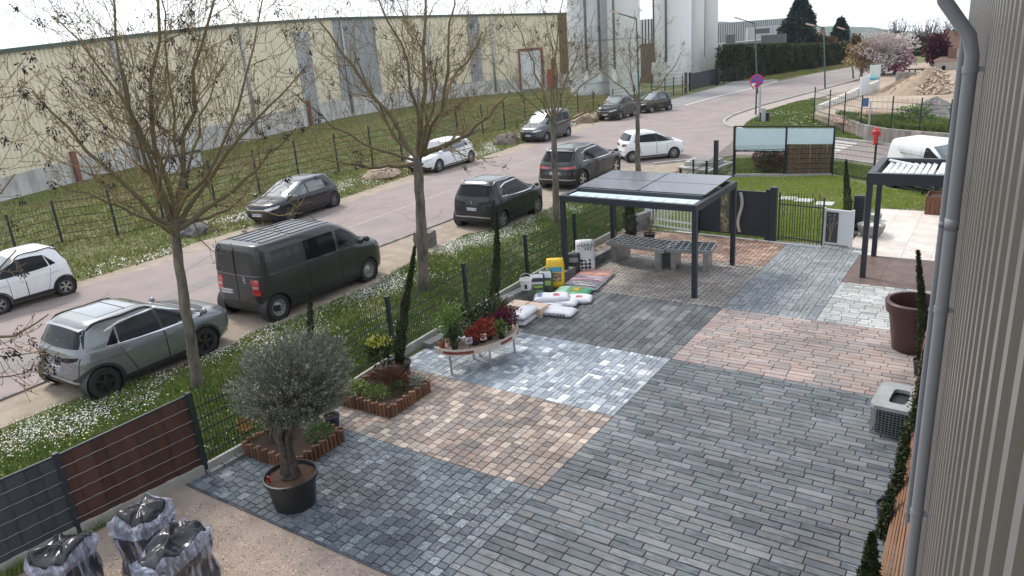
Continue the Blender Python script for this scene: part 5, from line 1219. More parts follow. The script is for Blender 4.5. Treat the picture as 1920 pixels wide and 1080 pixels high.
# hedge, far trees
def blob_points(n, c, r, seed, fill=.5, lump=.25):
    g = np.random.default_rng(seed); d = g.normal(size=(n, 3)); d /= np.linalg.norm(d, axis=1, keepdims=True)
    k = 1+lump*(np.sin(d[:, 0]*5+seed)*np.cos(d[:, 1]*4.3+seed*2)+.6*np.sin(d[:, 2]*7+seed*3+d[:, 0]*3))
    rr = (g.random(n)**fill)*k; return np.array(c)+d*rr[:, None]*np.array(r), d
def far_tree(name, label, cat, u, vb, vt, wpx, m, seed, trunk=.3, n=5000, leaf=.35, D=None, shape='blob', group=None, tm=None, flat=1.0, fill=.45):
    b = G(u, vb) if D is None else at(u, vb, D)[:2]; D = dist(b); gz = 0 if D < 125 else -(D-125)*.045
    t = thing(name, label, cat, (b[0], b[1], gz), 0, group); ht = ZH(vt, b)-gz; r = wpx/2/FPX*D*1.02
    mb = MB(); mb.tube([(b[0], b[1], gz-.2), (b[0]+.1, b[1], gz+ht*(.5 if shape != 'bare' else .7))], [r*.09+.05, r*.04+.03], 8); obj('trunk', mb, tm or M_bark, t)
    if shape == 'cone':
        g = np.random.default_rng(seed); z = g.random(n); th = g.uniform(0, 2*PI, n); lay = .70+.30*np.abs(np.sin(z*26+np.sin(th*3+seed)*1.2)); rr = r*(1-z)**.72*lay*(.65+.5*g.random(n)); rr *= 1+.25*np.sin(th*3+z*9)
        P = np.c_[b[0]+rr*np.cos(th), b[1]+rr*np.sin(th), gz+ht*.08+z*ht*.93]; N_ = np.c_[np.cos(th), np.sin(th), -.2+0*th]
        leafobj('crown', P, leaf, m, t, aspect=.5, N_=N_, seed=seed)
    elif shape == 'bare':
        random.seed(seed); mb = MB(); top = Vector((b[0], b[1], gz+ht*.3))
        for i in range(34):
            a = random.uniform(0, 2*PI); k = random.random(); e = Vector((b[0]+math.cos(a)*r*(.25+.75*k), b[1]+math.sin(a)*r*(.25+.75*k), gz+ht*(1-.35*k*k)*random.uniform(.8, 1)))
            pts = curve(top, e, .05, 5, .3); mb.tube(pts, [.12*r/2.5, .10*r/2.5, .08*r/2.5, .07*r/2.5, .05*r/2.5, .03], 4, caps=False)
            for _ in range(9):
                q = pts[random.randint(2, 5)]; mb.tube([q, q+Vector((random.gauss(0, .3), random.gauss(0, .3), random.uniform(.1, .8)))*r*.4], [.035, .02], 3, caps=False)
        obj('crown', mb, m, t)
    else:
        cz = gz+ht*(trunk+(1-trunk)/2); P, N_ = blob_points(n, (b[0], b[1], cz), (r, r, ht*(1-trunk)/2*flat), seed, fill)
        leafobj('crown', P, leaf, m, t, aspect=.7, N_=N_*.4, seed=seed)
    return t
def hedge():
    a0, b0 = Vector((*G(1396, 151), 0)), Vector((*G(1586, 120), 0)); t = thing('conifer_hedge', 'tall dark green conifer hedge along the far side of the road', 'hedge', tuple(a0))
    # front line on the road side; body 3 m deep behind it
    a1, b1 = Vector(G(1388, 152)), Vector(G(1588, 121)); d = (b1-a1).normalized(); back = Vector((-d.y, d.x)); g = np.random.default_rng(9)
    ha, hb = ZH(88, a1), ZH(84, b1); mb = MB(); ax = a1+back*.5; bx = b1+back*.5
    L_ = (b1-a1).length; n = 48000; s = g.random(n); s = s; top = g.random(n) < .25; z = np.where(top, 1, g.random(n)); dep = np.where(top, g.uniform(0, 2.6, n), np.abs(g.normal(0, .22, n)))
    H_ = ha+(hb-ha)*s; bump_ = .25*np.sin(s*L_*1.1)+.2*np.sin(s*L_*2.7+z*5); dep = dep+bump_
    P = np.c_[a1.x+(b1.x-a1.x)*s+back.x*dep, a1.y+(b1.y-a1.y)*s+back.y*dep, z*H_*(1+.03*np.sin(s*L_*2.2))]
    end = g.random(n) < .06; P[end, 0] = a1.x+back.x*g.uniform(0, 3, end.sum()); P[end, 1] = a1.y+back.y*g.uniform(0, 3, end.sum())
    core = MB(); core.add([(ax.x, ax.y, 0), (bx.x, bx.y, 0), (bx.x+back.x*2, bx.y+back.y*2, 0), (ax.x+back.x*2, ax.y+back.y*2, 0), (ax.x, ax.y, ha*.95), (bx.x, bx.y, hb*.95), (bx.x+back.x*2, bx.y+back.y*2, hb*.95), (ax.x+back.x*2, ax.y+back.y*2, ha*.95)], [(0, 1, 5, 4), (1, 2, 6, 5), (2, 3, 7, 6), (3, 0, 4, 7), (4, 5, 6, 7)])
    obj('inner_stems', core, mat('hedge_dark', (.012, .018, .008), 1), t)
    leafobj('foliage', P, .30, leafmat('hedge_green', (.035, .055, .02), (.075, .075, .03), .5), t, aspect=.5, N_=np.tile([0, 0, .8], (n, 1)), seed=9)
hedge()
M_pine = leafmat('pine_dark', (.018, .032, .022), (.035, .05, .03), .4)
far_tree('pine_tree', 'big dark pine rising above the left end of the hedge top', 'tree', 1495, 118, -4, 76, M_pine, 61, n=11000, leaf=.55, D=135, shape='cone')
far_tree('pine_tree', 'smaller dark pine between the two lamp posts behind the hedge', 'tree', 1572, 112, 35, 40, M_pine, 62, n=6000, leaf=.5, D=140, shape='cone')
far_tree('pine_tree', 'low dark conifer just left of the big pine', 'tree', 1464, 110, 48, 26, M_pine, 63, n=2500, leaf=.5, D=150)
M_white = leafmat('white_blossom', (.62, .56, .55), (.45, .38, .36), .3)
M_pink = leafmat('pink_blossom', (.48, .20, .26), (.35, .14, .18), .35)
M_fresh = leafmat('bronze_young_leaves', (.33, .20, .13), (.30, .24, .08), .35)
far_tree('blossom_tree', 'tall white blossoming cherry tree at the roadside bend', 'tree', 1652, 150, 58, 86, M_white, 64, trunk=.22, n=6500, leaf=.22, fill=.6)
far_tree('blossom_tree', 'pinkish bronze leafed young tree left of the white cherry', 'tree', 1613, 152, 78, 46, M_fresh, 65, trunk=.3, n=2600, leaf=.2, fill=.6)
far_tree('blossom_tree', 'yellow bronze leafed tree in front of the white cherry', 'tree', 1633, 148, 82, 34, leafmat('yellow_bronze', (.34, .25, .09), (.36, .2, .12), .35), 66, trunk=.3, n=1600, leaf=.2, fill=.6)
far_tree('blossom_tree', 'pink blossoming tree low on the right of the white cherry', 'tree', 1676, 148, 84, 50, M_pink, 67, trunk=.2, n=3000, leaf=.22, fill=.6)
M_farbare = mat('far_branches', (.17, .13, .13), .9)
for i, (u, w, vt, D, lab) in enumerate([(1678, 48, 36, 170, 'left one of the two bare round crowned trees on the skyline'), (1732, 56, 36, 175, 'bare reddish tree on the skyline left of the house'), (1775, 40, 40, 165, 'bare tree half hidden behind the house at right')]):
    far_tree('bare_tree', lab, 'tree', u, 110, vt, w, M_farbare, 70+i, D=D, shape='bare')
far_tree('red_tree', 'dark red leafed plum tree in front of the far house', 'tree', 1754, 138, 62, 34, leafmat('plum_red', (.075, .018, .028), (.11, .03, .04), .4), 75, trunk=.15, n=2500, leaf=.25)
for i, (u, vb, vt, w, c, lab) in enumerate([(1700, 122, 80, 60, (.07, .09, .035), 'mid green bushy thicket right of the blossom trees'), (1728, 120, 70, 46, (.11, .10, .05), 'olive brown thicket left of the red tree'), (1600, 122, 72, 34, (.20, .11, .05), 'rust brown shrub mass behind the hedge end'), (1545, 118, 68, 40, (.19, .10, .05), 'rust brown trees between the two pines'), (1780, 110, 62, 40, (.09, .09, .05), 'brown green trees behind the far house')]):
    far_tree('thicket', lab, 'bushes', u, vb, vt, w, leafmat('thicket_%d' % i, c, tuple(x*.6 for x in c), .45), 80+i, trunk=.0, n=3500, leaf=.4, D=125+i*3)
# red photinia bush behind the screen fence
t = thing('photinia_bush', 'red tipped photinia bush behind the left banner panel', 'bush', (*G(1437, 330), 0)); b = t.location
P, N_ = blob_points(4200, (b[0], b[1]+.55, .62), (.80, .5, .62), 5, .4, .15); leafobj('foliage', P, .085, leafmat('photinia_leaf', (.16, .025, .03), (.05, .075, .025), .5, scale=5), t, aspect=.5, seed=6)
# ---------------------------------------------------------------- grass and flowers
def scatter(poly, n, seed, clump=None):
    g = np.random.default_rng(seed); xs = [p[0] for p in poly]; ys = [p[1] for p in poly]; out_ = []; tot = 0
    while tot < n:
        X = g.uniform(min(xs), max(xs), n*2); Y = g.uniform(min(ys), max(ys), n*2); k = inpoly(X, Y, poly)
        if clump is not None: k &= clump(X, Y) > g.random(len(X))
        q = np.c_[X[k], Y[k]]; out_.append(q); tot += len(q)
        if len(out_) > 60: break
    return np.concatenate(out_)[:n] if out_ else np.zeros((0, 2))
def lownoise(X, Y, s=1.0, o=0):
    return .5+.28*np.sin(X*1.9*s+1.3*np.sin(Y*.8*s+o)+o)+.22*np.sin(Y*1.3*s+1.7*np.sin(X*1.1*s+o))+.15*np.sin((X+Y)*4.1*s+o)
def grass(name, label, poly, n, h, w, m, seed, z=0, clump=None, blades=4):
    P = scatter(poly, n, seed, clump); g = np.random.default_rng(seed+1); n = len(P); k = blades
    Q = np.repeat(P, k, 0)+g.normal(0, w*2.5, (n*k, 2)); th = g.uniform(0, 2*PI, n*k); hh = h*g.uniform(.5, 1.35, n*k)*np.repeat(.6+.8*lownoise(P[:, 0], P[:, 1]), k); ln = g.normal(0, .45, (n*k, 2))*hh[:, None]
    dx, dy = np.cos(th)*w, np.sin(th)*w; Z = np.full(n*k, z)
    V = np.stack([np.c_[Q[:, 0]-dx, Q[:, 1]-dy, Z], np.c_[Q[:, 0]+dx, Q[:, 1]+dy, Z], np.c_[Q+ln, Z+hh]], 1).reshape(-1, 3); F = np.arange(n*k*3).reshape(-1, 3)
    return obj(name, fastmesh(name, V, F, None), m, kind='stuff', label=label)
def flowers(name, label, poly, n, r, m, seed, clump, z=(.03, .09)):
    P = scatter(poly, n, seed, clump); g = np.random.default_rng(seed); n = len(P); R_ = r*g.uniform(.6, 1.2, n); t = g.uniform(0, PI, n); Z = g.uniform(*z, n); tl = g.normal(0, .35, (n, 2))
    V = np.stack([np.c_[P[:, 0]+R_*np.cos(t+a), P[:, 1]+R_*np.sin(t+a), Z+R_*(np.cos(t+a)*tl[:, 0]+np.sin(t+a)*tl[:, 1])] for a in (0, PI/2, PI, 1.5*PI)], 1).reshape(-1, 3)
    return obj(name, fastmesh(name, V, np.arange(n*4).reshape(-1, 4), None), m, kind='stuff', label=label)
M_blade = mat('grass_blades', (.12, .19, .034), .7, scale=.9, col2=(.20, .23, .07), rnd=.45, spec=.25)
M_bladef = mat('grass_blades_far', (.20, .245, .06), .75, scale=.22, col2=(.31, .255, .12), rnd=.35, spec=.2)
M_lawn = mat('lawn_blades', (.27, .34, .06), .7, scale=.7, col2=(.32, .34, .11), rnd=.3, spec=.2)
gl = [(-160, 880), (0, 808), (80, 774), (170, 740), (300, 702), (430, 652), (470, 624), (540, 602), (600, 577), (700, 534), (745, 507), (800, 478), (870, 442), (950, 427), (1020, 397), (1085, 364), (1150, 350), (1210, 340), (1290, 332), (1340, 314), (1376, 300)]
gn = [G(*q) for q in gl]
nearpoly = gn+[(-9.9, 31), (-10.15, 21), (-10.15, 12.5), (-9.95, 9), (-9.9, 2.2), (-9.95, 1.2)]
sk = np.array(gn[:-2])                      # gravel edge, for the daisy belt along it
def edge_d(X, Y): 
    xe = np.interp(Y, sk[np.argsort(sk[:, 1])][:, 1], sk[np.argsort(sk[:, 1])][:, 0]); return X-xe
grass('grass', 'long spring grass on the verge between the gravel and the yard fence', nearpoly, 66000, .095, .0075, M_blade, 101, clump=lambda X, Y: np.clip(1.25-.022*Y, .4, 1)*np.clip(.5+edge_d(X, Y)*1.2, .15, 1)*np.clip(lownoise(X, Y, .5, 5)*2.4-.1, .22, 1))
flowers('daisies', 'white daisies scattered over the near verge', nearpoly, 15500, .0135, mat('daisy_white', (.75, .74, .70), .6), 103, lambda X, Y: np.clip(np.clip(1.5-np.abs(edge_d(X, Y)-.75)*1.3, .03, 1)*(lownoise(X, Y, 1.1)**2*1.3), .015, 1)*np.clip(1.2-.02*Y, .3, 1)*np.clip((Y-3.2)*.35, .08, 1))
flowers('dandelions', 'yellow dandelions in the near verge', nearpoly, 1000, .019, mat('dandelion', (.62, .50, .06), .6), 105, lambda X, Y: .3+.7*lownoise(X, Y, .7, 2), (.04, .12))
dry = mat('dry_stalks', (.20, .15, .10), .9)
grass('grass', 'taller weeds along the foot of the yard fence', [(-10.15, 2), (-9.9, 2), (-10.1, 21), (-10.35, 21)], 2200, .17, .008, M_blade, 107)
fl = [(-200, 640), (0, 572), (150, 529), (320, 478), (353, 461), (473, 425), (640, 373), (700, 353), (780, 326), (900, 297), (1000, 263), (1120, 223), (1200, 205)]
fn = [G(*q) for q in fl]; farpoly = fn+[G(1180, 190), G(1060, 172), G(860, 186), G(640, 224), G(470, 265), G(300, 303), G(0, 382), (-46, 8), (-40, 0)]
grass('grass', 'grass on the far verge and behind the long mesh fence', farpoly, 90000, .11, .020, M_bladef, 109, blades=3, clump=lambda X, Y: np.clip(1.3+(X+24)*.03, .25, 1))
belt = fn+[(p[0]-3.2, p[1]) for p in fn[::-1]]
sf = np.array(fn); sf = sf[np.argsort(sf[:, 1])]
flowers('daisies', 'white daisies in drifts along the far verge', belt, 10500, .027, MATS['daisy_white'], 111, lambda X, Y: np.clip(lownoise(X, Y, .6, 1)**2*1.6-.25, .01, 1)*np.clip(1.4-np.abs(np.interp(Y, sf[:, 1], sf[:, 0])-X-1.3)*.8, .05, 1))
lawn = [(-9.3, 21.3), (-3.95, 21.3), (-3.95, 26.0), (-.9, 26.0), (-.9, 28.2), G(1640, 352), G(1560, 330), G(1470, 332), G(1378, 334)]
sheet('lawn', lawn, .006, mat('lawn_soil', (.10, .14, .035), .95, var=.3, scale=2), 'mown lawn beyond the gate', world=True)
grass('grass', 'short mown grass of the lawn beyond the gate', lawn, 42000, .045, .010, M_lawn, 113, z=.006)
grass('grass', 'grass strip behind the banner screen by the junction', [G(1376, 328), G(1560, 326), G(1790, 372), G(1790, 345), G(1624, 312), G(1560, 304), G(1470, 300), G(1380, 298)], 12000, .09, .012, M_blade, 115)
rv = [G(1390, 243), G(1400, 231), G(1442, 206), G(1500, 190), G(1526, 184), G(1526, 214), G(1610, 247), G(1625, 262), G(1560, 256), G(1480, 252)]
grass('grass', 'green grass corner beside the footway and the road signs', rv, 24000, .10, .016, M_blade, 117)
flowers('daisies', 'few daisies on the grass corner by the signs', rv, 900, .035, MATS['daisy_white'], 119, lambda X, Y: lownoise(X, Y, .5))
grass('grass', 'grass strip at the foot of the conifer hedge', [G(1395, 151), G(1460, 149), G(1530, 136), G(1600, 124), G(1590, 120), G(1500, 135), G(1395, 149)], 6000, .18, .03, M_bladef, 121)
# ============================================================ YARD OBJECTS
def V3(u, v, z=0): return Vector((*G(u, v, z), z))
# --- mesh fence along the yard, its concrete base and the privacy strips
FX = [G(40, 1065), G(150, 1005), G(387, 888), G(565, 768), G(741, 673), G(873, 573), G(984, 510), G(1072, 462), G(1150, 425), (-9.86, 22.2), (-9.75, 25.0), (-9.6, 27.8), G(1376, 331)]
FX = [G(-190, 1180), G(150, 1005), G(387, 888), (-9.75, 7.75), G(741, 676), (-10.05, 12.6), (-10.1, 15.3), (-10.1, 17.9), (-10.05, 20.4), (-10.0, 23.0), (-9.9, 25.6), (-9.8, 28.1), G(1376, 331)]
ftop = [1035, 857, 742, 645, 560, 497, 443, 403, 362, 335, 318, 304, 262]
FHT = [max(1.0, min(1.55, ZH(v, p))) for v, p in zip(ftop, FX)]
yf = wirefence('mesh_fence', 'dark green mesh fence along the left side of the yard', 'fence', FX[2:], FHT[2:], M_fgreen, .075, du=.06, dz=.2, wire=.006)
base_ = thing('base_board', 'row of concrete boards under the yard fence', None, (*FX[3], 0)); base_['kind'] = 'structure'
for i in range(len(FX)-5):
    a, b = Vector(FX[i]), Vector(FX[i+1]); d = (b-a).normalized()*.03; nn = Vector((d.y, -d.x)).normalized()*.02; mb = MB(); mb.bar((a.x+d.x+nn.x, a.y+d.y+nn.y, .07), (b.x-d.x+nn.x, b.y-d.y+nn.y, .07), .06, .22); obj('concrete_board', mb, M_conc, base_)
def privacy(a, b, h0, h1, m, label, cols):
    t = thing('privacy_fence', label, 'fence', (*a, 0)); A, B = Vector((*a, 0)), Vector((*b, 0)); d = (B-A).normalized(); nn = Vector((d.y, -d.x, 0)); L_ = (B-A).length; n = int(L_/.195)
    for p, h in ((A, h0),):
        mb = MB(); mb.box(p.x-.035, p.y-.035, -.1, p.x+.035, p.y+.035, h+.06); obj('post', mb, M_anth, t)
    for i in range(n):
        s0, s1 = L_*i/n-.012, L_*(i+1)/n+.012; q = nn*(.014 if i % 2 else -.004); h = h0+(h1-h0)*(i+.5)/n; mb = MB(); K = 10
        for k in range(K+1):
            z = .17+(h-.17)*k/K; w = q+nn*.012*math.sin(k*PI/1.0+(PI if i % 2 else 0))
            mb.v += [tuple(A+d*s0+w+Vector((0, 0, z))), tuple(A+d*(s0+s1)/2+w+nn*.006+Vector((0, 0, z))), tuple(A+d*s1+w+Vector((0, 0, z)))]
        for k in range(K):
            for c in range(2): o = k*3+c; mb.f.append((o, o+1, o+4, o+3))
        obj('slat', mb, m, t)
    z = .28; r = 0
    while z < min(h0, h1)-.02:
        pts = [A+d*(L_*k/60)+nn*(.028+.010*math.sin(k*PI*n/30+r*PI))+Vector((0, 0, z+(h1-h0)*k/60*(z/h0)+.008*math.sin(k*PI*n/30+r*PI))) for k in range(61)]
        mb = MB(); mb.tube(pts, .0055, 4, caps=False); obj('wire', mb, mat('wire_pale', (.23, .24, .23), .5), t); z += .2; r += 1
    mb = MB(); mb.bar(A+Vector((0, 0, h0+.01)), B+Vector((0, 0, h1+.01)), .03, .03); obj('top_rail', mb, M_anth, t)
    return t
privacy(FX[1], FX[2], ZH(857, FX[1]), ZH(742, FX[2]), mat('brown_strip', (.075, .035, .026), .5, var=.12, scale=3, rnd=.18), 'brown woven privacy strip fence panel with pale wires in the near left', 0)
privacy(FX[0], FX[1], ZH(857, FX[1]), ZH(857, FX[1]), mat('slate_strip', (.055, .068, .078), .5, var=.12, scale=3, rnd=.15), 'slate grey woven privacy strip fence panel at the left edge', 0)
# kerb stones and low block wall at the fence foot
M_block = mat('grey_block', (.21, .205, .20), .85, scale=6, col2=(.14, .14, .14), rnd=.25, bump=.4, bscale=60)
ks = thing('kerb_row', 'row of grey kerb stones along the paving edge by the fence', None, (*G(450, 870), 0)); ks['kind'] = 'structure'
A, B = V3(392, 893), V3(640, 752); n = 11
for i in range(n):
    a, b = A.lerp(B, (i+.04)/n), A.lerp(B, (i+.96)/n); mb = MB(); mb.bar((a.x, a.y, .02), (b.x, b.y, .02), .13, .13); obj('kerb_stone', mb, M_block, ks)
A, B = V3(378, 908), V3(735, 1080); d = B-A; mb = MB(); kb = thing('kerb_row', 'row of dark edging blocks between paving and pink gravel', None, tuple(A)); kb['kind'] = 'structure'
for i in range(24):
    x0, x1 = X0-.35+(4.87)*i/24, X0-.35+4.87*(i+1)/24; mb = MB(); mb.box(x0+.004, 5.045, -.1, x1-.004, 5.078, .018); obj('edging_stone', mb, mat('edge_slate', (.07, .075, .09), .8, rnd=.3), kb)
lw = thing('low_wall', 'low grey block wall at the fence foot behind the sacks', 'wall', (*G(900, 610), 0))
def blockwall(parent, A, B, h, n, rows_=2, w=.22):
    for r in range(rows_):
        for i in range(n+(r % 2)):
            t0, t1 = max(0, (i-(.5 if r % 2 else 0))/n), min(1, (i+1-(.5 if r % 2 else 0))/n)
            if t1-t0 < .01: continue
            a, b = A.lerp(B, t0+.004), A.lerp(B, t1-.004); z = h*(r+.5)/rows_; mb = MB(); mb.bar((a.x+random.uniform(-.006, .006), a.y, z), (b.x+random.uniform(-.006, .006), b.y, z), w+random.uniform(-.01, .01), h/rows_-.006); obj('block', mb, M_block, parent)
blockwall(lw, V3(800, 655), V3(905, 602), .14, 4, 1)
blockwall(lw, V3(905, 602), V3(1010, 552), .34, 4, 3)
blockwall(lw, V3(1010, 552), V3(1142, 482), .28, 7, 2)
bs = thing('block_stack', 'dark grey blocks piled at the corner by the white picket gate', 'blocks', (*G(1195, 450), 0)); blockwall(bs, V3(1178, 440), V3(1222, 424), .55, 2, 3, .2)
# --- timber roll planters
M_log = mat('timber_log', (.20, .10, .055), .8, scale=12, col2=(.12, .06, .035), rnd=.3, bump=.3, streak=(1, 1, .2))
M_soil = mat('bark_mulch', (.075, .045, .03), 1, scale=30, col2=(.035, .022, .016), bump=1, bscale=70)
def planter(label, c, hw, hd, h, rz=0):
    t = thing('timber_planter', label, 'planter', (*c, 0), rz)
    def edge(x0, y0, x1, y1):
        L_ = math.hypot(x1-x0, y1-y0); n = round(L_/.088)
        for i in range(n):
            u = (i+.5)/n; x, y = x0+(x1-x0)*u, y0+(y1-y0)*u; hh = h-(.035 if i % 2 else 0)+random.uniform(-.01, .01)
            mb = MB(); mb.lathe([(.001, 0), (.036, 0), (.036, hh-.006), (.03, hh), (.001, hh)], (x, y, 0), 8); obj('log', mb, M_log, t, local=True)
    edge(-hw, -hd, hw, -hd); edge(hw, -hd, hw, hd); edge(hw, hd, -hw, hd); edge(-hw, hd, -hw, -hd)
    s = MB(); s.box(-hw+.02, -hd+.02, .0, hw-.02, hd-.02, h*.72); obj('soil', s, M_soil, t, local=True); return t
def bush(name, label, cat, c, r, n, m, leaf, seed, up=.3, aspect=.45, group=None, fill=.5, parent=None):
    P, N_ = blob_points(n, c, r, seed, fill, .2)
    if parent is not None: return leafobj(name, P, leaf, m, parent, aspect=aspect, seed=seed, up=up)
    t = thing(name, label, cat, (c[0], c[1], c[2]-r[2]), 0, group)
    mb = MB(); mb.tube([(c[0], c[1], c[2]-r[2]), (c[0], c[1], c[2])], .012, 5); obj('stem', mb, M_twig, t)
    leafobj('foliage', P, leaf, m, t, aspect=aspect, N_=N_*.5, seed=seed, up=up); return t
def mid(*q): return tuple(sum(x)/len(q) for x in zip(*q))
q = [G(648, 748), G(738, 792), G(796, 748), G(712, 708)]; pc = mid(*q); planter('square timber planter with heather and euphorbia near the slim cypress', pc, .62, .55, .27, math.radians(2))
q2 = [G(470, 850), G(530, 882), G(634, 836), G(578, 800)]; pc2 = mid(*q2); planter('square timber planter half hidden behind the olive tub', pc2, .60, .52, .27, math.radians(2))
L1 = leafmat('euphorbia_yellow', (.42, .40, .06), (.28, .32, .07), .3); L2 = leafmat('fresh_green', (.10, .17, .04), (.16, .22, .06), .4); L3 = leafmat('heather_brown', (.10, .05, .035), (.16, .08, .05), .4); L4 = leafmat('dark_green', (.035, .065, .022), (.06, .09, .03), .45)
e = Vector((pc[0]-.42, pc[1]+.42))
bush('euphorbia', 'yellow flowering euphorbia at the back corner of the planter', 'plant', (e.x, e.y, .68), (.26, .22, .26), 420, L4, .10, 21, up=.8)
P, N_ = blob_points(420, (e.x, e.y, .90), (.27, .22, .07), 22); leafobj('flower_heads', P, .035, L1, bpy.data.objects['euphorbia'], aspect=.9, seed=22)
bush('heather', 'reddish brown heather in the middle of the near planter', 'plant', (pc[0]+.02, pc[1]+.18, .33), (.42, .30, .16), 1500, L3, .10, 23, up=.9, aspect=.14)
bush('trailing_plant', 'light green plant trailing over the left corner of the near planter', 'plant', (pc[0]-.42, pc[1]-.35, .27), (.24, .24, .15), 520, leafmat('lime', (.28, .33, .09), (.16, .24, .06), .3), .055, 24, up=0, aspect=.6)
for i, (dx, dy, mm) in enumerate([(.2, -.3, L2), (.38, -.05, L4), (.05, -.35, L2), (.5, .35, leafmat('grey_leaf', (.25, .28, .24), (.15, .18, .14), .3))]):
    bush('small_plant', ['fresh green tuft at the front corner of the near planter', 'dark green tuft on the right side of the near planter', 'second fresh green tuft in front of the heather', 'pale grey leaved plant at the right back of the near planter'][i], 'plant', (pc[0]+dx, pc[1]+dy, .30), (.13, .13, .12), 230, mm, .07, 30+i, up=.8, aspect=.25)
for i, (dx, dy, mm, lb) in enumerate([(-.45, .25, leafmat('red_leaf', (.26, .06, .03), (.16, .07, .03), .4), 'red leaved shrub at the left of the planter behind the olive'), (-.2, -.1, L3, 'brown low plant in the planter behind the olive'), (.42, .2, leafmat('grass_tuft', (.08, .15, .05), (.12, .19, .06), .4), 'fine green grass tuft at the right of the planter behind the olive')]):
    bush('small_plant', lb, 'plant', (pc2[0]+dx, pc2[1]+dy, .33), (.2, .18, .15), 520, mm, .09, 40+i, up=.9, aspect=.2)
g = G(466, 838); bush('small_plant', 'orange leaved sprig left of the planter behind the olive', 'plant', (g[0], g[1], .42), (.10, .10, .10), 130, leafmat('orange_leaf', (.48, .14, .05), (.35, .2, .06), .3), .05, 45)
for (u, v, r, lb) in [(626, 806, .13, 'small dark pot right behind the olive crown'), ]:
    t = thing('plant_pot', lb, 'pot', (*G(u, v), 0)); pot(t, G(u, v), r, .28, mat('indigo_pot', (.03, .035, .07), .5)); c = G(u, v); leafobj('foliage', blob_points(400, (c[0], c[1], .5), (.16, .16, .25), 77)[0], .06, leafmat('silver_leaf', (.20, .23, .20), (.12, .15, .12), .3), t)
# --- curved plant table
TZ = .52
def curved_table():
    a, b = Vector(G(815, 652, TZ)), Vector(G(956, 603, TZ)); mid_ = (a+b)/2; d = (b-a).normalized(); nn = Vector((d.y, -d.x)); W2 = (b-a).length/2; dep = Vector(G(918, 652, TZ))-mid_; dep = abs(dep.dot(nn))-.06
    t = thing('plant_table', 'half round wooden sales table with steel legs and red fascia strip', 'table', (mid_.x, mid_.y, 0))
    arc = [mid_+d*(-W2*math.cos(PI*k/24))+nn*(dep*math.sin(PI*k/24)**.8) for k in range(25)]
    mb = MB(); mb.prism([(p.x, p.y) for p in arc], TZ-.04, TZ-.005); obj('tabletop', mb, mat('table_wood', (.40, .31, .23), .6, var=.2, scale=6), t)
    mb = MB()
    for k in range(24): mb.bar((arc[k].x, arc[k].y, TZ-.03), (arc[k+1].x, arc[k+1].y, TZ-.03), .015, .12)
    obj('fascia', mb, mat('fascia_board', (.55, .50, .44), .5, var=.15, scale=8), t)
    for k0, k1 in ((1, 8), (13, 16), (18, 23)):
        mb = MB()
        for k in range(k0, k1): p, q = arc[k]+nn*.011, arc[k+1]+nn*.011; mb.bar((p.x, p.y, TZ-.03), (q.x, q.y, TZ-.03), .008, .055)
        obj('red_strip', mb, mat('fascia_red', (.20, .04, .04), .5, var=.3), t)
    for k, w in ((3, .93), (11, .93), (19, .9), (4, .1), (20, .1)):
        p = mid_+(arc[k]-mid_)*w; mb = MB(); mb.tube([(p.x, p.y, .02), (p.x, p.y, TZ-.04)], .022, 8); mb.lathe([(.001, 0), (.035, 0), (.035, .02), (.001, .02)], (p.x, p.y, 0), 10); obj('leg', mb, M_alu, t, smooth=True, auto=40)
    return mid_, d, nn, W2, dep
tm_, td, tn, tW, tdep = curved_table()
def onT(s, k): p = tm_+td*s*tW+tn*k*tdep; return (p.x, p.y)
M_terra = mat('terracotta_pot', (.30, .095, .06), .7)
plants = [(-.88, .12, M_terra, .075, None, 0, 0, 'small empty terracotta pot at the left end of the curved table'),
 (-.62, .05, M_potblk, .10, L2, .24, .30, 'tall fresh green feathery plant on the left of the curved table'),
 (-.45, -.12, M_potblk, .10, leafmat('fern_green', (.13, .22, .05), (.20, .28, .08), .35), .20, .30, 'fresh green plant behind the left of the curved table'),
 (-.72, .42, M_potblk, .08, L4, .12, .15, 'low dark green plant near the left front edge of the curved table'),
 (-.30, .62, M_potblk, .09, leafmat('scarlet_leaf', (.30, .035, .035), (.24, .09, .05), .55), .15, .09, 'scarlet leaved plant at the front edge of the curved table, left one'),
 (-.10, .60, M_potblk, .09, MATS['scarlet_leaf'], .17, .12, 'scarlet leaved plant at the front edge of the curved table, middle one'),
 (.08, .58, M_potblk, .09, MATS['scarlet_leaf'], .14, .12, 'scarlet leaved plant at the front edge of the curved table, right one'),
 (-.15, .1, M_potblk, .10, L4, .22, .24, 'dark green shrub in the middle of the curved table'),
 (.12, -.05, M_potblk, .10, leafmat('rhodo', (.03, .05, .03), (.09, .05, .06), .4), .20, .22, 'dark bronze green shrub at the back of the curved table'),
 (.42, .0, M_potblk, .10, L4, .22, .26, 'dark green shrub towards the right of the curved table'),
 (.72, .05, M_potblk, .10, leafmat('olive_green', (.07, .09, .035), (.12, .10, .05), .4), .20, .22, 'olive green shrub at the right end of the curved table'),
 (.48, .5, mat('blue_pot', (.10, .16, .26), .5), .09, leafmat('magenta_leaf', (.15, .02, .055), (.09, .025, .04), .55), .20, .16, 'magenta leaved plant in a pale blue pot on the curved table'),
 (.70, .42, M_potblk, .09, MATS['magenta_leaf'], .18, .15, 'magenta leaved plant nearest the right end of the curved table'),
 (.30, .78, M_potblk, .08, L2, .10, .10, 'small green plant by the front edge right of the scarlet ones')]
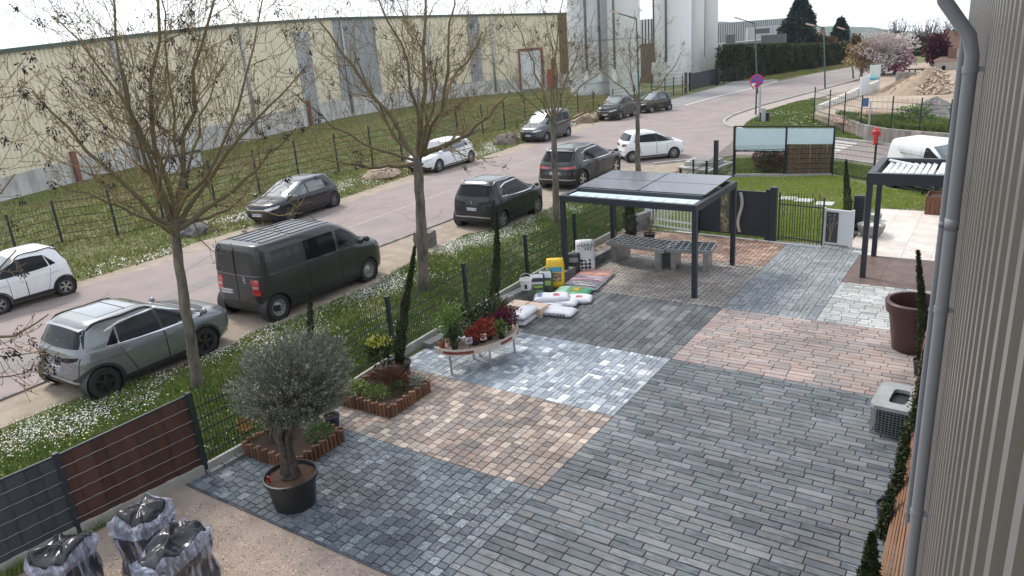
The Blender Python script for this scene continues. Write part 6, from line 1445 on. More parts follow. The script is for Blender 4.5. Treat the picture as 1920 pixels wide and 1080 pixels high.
for i, (s_, k_, pm, pr, lm_, r, hh, lb) in enumerate(plants):
    c = onT(s_, k_); t = thing('potted_plant', lb, 'plant', (*c, TZ-.005), 0, 'plants on the curved table'); pot(t, c, pr, .13, pm, TZ-.005)
    if lm_:
        P, N_ = blob_points(int(300+1500*r), (c[0], c[1], TZ+.13+hh), (r*1.25, r*1.25, hh*1.2), 50+i, .6, .35); leafobj('foliage', P, .062, lm_, t, aspect=.5, N_=N_*.4, seed=50+i, up=.3)
for i, (s_, k_, cc, lb) in enumerate([(-.82, .35, (.75, .45, .35), 'round orange price tag'), (-.50, .72, (.55, .62, .72), 'pale blue plant label card'), (-.18, .80, (.75, .6, .5), 'cream plant label card'), (.36, .80, (.75, .75, .78), 'white plant label card'), (.5, -.2, (.5, .25, .16), 'round terracotta tag')]):
    c = onT(s_, k_); t = thing('plant_label', lb+' standing on the curved table among the pots', 'label', (*c, TZ)); mb = MB(); mb.bar((c[0]-.04, c[1]-.05, TZ+.16), (c[0]+.04, c[1]+.05, TZ+.16), .008, .13); obj('card', mb, mat('card_%d' % i, cc, .5), t)
    mb = MB(); mb.bar((c[0]-.025, c[1]-.036, TZ+.16), (c[0]+.03, c[1]+.032, TZ+.16), .012, .05); obj('print', mb, mat('card_print_%d' % i, tuple(x*.45 for x in cc), .5, var=.5, scale=40), t)
    mb = MB(); mb.tube([(c[0], c[1], TZ), (c[0], c[1], TZ+.12)], .005, 4); obj('stick', mb, M_potblk, t)
# --- sacks
def sack(label, p, rz, lx, ly, h, m, z=0, tilt=0, group=None, stand=False, bands=(), seed=0, text=None, tcol=None, name='sack'):
    """filled plastic sack: pillow with pinched ends and creases. stand=True leans it upright"""
    g = np.random.default_rng(seed); nx, ny = 16, 10; t = thing(name, label, 'sack', (p[0], p[1], z), rz, group)
    def surf(a, b, side):
        x, y = a*lx/2, b*ly/2; e = (1-abs(a)**5)*(1-abs(b)**4); hh = h/2*(max(0, e)**.55); hh *= 1+.10*math.sin(a*5+seed)*math.cos(b*4+seed*2)
        hh += .006*math.sin(a*19+b*7+seed*3)*e
        x *= 1-.03*abs(b)**3; y *= 1-.07*(abs(a)**6)+.02*math.sin(a*9+seed)
        return (x, y, h/2+side*hh)
    def patch_(a0, a1, b0, b1, off, nm, mm, nx_, ny_, par=t):
        mb = MB()
        for j in range(ny_+1):
            for i in range(nx_+1):
                q = surf(a0+(a1-a0)*i/nx_, b0+(b1-b0)*j/ny_, 1); mb.v.append((q[0], q[1], q[2]+off))
        for j in range(ny_):
            for i in range(nx_): o = j*(nx_+1)+i; mb.f.append((o, o+1, o+nx_+2, o+nx_+1))
        return orient(obj(nm, mb, mm, par, local=True, smooth=True))
    def orient(o):
        if stand:
            o.data.transform(Matrix.Translation((0, 0, lx/2*math.cos(tilt))) @ Matrix.Rotation(-(PI/2-tilt), 4, 'Y'))
        return o
    mb = MB()
    for sd in (1, -1):
        o0 = len(mb.v)
        for j in range(ny+1):
            for i in range(nx+1): mb.v.append(surf(-1+2*i/nx, -1+2*j/ny, sd))
        for j in range(ny):
            for i in range(nx): o = o0+j*(nx+1)+i; f = (o, o+1, o+nx+2, o+nx+1); mb.f.append(f if sd == 1 else f[::-1])
    bm_ = bmesh.new(); me = mesh_of(mb, 'sack'); bm_.from_mesh(me); bmesh.ops.remove_doubles(bm_, verts=bm_.verts, dist=.0005); bm_.to_mesh(me); bm_.free()
    body = orient(obj('bag', me, m, t, local=True, smooth=True))
    for k, (a0, a1, b0, b1, mm) in enumerate(bands): patch_(a0, a1, b0, b1, .004, 'printed_band', mm, max(3, int((a1-a0)*8)), max(3, int((b1-b0)*6)))
    if text:
        for (s_, sz, a, b, rot, side) in text:
            me = text_mesh(s_, sz, .0008); q = surf(a, b, 1)
            if side == 'top': me.transform(Matrix.Translation((q[0], q[1], q[2]+.008)) @ Matrix.Rotation(rot, 4, 'Z'))
            else: me.transform(frame_mat((q[0], -ly/2-.004, h*.48), (1, 0, 0), (0, 0, 1)))
            o = obj('lettering', me, tcol, t, local=True); orient(o)
    return t
def pl(c, r=.4, var=.05): return mat('sack_%02d%02d%02d' % tuple(int(x*99) for x in c), c, r, var=var, scale=9, spec=.5)
cW, cG, cY, cK, cR, cO = pl((.66, .67, .70)), pl((.10, .26, .07)), pl((.72, .47, .02)), pl((.03, .035, .04)), pl((.42, .04, .07)), pl((.75, .22, .07))
sg_rz = math.radians(92)
# pale pellet blocks in front
sp = G(984, 603); M_wrap = pl((.50, .50, .51)); M_kraft = pl((.60, .47, .37), .6)
for k in range(2): sack('white plastic sack, %s of the two beside the kraft bale' % ('lower', 'upper')[k], (sp[0], sp[1]), math.radians(95), .78, .42, .155, M_wrap if k == 0 else cW, z=.145*k, group=None, seed=60+k)
t = thing('kraft_bale', 'cardboard coloured bale lying behind the two white sacks', 'bale', (*G(988, 590), 0), math.radians(3)); mb = MB(); mb.box(-.45, -.15, 0, .45, .25, .24); mb.noise(.01, 4); obj('bale_body', mb, M_kraft, t, local=True); mb = MB(); mb.box(-.05, -.158, .0, .0, .256, .244); obj('strap', mb, pl((.35, .24, .16)), t, local=True)
M_navy = mat('navy_print', (.03, .03, .06), .5)
wp = [(1046, 590, 0), (1052, 573, 1), (1078, 566, 2), (1020, 582, 3), (1035, 572, 4)]
for k, (u, v, s_) in enumerate(wp):
    sack(['white sack with dark lettering on its side, nearest the dark plank paving', 'white sack lying in the middle of the white heap', 'white sack at the right end of the white heap', 'white sack at the left of the heap beside the kraft bale', 'white sack at the back of the white heap'][k], G(u, v), math.radians([8, 14, 20, 5, 30][k]), .86, .50, .16, cW, z=[0, .02, 0, 0, .12][k], seed=70+k, bands=[(.1, .45, -.5, .1, mat('sack_red_logo', (.5, .06, .10), .4)), (-.75, -.5, -.6, .7, mat('sack_blue_mark', (.2, .2, .42), .4))] if k else [], text=[('SONOFEP', .13, 0, 0, 0, 'side')] if k == 0 else None, tcol=M_navy)
sack('green sack with a yellow flower picture lying flat beside the striped sacks', G(1075, 553), math.radians(8), .90, .54, .16, pl((.06, .30, .16)), seed=80, bands=[(-.9, -.25, -.8, .8, pl((.30, .50, .36))), (-.1, .55, -.6, .7, pl((.16, .22, .05))), (.0, .35, -.3, .4, pl((.72, .42, .03)))])
for k, (u, v, c1, lb) in enumerate([(1092, 541, (.06, .05, .06), 'black and white striped sack lying next to the green flower sack'), (1104, 530, (.30, .10, .16), 'plum and white striped sack in the middle of the striped row'), (1116, 519, (.72, .20, .08), 'orange and white striped sack at the far end of the striped row')]):
    mm = pl(c1); sack(lb, G(u, v), math.radians(8), .95, .52, .16, cW if k else pl((.6, .6, .62)), seed=84+k, bands=[(-.95, .95, -.85+i*.36, -.66+i*.36, mm) for i in range(5)])
# standing sacks
sack('black sack with green labels standing in front of the white bucket', G(1008, 556), math.radians(120), .60, .40, .14, cK, stand=True, tilt=math.radians(18), seed=90, bands=[(-.9, -.35, -.8, .8, cG), (-.2, .0, -.7, .7, pl((.25, .42, .06))), (.1, .3, -.8, .6, pl((.5, .52, .55))), (.62, .92, -.8, .8, cW)])
sack('dark sack with white top standing between the black and the yellow sack', G(1024, 548), math.radians(118), .58, .38, .14, pl((.05, .08, .05)), stand=True, tilt=math.radians(15), seed=91, bands=[(.35, .9, -.8, .8, cW), (-.3, .1, -.7, .7, pl((.30, .45, .10)))])
sack('yellow sack with blue band and fruit picture leaning on the low wall', G(1043, 538), math.radians(118), .78, .46, .15, cY, stand=True, tilt=math.radians(20), seed=92, bands=[(.05, .38, -.75, .75, pl((.05, .28, .40))), (-.55, .0, -.65, .65, pl((.17, .10, .06))), (-.48, -.3, -.5, .5, pl((.5, .36, .25))), (-.22, -.06, -.5, .5, pl((.35, .22, .15)))])
hs = sack('tall white peat sack with black leaf pattern standing beside the pergola post', G(1098, 510), math.radians(122), .92, .50, .26, cW, stand=True, tilt=math.radians(8), seed=93, tcol=M_dark,
    text=[('HANSA', .135, .66, 0, -PI/2, 'top'), ('TORF', .15, .42, 0, -PI/2, 'top')])
for r in range(4):
    for c in range(3):
        mb = MB(); a, b = -.80+r*.20, -.5+c*.5
        x, y = a*.46, b*.25*.8
        mb.lathe([(.001, 0), (.05, .0), (.05, .004), (.001, .004)], (0, 0, 0), 6, .8, .9)
        for i, q_ in enumerate(mb.v): mb.v[i] = (q_[0]+x, q_[1]+y, q_[2]+.262)
        o = obj('leaf_print', mb, M_dark, hs, local=True); o.data.transform(Matrix.Translation((0, 0, .46*math.cos(math.radians(8)))) @ Matrix.Rotation(-(PI/2-math.radians(8)), 4, 'Y'))
sack('small black sack with silver print standing behind the white peat sack', G(1078, 515), math.radians(110), .62, .34, .14, cK, stand=True, tilt=.1, seed=94, bands=[(.2, .6, -.7, .7, pl((.3, .3, .32)))])
# bucket on the wall
t = thing('bucket', 'white plastic bucket with handle standing on the low block wall', 'bucket', (*G(987, 541, .36), .345)); c = t.location
mb = MB(); mb.lathe([(.001, 0), (.115, 0), (.145, .24), (.152, .24), (.152, .26), (.14, .26), (.112, .02), (.001, .02)], tuple(c), 24); obj('bucket_body', mb, pl((.68, .68, .66)), t, smooth=True, auto=35)
mb = MB(); mb.tube([(c[0]+.15*math.cos(a)*.8, c[1]+.15*math.cos(a)*.6, c[2]+.25+.15*math.sin(a)) for a in np.linspace(0, PI, 12)], .005, 5); obj('handle', mb, cW, t)
mb = MB(); mb.box(c[0]+.05, c[1]-.15, c[2]+.06, c[0]+.11, c[1]-.128, c[2]+.16); obj('label_print', mb, M_dark, t)
# --- pergola with solar panels
def pergola():
    fr, br, fl_ = Vector(G(1302, 560)), Vector(G(1373, 498)), Vector(G(1062, 523)); dx = (fl_-fr); dy = br-fr; bl = fl_+dy*1.0
    t = thing('pergola', 'anthracite metal pergola with four solar panels on its roof', 'pergola', (*fr, 0))
    Z = (ZH(376, fr)+ZH(374, fl_))/2
    for p in (fr, br, fl_, bl): mb = MB(); mb.box(p.x-.055, p.y-.055, 0, p.x+.055, p.y+.055, Z-.14); obj('post', mb, M_anth, t)
    e = .055; c = [fl_, fr, br, bl]
    for i in range(4):
        a, b = c[i], c[(i+1) % 4]; d = (b-a).normalized()*(e if i % 2 == 0 else -e); mb = MB(); mb.bar((a.x-d.x, a.y-d.y, Z-.07), (b.x+d.x, b.y+d.y, Z-.07), .12, .15); obj('beam', mb, M_anth, t)
    ux, uy = (fr-fl_), (bl-fl_)
    def P(s, k, z): q = fl_+ux*s+uy*k; return (q.x, q.y, z)
    def slab(s0, s1, k0, k1, z0, z1, nm, m, z0b=None):
        mb = MB(); zz = [z0, z0, z0 if z0b is None else z0b, z0 if z0b is None else z0b]
        lo = [P(s0, k0, zz[0]), P(s1, k0, zz[1]), P(s1, k1, zz[2]), P(s0, k1, zz[3])]; th = z1-z0
        mb.add(lo+[(x, y, z+th) for x, y, z in lo], [(3, 2, 1, 0), (4, 5, 6, 7), (0, 1, 5, 4), (1, 2, 6, 5), (2, 3, 7, 6), (3, 0, 4, 7)]); return obj(nm, mb, m, t)
    slab(.03, .97, .03, .22, Z-.03, Z-.02, 'translucent_panel', mat('opal_panel', (.62, .74, .80), .3, spec=.6))
    for k in range(11): slab(.06+k*.085, .085+k*.085, .07, .14, Z-.018, Z-.012, 'panel_mark', mat('opal_mark', (.42, .52, .58), .4))
    slab(.02, .98, .23, .265, Z-.04, Z+.07, 'gutter_beam', M_anth)
    M_pv = mat('solar_glass', (.045, .045, .05), .16, .0, var=.1, scale=2, spec=.7, coat=.3)
    for s0, s1 in ((.015, .495), (.505, .985)):
        for k0, k1 in ((.28, .635), (.645, 1.0)):
            p = slab(s0, s1, k0, k1, Z+.05+.10*(k0-.36), Z+.085+.10*(k0-.36), 'solar_panel', M_pv, Z+.05+.10*(k1-.36))
    return t
pergola()
# --- two galvanised display benches below it
M_galv = mat('galvanised', (.36, .37, .37), .38, .7, var=.15, scale=6)
def bench(label, a, b, depth, h, legs, nx, ny):
    A, B = Vector((*a, 0)), Vector((*b, 0)); d = (B-A).normalized(); nn = Vector((-d.y, d.x, 0)); L_ = (B-A).length; t = thing('display_bench', label, 'bench', tuple(A))
    def P(s, k, z): return A+d*(s*L_)+nn*k*depth+Vector((0, 0, z))
    for s0, s1, k0, k1 in ((0, 1, 0, 0), (0, 1, 1, 1), (0, 0, 0, 1), (1, 1, 0, 1)): mb = MB(); mb.bar(P(s0, k0, h-.05), P(s1, k1, h-.05), .03, .10); obj('apron', mb, M_galv, t)
    for i in range(1, nx): mb = MB(); mb.bar(P(i/nx, 0, h-.01), P(i/nx, 1, h-.01), .02, .02); obj('grid_bar', mb, M_galv, t)
    for j in range(1, ny): mb = MB(); mb.bar(P(0, j/ny, h-.008), P(1, j/ny, h-.008), .02, .02); obj('grid_bar', mb, M_galv, t)
    mb = MB(); mb.add([tuple(P(.01, .02, h-.08)), tuple(P(.99, .02, h-.08)), tuple(P(.99, .98, h-.08)), tuple(P(.01, .98, h-.08))], [(0, 1, 2, 3)]); obj('tray', mb, mat('tray_dark', (.03, .032, .035), .5, var=.4), t)
    for s0 in legs:
        q0, q1 = P(s0, .12, 0), P(s0, .88, 0)
        mb = MB(); mb.bar(P(s0-.05, .10, (h-.1)/2), P(s0+.05, .10, (h-.1)/2), .03, h-.1); mb.bar(P(s0+.05, .10, (h-.1)/2), P(s0+.05, .90, (h-.1)/2), .03, h-.1); obj('leg_panel', mb, M_galv, t)
    return t
bz = .62
bench('galvanised grid topped display bench, left and longer one under the pergola', G(1137, 453, bz), G(1244, 468, bz), .85, bz, (.10, .88), 11, 5)
bench('galvanised grid topped display bench, right and shorter one under the pergola', G(1249, 466, bz), G(1333, 470, bz), .80, bz, (.14, .86), 7, 4)
# planted pots beside it
c = G(1218, 455); t = thing('plant_pot', 'black pot with a bare twiggy plant by the white picket gate', 'pot', (*c, 0)); pot(t, c, .17, .30, M_potblk)
random.seed(4); mb = MB()
for i in range(9): a = random.uniform(0, 6.28); mb.tube([(c[0], c[1], .25), (c[0]+.12*math.cos(a), c[1]+.12*math.sin(a), .6), (c[0]+.22*math.cos(a), c[1]+.22*math.sin(a), random.uniform(.8, 1.05))], .007, 4)
obj('twigs', mb, M_twig, t)
# --- gates at the back
def two(u0, v0, u1, v1): return Vector((*G(u0, v0), 0)), Vector((*G(u1, v1), 0))
M_wp = mat('white_coated', (.72, .73, .74), .4)
A, B = two(1216, 427, 1302, 440); zt = ZH(386, A.xy); t = thing('picket_gate', 'white metal picket gate seen behind the display benches', 'gate', tuple(A))
for i in range(15): p = A.lerp(B, i/14); mb = MB(); mb.bar((p.x, p.y, .08), (p.x, p.y, zt), .028 if 0 < i < 14 else .07); obj('bar', mb, M_wp, t)
for z in (.12, zt*.45, ): mb = MB(); mb.bar((A.x, A.y, z), (B.x, B.y, z), .035, .05); obj('rail', mb, M_wp, t)
A, B = two(1305, 437, 1447, 452); zt = ZH(357, B.xy); t = thing('metal_gate', 'anthracite metal gate with cut out panel and curved steel handle', 'gate', tuple(A)); d = (B-A).normalized(); nn = Vector((d.y, -d.x, 0))
sA = .03
for s0, s1, hh in ((.0, .47, zt-.02), (.49, .93, zt-.06)):
    a, b = A.lerp(B, s0), A.lerp(B, s1); mb = MB(); mb.bar((a.x, a.y, hh/2+.05), (b.x, b.y, hh/2+.05), .05, hh-.1); obj('leaf_panel', mb, M_anth, t)
a, b = A.lerp(B, .335)+nn*.03, A.lerp(B, .455)+nn*.03; mb = MB(); mb.bar((a.x, a.y, zt*.52), (b.x, b.y, zt*.52), .01, zt*.86); obj('inset_panel', mb, mat('gold_inset', (.10, .09, .065), .5), t)
random.seed(8); mb = MB()
for i in range(34):
    s0, s1 = random.uniform(0, 1), random.uniform(0, 1); z0 = random.uniform(.12, .9)*zt; z1 = z0+random.uniform(-.25, .25); z1 = min(max(z1, .1*zt), .94*zt); p, q = a.lerp(b, s0)+nn*.008, a.lerp(b, s1)+nn*.008; mb.bar((p.x, p.y, z0), (q.x, q.y, z1), .008, .012)
obj('straw_pattern', mb, mat('gold_line', (.42, .37, .24), .5), t)
h0 = A.lerp(B, .60)+nn*.05; pts = []
for i in range(17):
    k = i/16; off = math.sin(k*2*PI)*.055; pts.append(h0+d*off+Vector((0, 0, zt*(.93-.80*k))))
mb = MB()
for i in range(16): mb.bar(pts[i], pts[i+1]+(pts[i+1]-pts[i])*.15, .03, .085, up=d)
mb2 = MB()
for i in range(17): p = pts[i]; w = d*.045; mb2.v += [tuple(p-w), tuple(p+w), tuple(p+w+nn*.025), tuple(p-w+nn*.025)]
for i in range(16):
    for q in range(4): x = i*4+q; y = i*4+(q+1) % 4; mb2.f.append((x, y, y+4, x+4))
mb2.f += [(0, 1, 2, 3), (67, 66, 65, 64)]
obj('handle', mb2, mat('brushed_steel', (.60, .60, .58), .3, .7), t)
for u, v, w, tp in ((1448, 452, .17, 352), (1437, 451, .10, 356), (1306, 438, .14, 360), (1213, 427, .10, 380)):
    p = G(u, v); mb = MB(); zz = ZH(tp, p); mb.box(p[0]-w/2, p[1]-w/2, 0, p[0]+w/2, p[1]+w/2, zz); mb.box(p[0]-w/2-.01, p[1]-w/2-.01, zz, p[0]+w/2+.01, p[1]+w/2+.01, zz+.02); obj('gate_post', mb, M_anth if u != 1213 else M_wp, t)
mb = MB(); Ab, Bb = two(1210, 428, 1540, 465); mb.bar((Ab.x, Ab.y, .0), (Bb.x, Bb.y, .0), .12, .05); th = obj('threshold', mb, mat('pale_sill', (.60, .59, .56), .7), kind='structure', label='pale concrete sill under the gates')
# slim bar fence
A, B = two(1459, 453, 1540, 464); t = thing('bar_fence', 'slim dark bar fence panel between the grey gate and the white screen', 'fence', tuple(A)); random.seed(12)
for i in range(17): p = A.lerp(B, i/16+random.uniform(-.012, .012)*(0 < i < 16)); mb = MB(); mb.bar((p.x, p.y, .05), (p.x, p.y, ZH(364, A.xy)+random.uniform(-.03, .1)), .016 if 0 < i < 16 else .04); obj('bar', mb, M_anth, t)
zt = ZH(364, A.xy)
for z in (.16, zt*.80): mb = MB(); mb.bar((A.x, A.y, z), (B.x, B.y, z), .03, .03); obj('rail', mb, M_anth, t)
# white screen with grass motif
A, B = two(1542, 459, 1595, 466); zt = ZH(391, A.xy); t = thing('garden_screen', 'white garden screen with a dark panel of engraved stems', 'screen', tuple(A)); d = (B-A).normalized(); nn = Vector((d.y, -d.x, 0))
for s in (.0, 1.0): p = A.lerp(B, s); mb = MB(); mb.bar((p.x, p.y, 0), (p.x, p.y, zt+.03), .07); obj('post', mb, M_wp, t)
a, b = A.lerp(B, .04), A.lerp(B, .96); mb = MB(); mb.bar((a.x, a.y, zt*.52), (b.x, b.y, zt*.52), .04, zt*.92); obj('white_panel', mb, M_wp, t)
for z in (zt-.03, .10): mb = MB(); mb.bar((A.x, A.y, z), (B.x, B.y, z), .06, .06); obj('rail', mb, M_wp, t)
a, b = A.lerp(B, .10)+nn*.03, A.lerp(B, .52)+nn*.03; mb = MB(); mb.bar((a.x, a.y, zt*.52), (b.x, b.y, zt*.52), .015, zt*.82); obj('dark_panel', mb, mat('slate_panel', (.065, .058, .062), .5), t)
mb = MB(); random.seed(3)
for i in range(7):
    s0, s1 = .35+random.uniform(-.1, .2), random.uniform(.1, .9); p, q = a.lerp(b, s0)+nn*.01, a.lerp(b, s1)+nn*.01; z1 = zt*random.uniform(.5, .86); mb.tube([(p.x, p.y, zt*.14), ((p.x*.6+q.x*.4), (p.y*.6+q.y*.4), zt*.4), (q.x, q.y, z1)], .004, 4)
    for _ in range(3): mb.sphere((q.x+random.uniform(-.03, .03), q.y, z1+random.uniform(-.05, .05)), .013, 6, 4)
obj('stem_motif', mb, mat('motif', (.38, .33, .24), .5), t)
# tall dark louvred planter column, fire bowls, wooden box
c = G(1608, 432); t = thing('gabion_column', 'tall narrow black louvred column beside the white screen', 'column', (*c, 0)); zt = ZH(366, c); mb = MB(); mb.box(c[0]-.13, c[1]-.13, 0, c[0]+.13, c[1]+.13, zt); obj('core', mb, M_fblack, t)
for i in range(20): z = .04+(zt-.08)*i/19; mb = MB(); mb.box(c[0]-.15, c[1]-.15, z-.012, c[0]+.15, c[1]+.15, z+.012); obj('slat', mb, M_anthl, t)
M_bowl = mat('bowl_concrete', (.26, .25, .235), .7, var=.15, scale=6)
for (u, v, r, h, lb) in [(1632, 443, .37, .36, 'round grey concrete fire bowl by the pergola post'), (1640, 414, .20, .22, 'smaller concrete bowl behind the fire bowl')]:
    c = G(u, v); t = thing('fire_bowl', lb, 'bowl', (*c, 0)); mb = MB(); mb.lathe([(.001, 0), (r*.55, 0), (r*.85, h*.35), (r*.98, h*.8), (r, h*.97), (r*.96, h), (r*.72, h*1.0), (r*.66, h*.85), (.001, h*.82)], (*c, 0), 36); obj('bowl', mb, M_bowl, t, smooth=True, auto=40)
    mb = MB(); mb.disc((*c, h*.93), r*.69, 24); obj('gravel_fill', mb, mat('pale_fill', (.55, .54, .5), .8, bump=.5), t)
c = G(1766, 399); t = thing('wooden_box', 'reddish brown wooden board planter at the end of the terrace', 'planter', (*c, 0)); h = ZH(364, c); M_rw = mat('red_wood', (.20, .085, .04), .7, scale=8, col2=(.13, .05, .03), rnd=.2, streak=(1, 1, .2)); W_ = .42
for i in range(7):
    for sgx, sgy in ((0, -1), (0, 1)): mb = MB(); x = c[0]-W_+(i+.5)*2*W_/7; mb.box(x-.055, c[1]+sgy*W_-.012, 0, x+.055, c[1]+sgy*W_+.012, h); obj('board', mb, M_rw, t)
    for sgx in (-1, 1): mb = MB(); y = c[1]-W_+(i+.5)*2*W_/7; mb.box(c[0]+sgx*(W_+.014)-.012, y-.055, 0, c[0]+sgx*(W_+.014)+.012, y+.055, h); obj('board', mb, M_rw, t)
mb = MB(); mb.box(c[0]-W_+.02, c[1]-W_+.02, 0, c[0]+W_-.02, c[1]+W_-.02, h*.85); obj('soil', mb, M_soil, t)
for i, (u, v) in enumerate([(1477, 374), (1507, 378), (1546, 384)]):
    c = G(u, v); t = thing('stepping_stone', ['leftmost of three pale stepping stones on the lawn', 'middle one of three pale stepping stones on the lawn', 'rightmost of three pale stepping stones, behind the white screen'][i], 'paving slab', (*c, .01)); mb = MB(); mb.box(c[0]-.28, c[1]-.26, .0, c[0]+.28, c[1]+.26, .06); obj('slab', mb, mat('step_stone', (.46, .46, .44), .8, var=.12), t)
sheet('gravel_bed', [(-3.3, 25.95), (-.8, 25.95), (-.8, 26.6), (-3.3, 26.5)], .012, mat('dark_gravel', (.20, .18, .17), .95, scale=20, col2=(.34, .31, .29), bump=1, bscale=80), 'grey gravel bed between lawn and cream terrace', world=True)
# small louvred pergola at right
def pergola2():
    p1, p2 = Vector(G(1617, 521)), Vector(G(1638, 481)); Z = ZH(324, p1)-.25; t = thing('louvred_pergola', 'anthracite louvred pergola with white slats at the right', 'pergola', (*p1, 0))
    W_ = 1.95; q1, q2 = p1+Vector((W_, -.0)), p2+Vector((W_, 0)); back = Vector((0, 2.1))
    c = [p1, p1+Vector((W_, 0)), p1+Vector((W_, 0))+back, p1+back]
    for p in (p1, p2): mb = MB(); mb.box(p.x-.06, p.y-.06, 0, p.x+.06, p.y+.06, Z); obj('post', mb, M_anth, t)
    for p in (c[1], c[2]): mb = MB(); mb.box(p.x-.06, p.y-.06, 0, p.x+.06, p.y+.06, Z); obj('post', mb, M_anth, t)
    for i in range(4):
        a, b = c[i], c[(i+1) % 4]; d = (b-a).normalized()*(.075 if i % 2 == 0 else -.075); mb = MB(); mb.bar((a.x-d.x, a.y-d.y, Z+.12), (b.x+d.x, b.y+d.y, Z+.12), .15, .26); obj('beam', mb, M_anth, t)
    for i in range(8):
        x = p1.x+.20+i*.135; mb = MB(); mb.bar((x, p1.y+.12, Z+.14), (x, p1.y+2.0, Z+.14), .10, .022, up=(.45, 0, 1)); obj('slat', mb, M_wp, t)
    mb = MB(); mb.box(p1.x+1.27, p1.y+.1, Z+.15, p1.x+1.8, p1.y+2.0, Z+.18); obj('white_panel', mb, M_wp, t)
    mb = MB(); mb.bar((p1.x+.15, p1.y+1.75, Z+.26), (p1.x+.85, p1.y+1.2, Z+.23), .05, .04); obj('light_bar', mb, M_wp, t)
    mb = MB(); mb.box(p1.x+1.33, p1.y+.5, Z+.182, p1.x+1.7, p1.y+1.2, Z+.195); obj('cover_sheet', mb, mat('pale_sheet', (.5, .58, .6), .4), t)
pergola2()
# banner screen
A, M_, B = V3(1376, 331), V3(1471, 330), V3(1559, 329); zt = ZH(236, A.xy); t = thing('banner_screen', 'tall mesh screen with pale blue banner, its right half backed with reed', 'screen', tuple(A))
for p in (A, M_, B): zz = ZH(236, p.xy); mb = MB(); mb.box(p.x-.05, p.y-.05, 0, p.x+.05, p.y+.05, zz); obj('post', mb, M_anth, t)
zA, zM, zB = (ZH(236, p.xy) for p in (A, M_, B))
for p, q, z0, z1 in ((A, M_, zA, zM), (M_, B, zM, zB)): mb = MB(); mb.bar((p.x, p.y, z0-.02), (q.x, q.y, z1-.02), .04, .05); obj('top_rail', mb, M_anth, t)
M_ban = mat('banner_cloth', (.60, .72, .78), .6, var=.03, scale=2, bump=.3, bscale=4)
def banner(p, q, u, v0, v1, nm, m, dn=.05, nx=14, ny=5, wv=.02):
    nn = Vector(((q-p).y, -(q-p).x, 0)).normalized(); z1, z0 = ZH(v0, p.xy), ZH(v1, p.xy); z1b, z0b = ZH(v0, q.xy), ZH(v1, q.xy); mb = MB()
    for j in range(ny+1):
        for i in range(nx+1):
            k = i/nx; x = p.lerp(q, .02+.96*k)+nn*(dn+wv*math.sin(i*2.3)*(j/ny)); zt_ = z1+(z1b-z1)*k-.015*abs(math.sin(k*PI*5))*(j == ny); zb_ = z0+(z0b-z0)*k; mb.v.append((x.x, x.y, zb_+(zt_-zb_)*j/ny))
    for j in range(ny):
        for i in range(nx): o = j*(nx+1)+i; mb.f.append((o, o+1, o+nx+2, o+nx+1))
    return obj(nm, mb, m, t, smooth=True)
banner(A, M_, 0, 240, 284, 'banner', M_ban); banner(M_, B, 0, 240, 270, 'banner', M_ban)
banner(A, M_, 0, 281.5, 284, 'banner_hem', M_seam, .06, ny=1)
# reed mat: single canes
random.seed(5); nn = Vector(((B-M_).y, -(B-M_).x, 0)).normalized(); M_reed = mat('reed_cane', (.24, .165, .10), .85, scale=9, col2=(.15, .105, .07), rnd=.35)
for i in range(90):
    p = M_.lerp(B, .04+.92*i/89)-nn*.03*random.uniform(.3, 1); mb = MB(); h = ZH(267, M_.xy)-random.uniform(0, .06); mb.bar((p.x, p.y, .05), (p.x+random.uniform(-.01, .01), p.y, h), .022); obj('cane', mb, M_reed, t)
wirefence('mesh_fence', 'tall mesh in front of the banner screen', 'fence', [(A.x, A.y-.06), (M_.x, M_.y-.06), (B.x, B.y-.06)], [zA*.62]*3, M_fgreen, .02, du=.07, dz=.2, wire=.004)
mb = MB(); mb.bar((A.x, A.y+.0, .02), (B.x, B.y, .02), .2, .16); obj('plinth', mb, M_conc, t)
wirefence('mesh_fence', 'mesh fence on the right between lawn and side street', 'fence', [(B.x, B.y), G(1637, 342), G(1729, 366), G(1850, 396)], [1.45]*4, M_fgreen, .07, du=.06, dz=.2, wire=.004)
# thick dark posts left of the screen
for (u, v, tp, w, lb) in [(1342, 330, 263, .16, 'thick dark square post left of the banner screen'), (1300, 331, 299, .07, 'short thin dark post right of the farthest tree')]:
    c = G(u, v); mb = MB(); mb.box(c[0]-w/2, c[1]-w/2, 0, c[0]+w/2, c[1]+w/2, ZH(tp, c)); setp(obj('dark_post', mb, M_anth), lb, 'post')
# concrete utility pad
c = [G(1270, 318), G(1330, 326), G(1375, 308), G(1318, 300)]; t = thing('manhole_pad', 'concrete pad with dark cover on the verge by the junction', 'manhole', (*mid(*c), 0)); mb = MB(); mb.prism(c, -.05, .12); obj('slab', mb, M_conc, t); cc = mid(*c); mb = MB(); mb.box(cc[0]-.8, cc[1]-.6, .12, cc[0]+.6, cc[1]+.7, .30); obj('raised_box', mb, M_conc, t); mb = MB(); mb.box(cc[0]-.6, cc[1]-.4, .3, cc[0]+.4, cc[1]+.5, .33); obj('cover', mb, M_block, t)
# --- big brown pot
c = G(1708, 655); D = dist(c); t = thing('giant_pot', 'giant brown round plant pot with thick rim at the right of the yard', 'pot', (*c, 0)); R_ = .475; h = .98
mb = MB(); mb.lathe([(.001, .0), (R_*.66, 0), (R_*.70, .03), (R_*.92, h*.78), (R_*1.03, h*.79), (R_*1.08, h*.985), (R_*1.05, h), (R_*.93, h), (R_*.9, h*.9), (R_*.82, h*.5), (.001, h*.48)], (*c, 0), 56); obj('pot_body', mb, mat('brown_resin', (.066, .030, .026), .38, spec=.45, var=.05), t, smooth=True, auto=35)
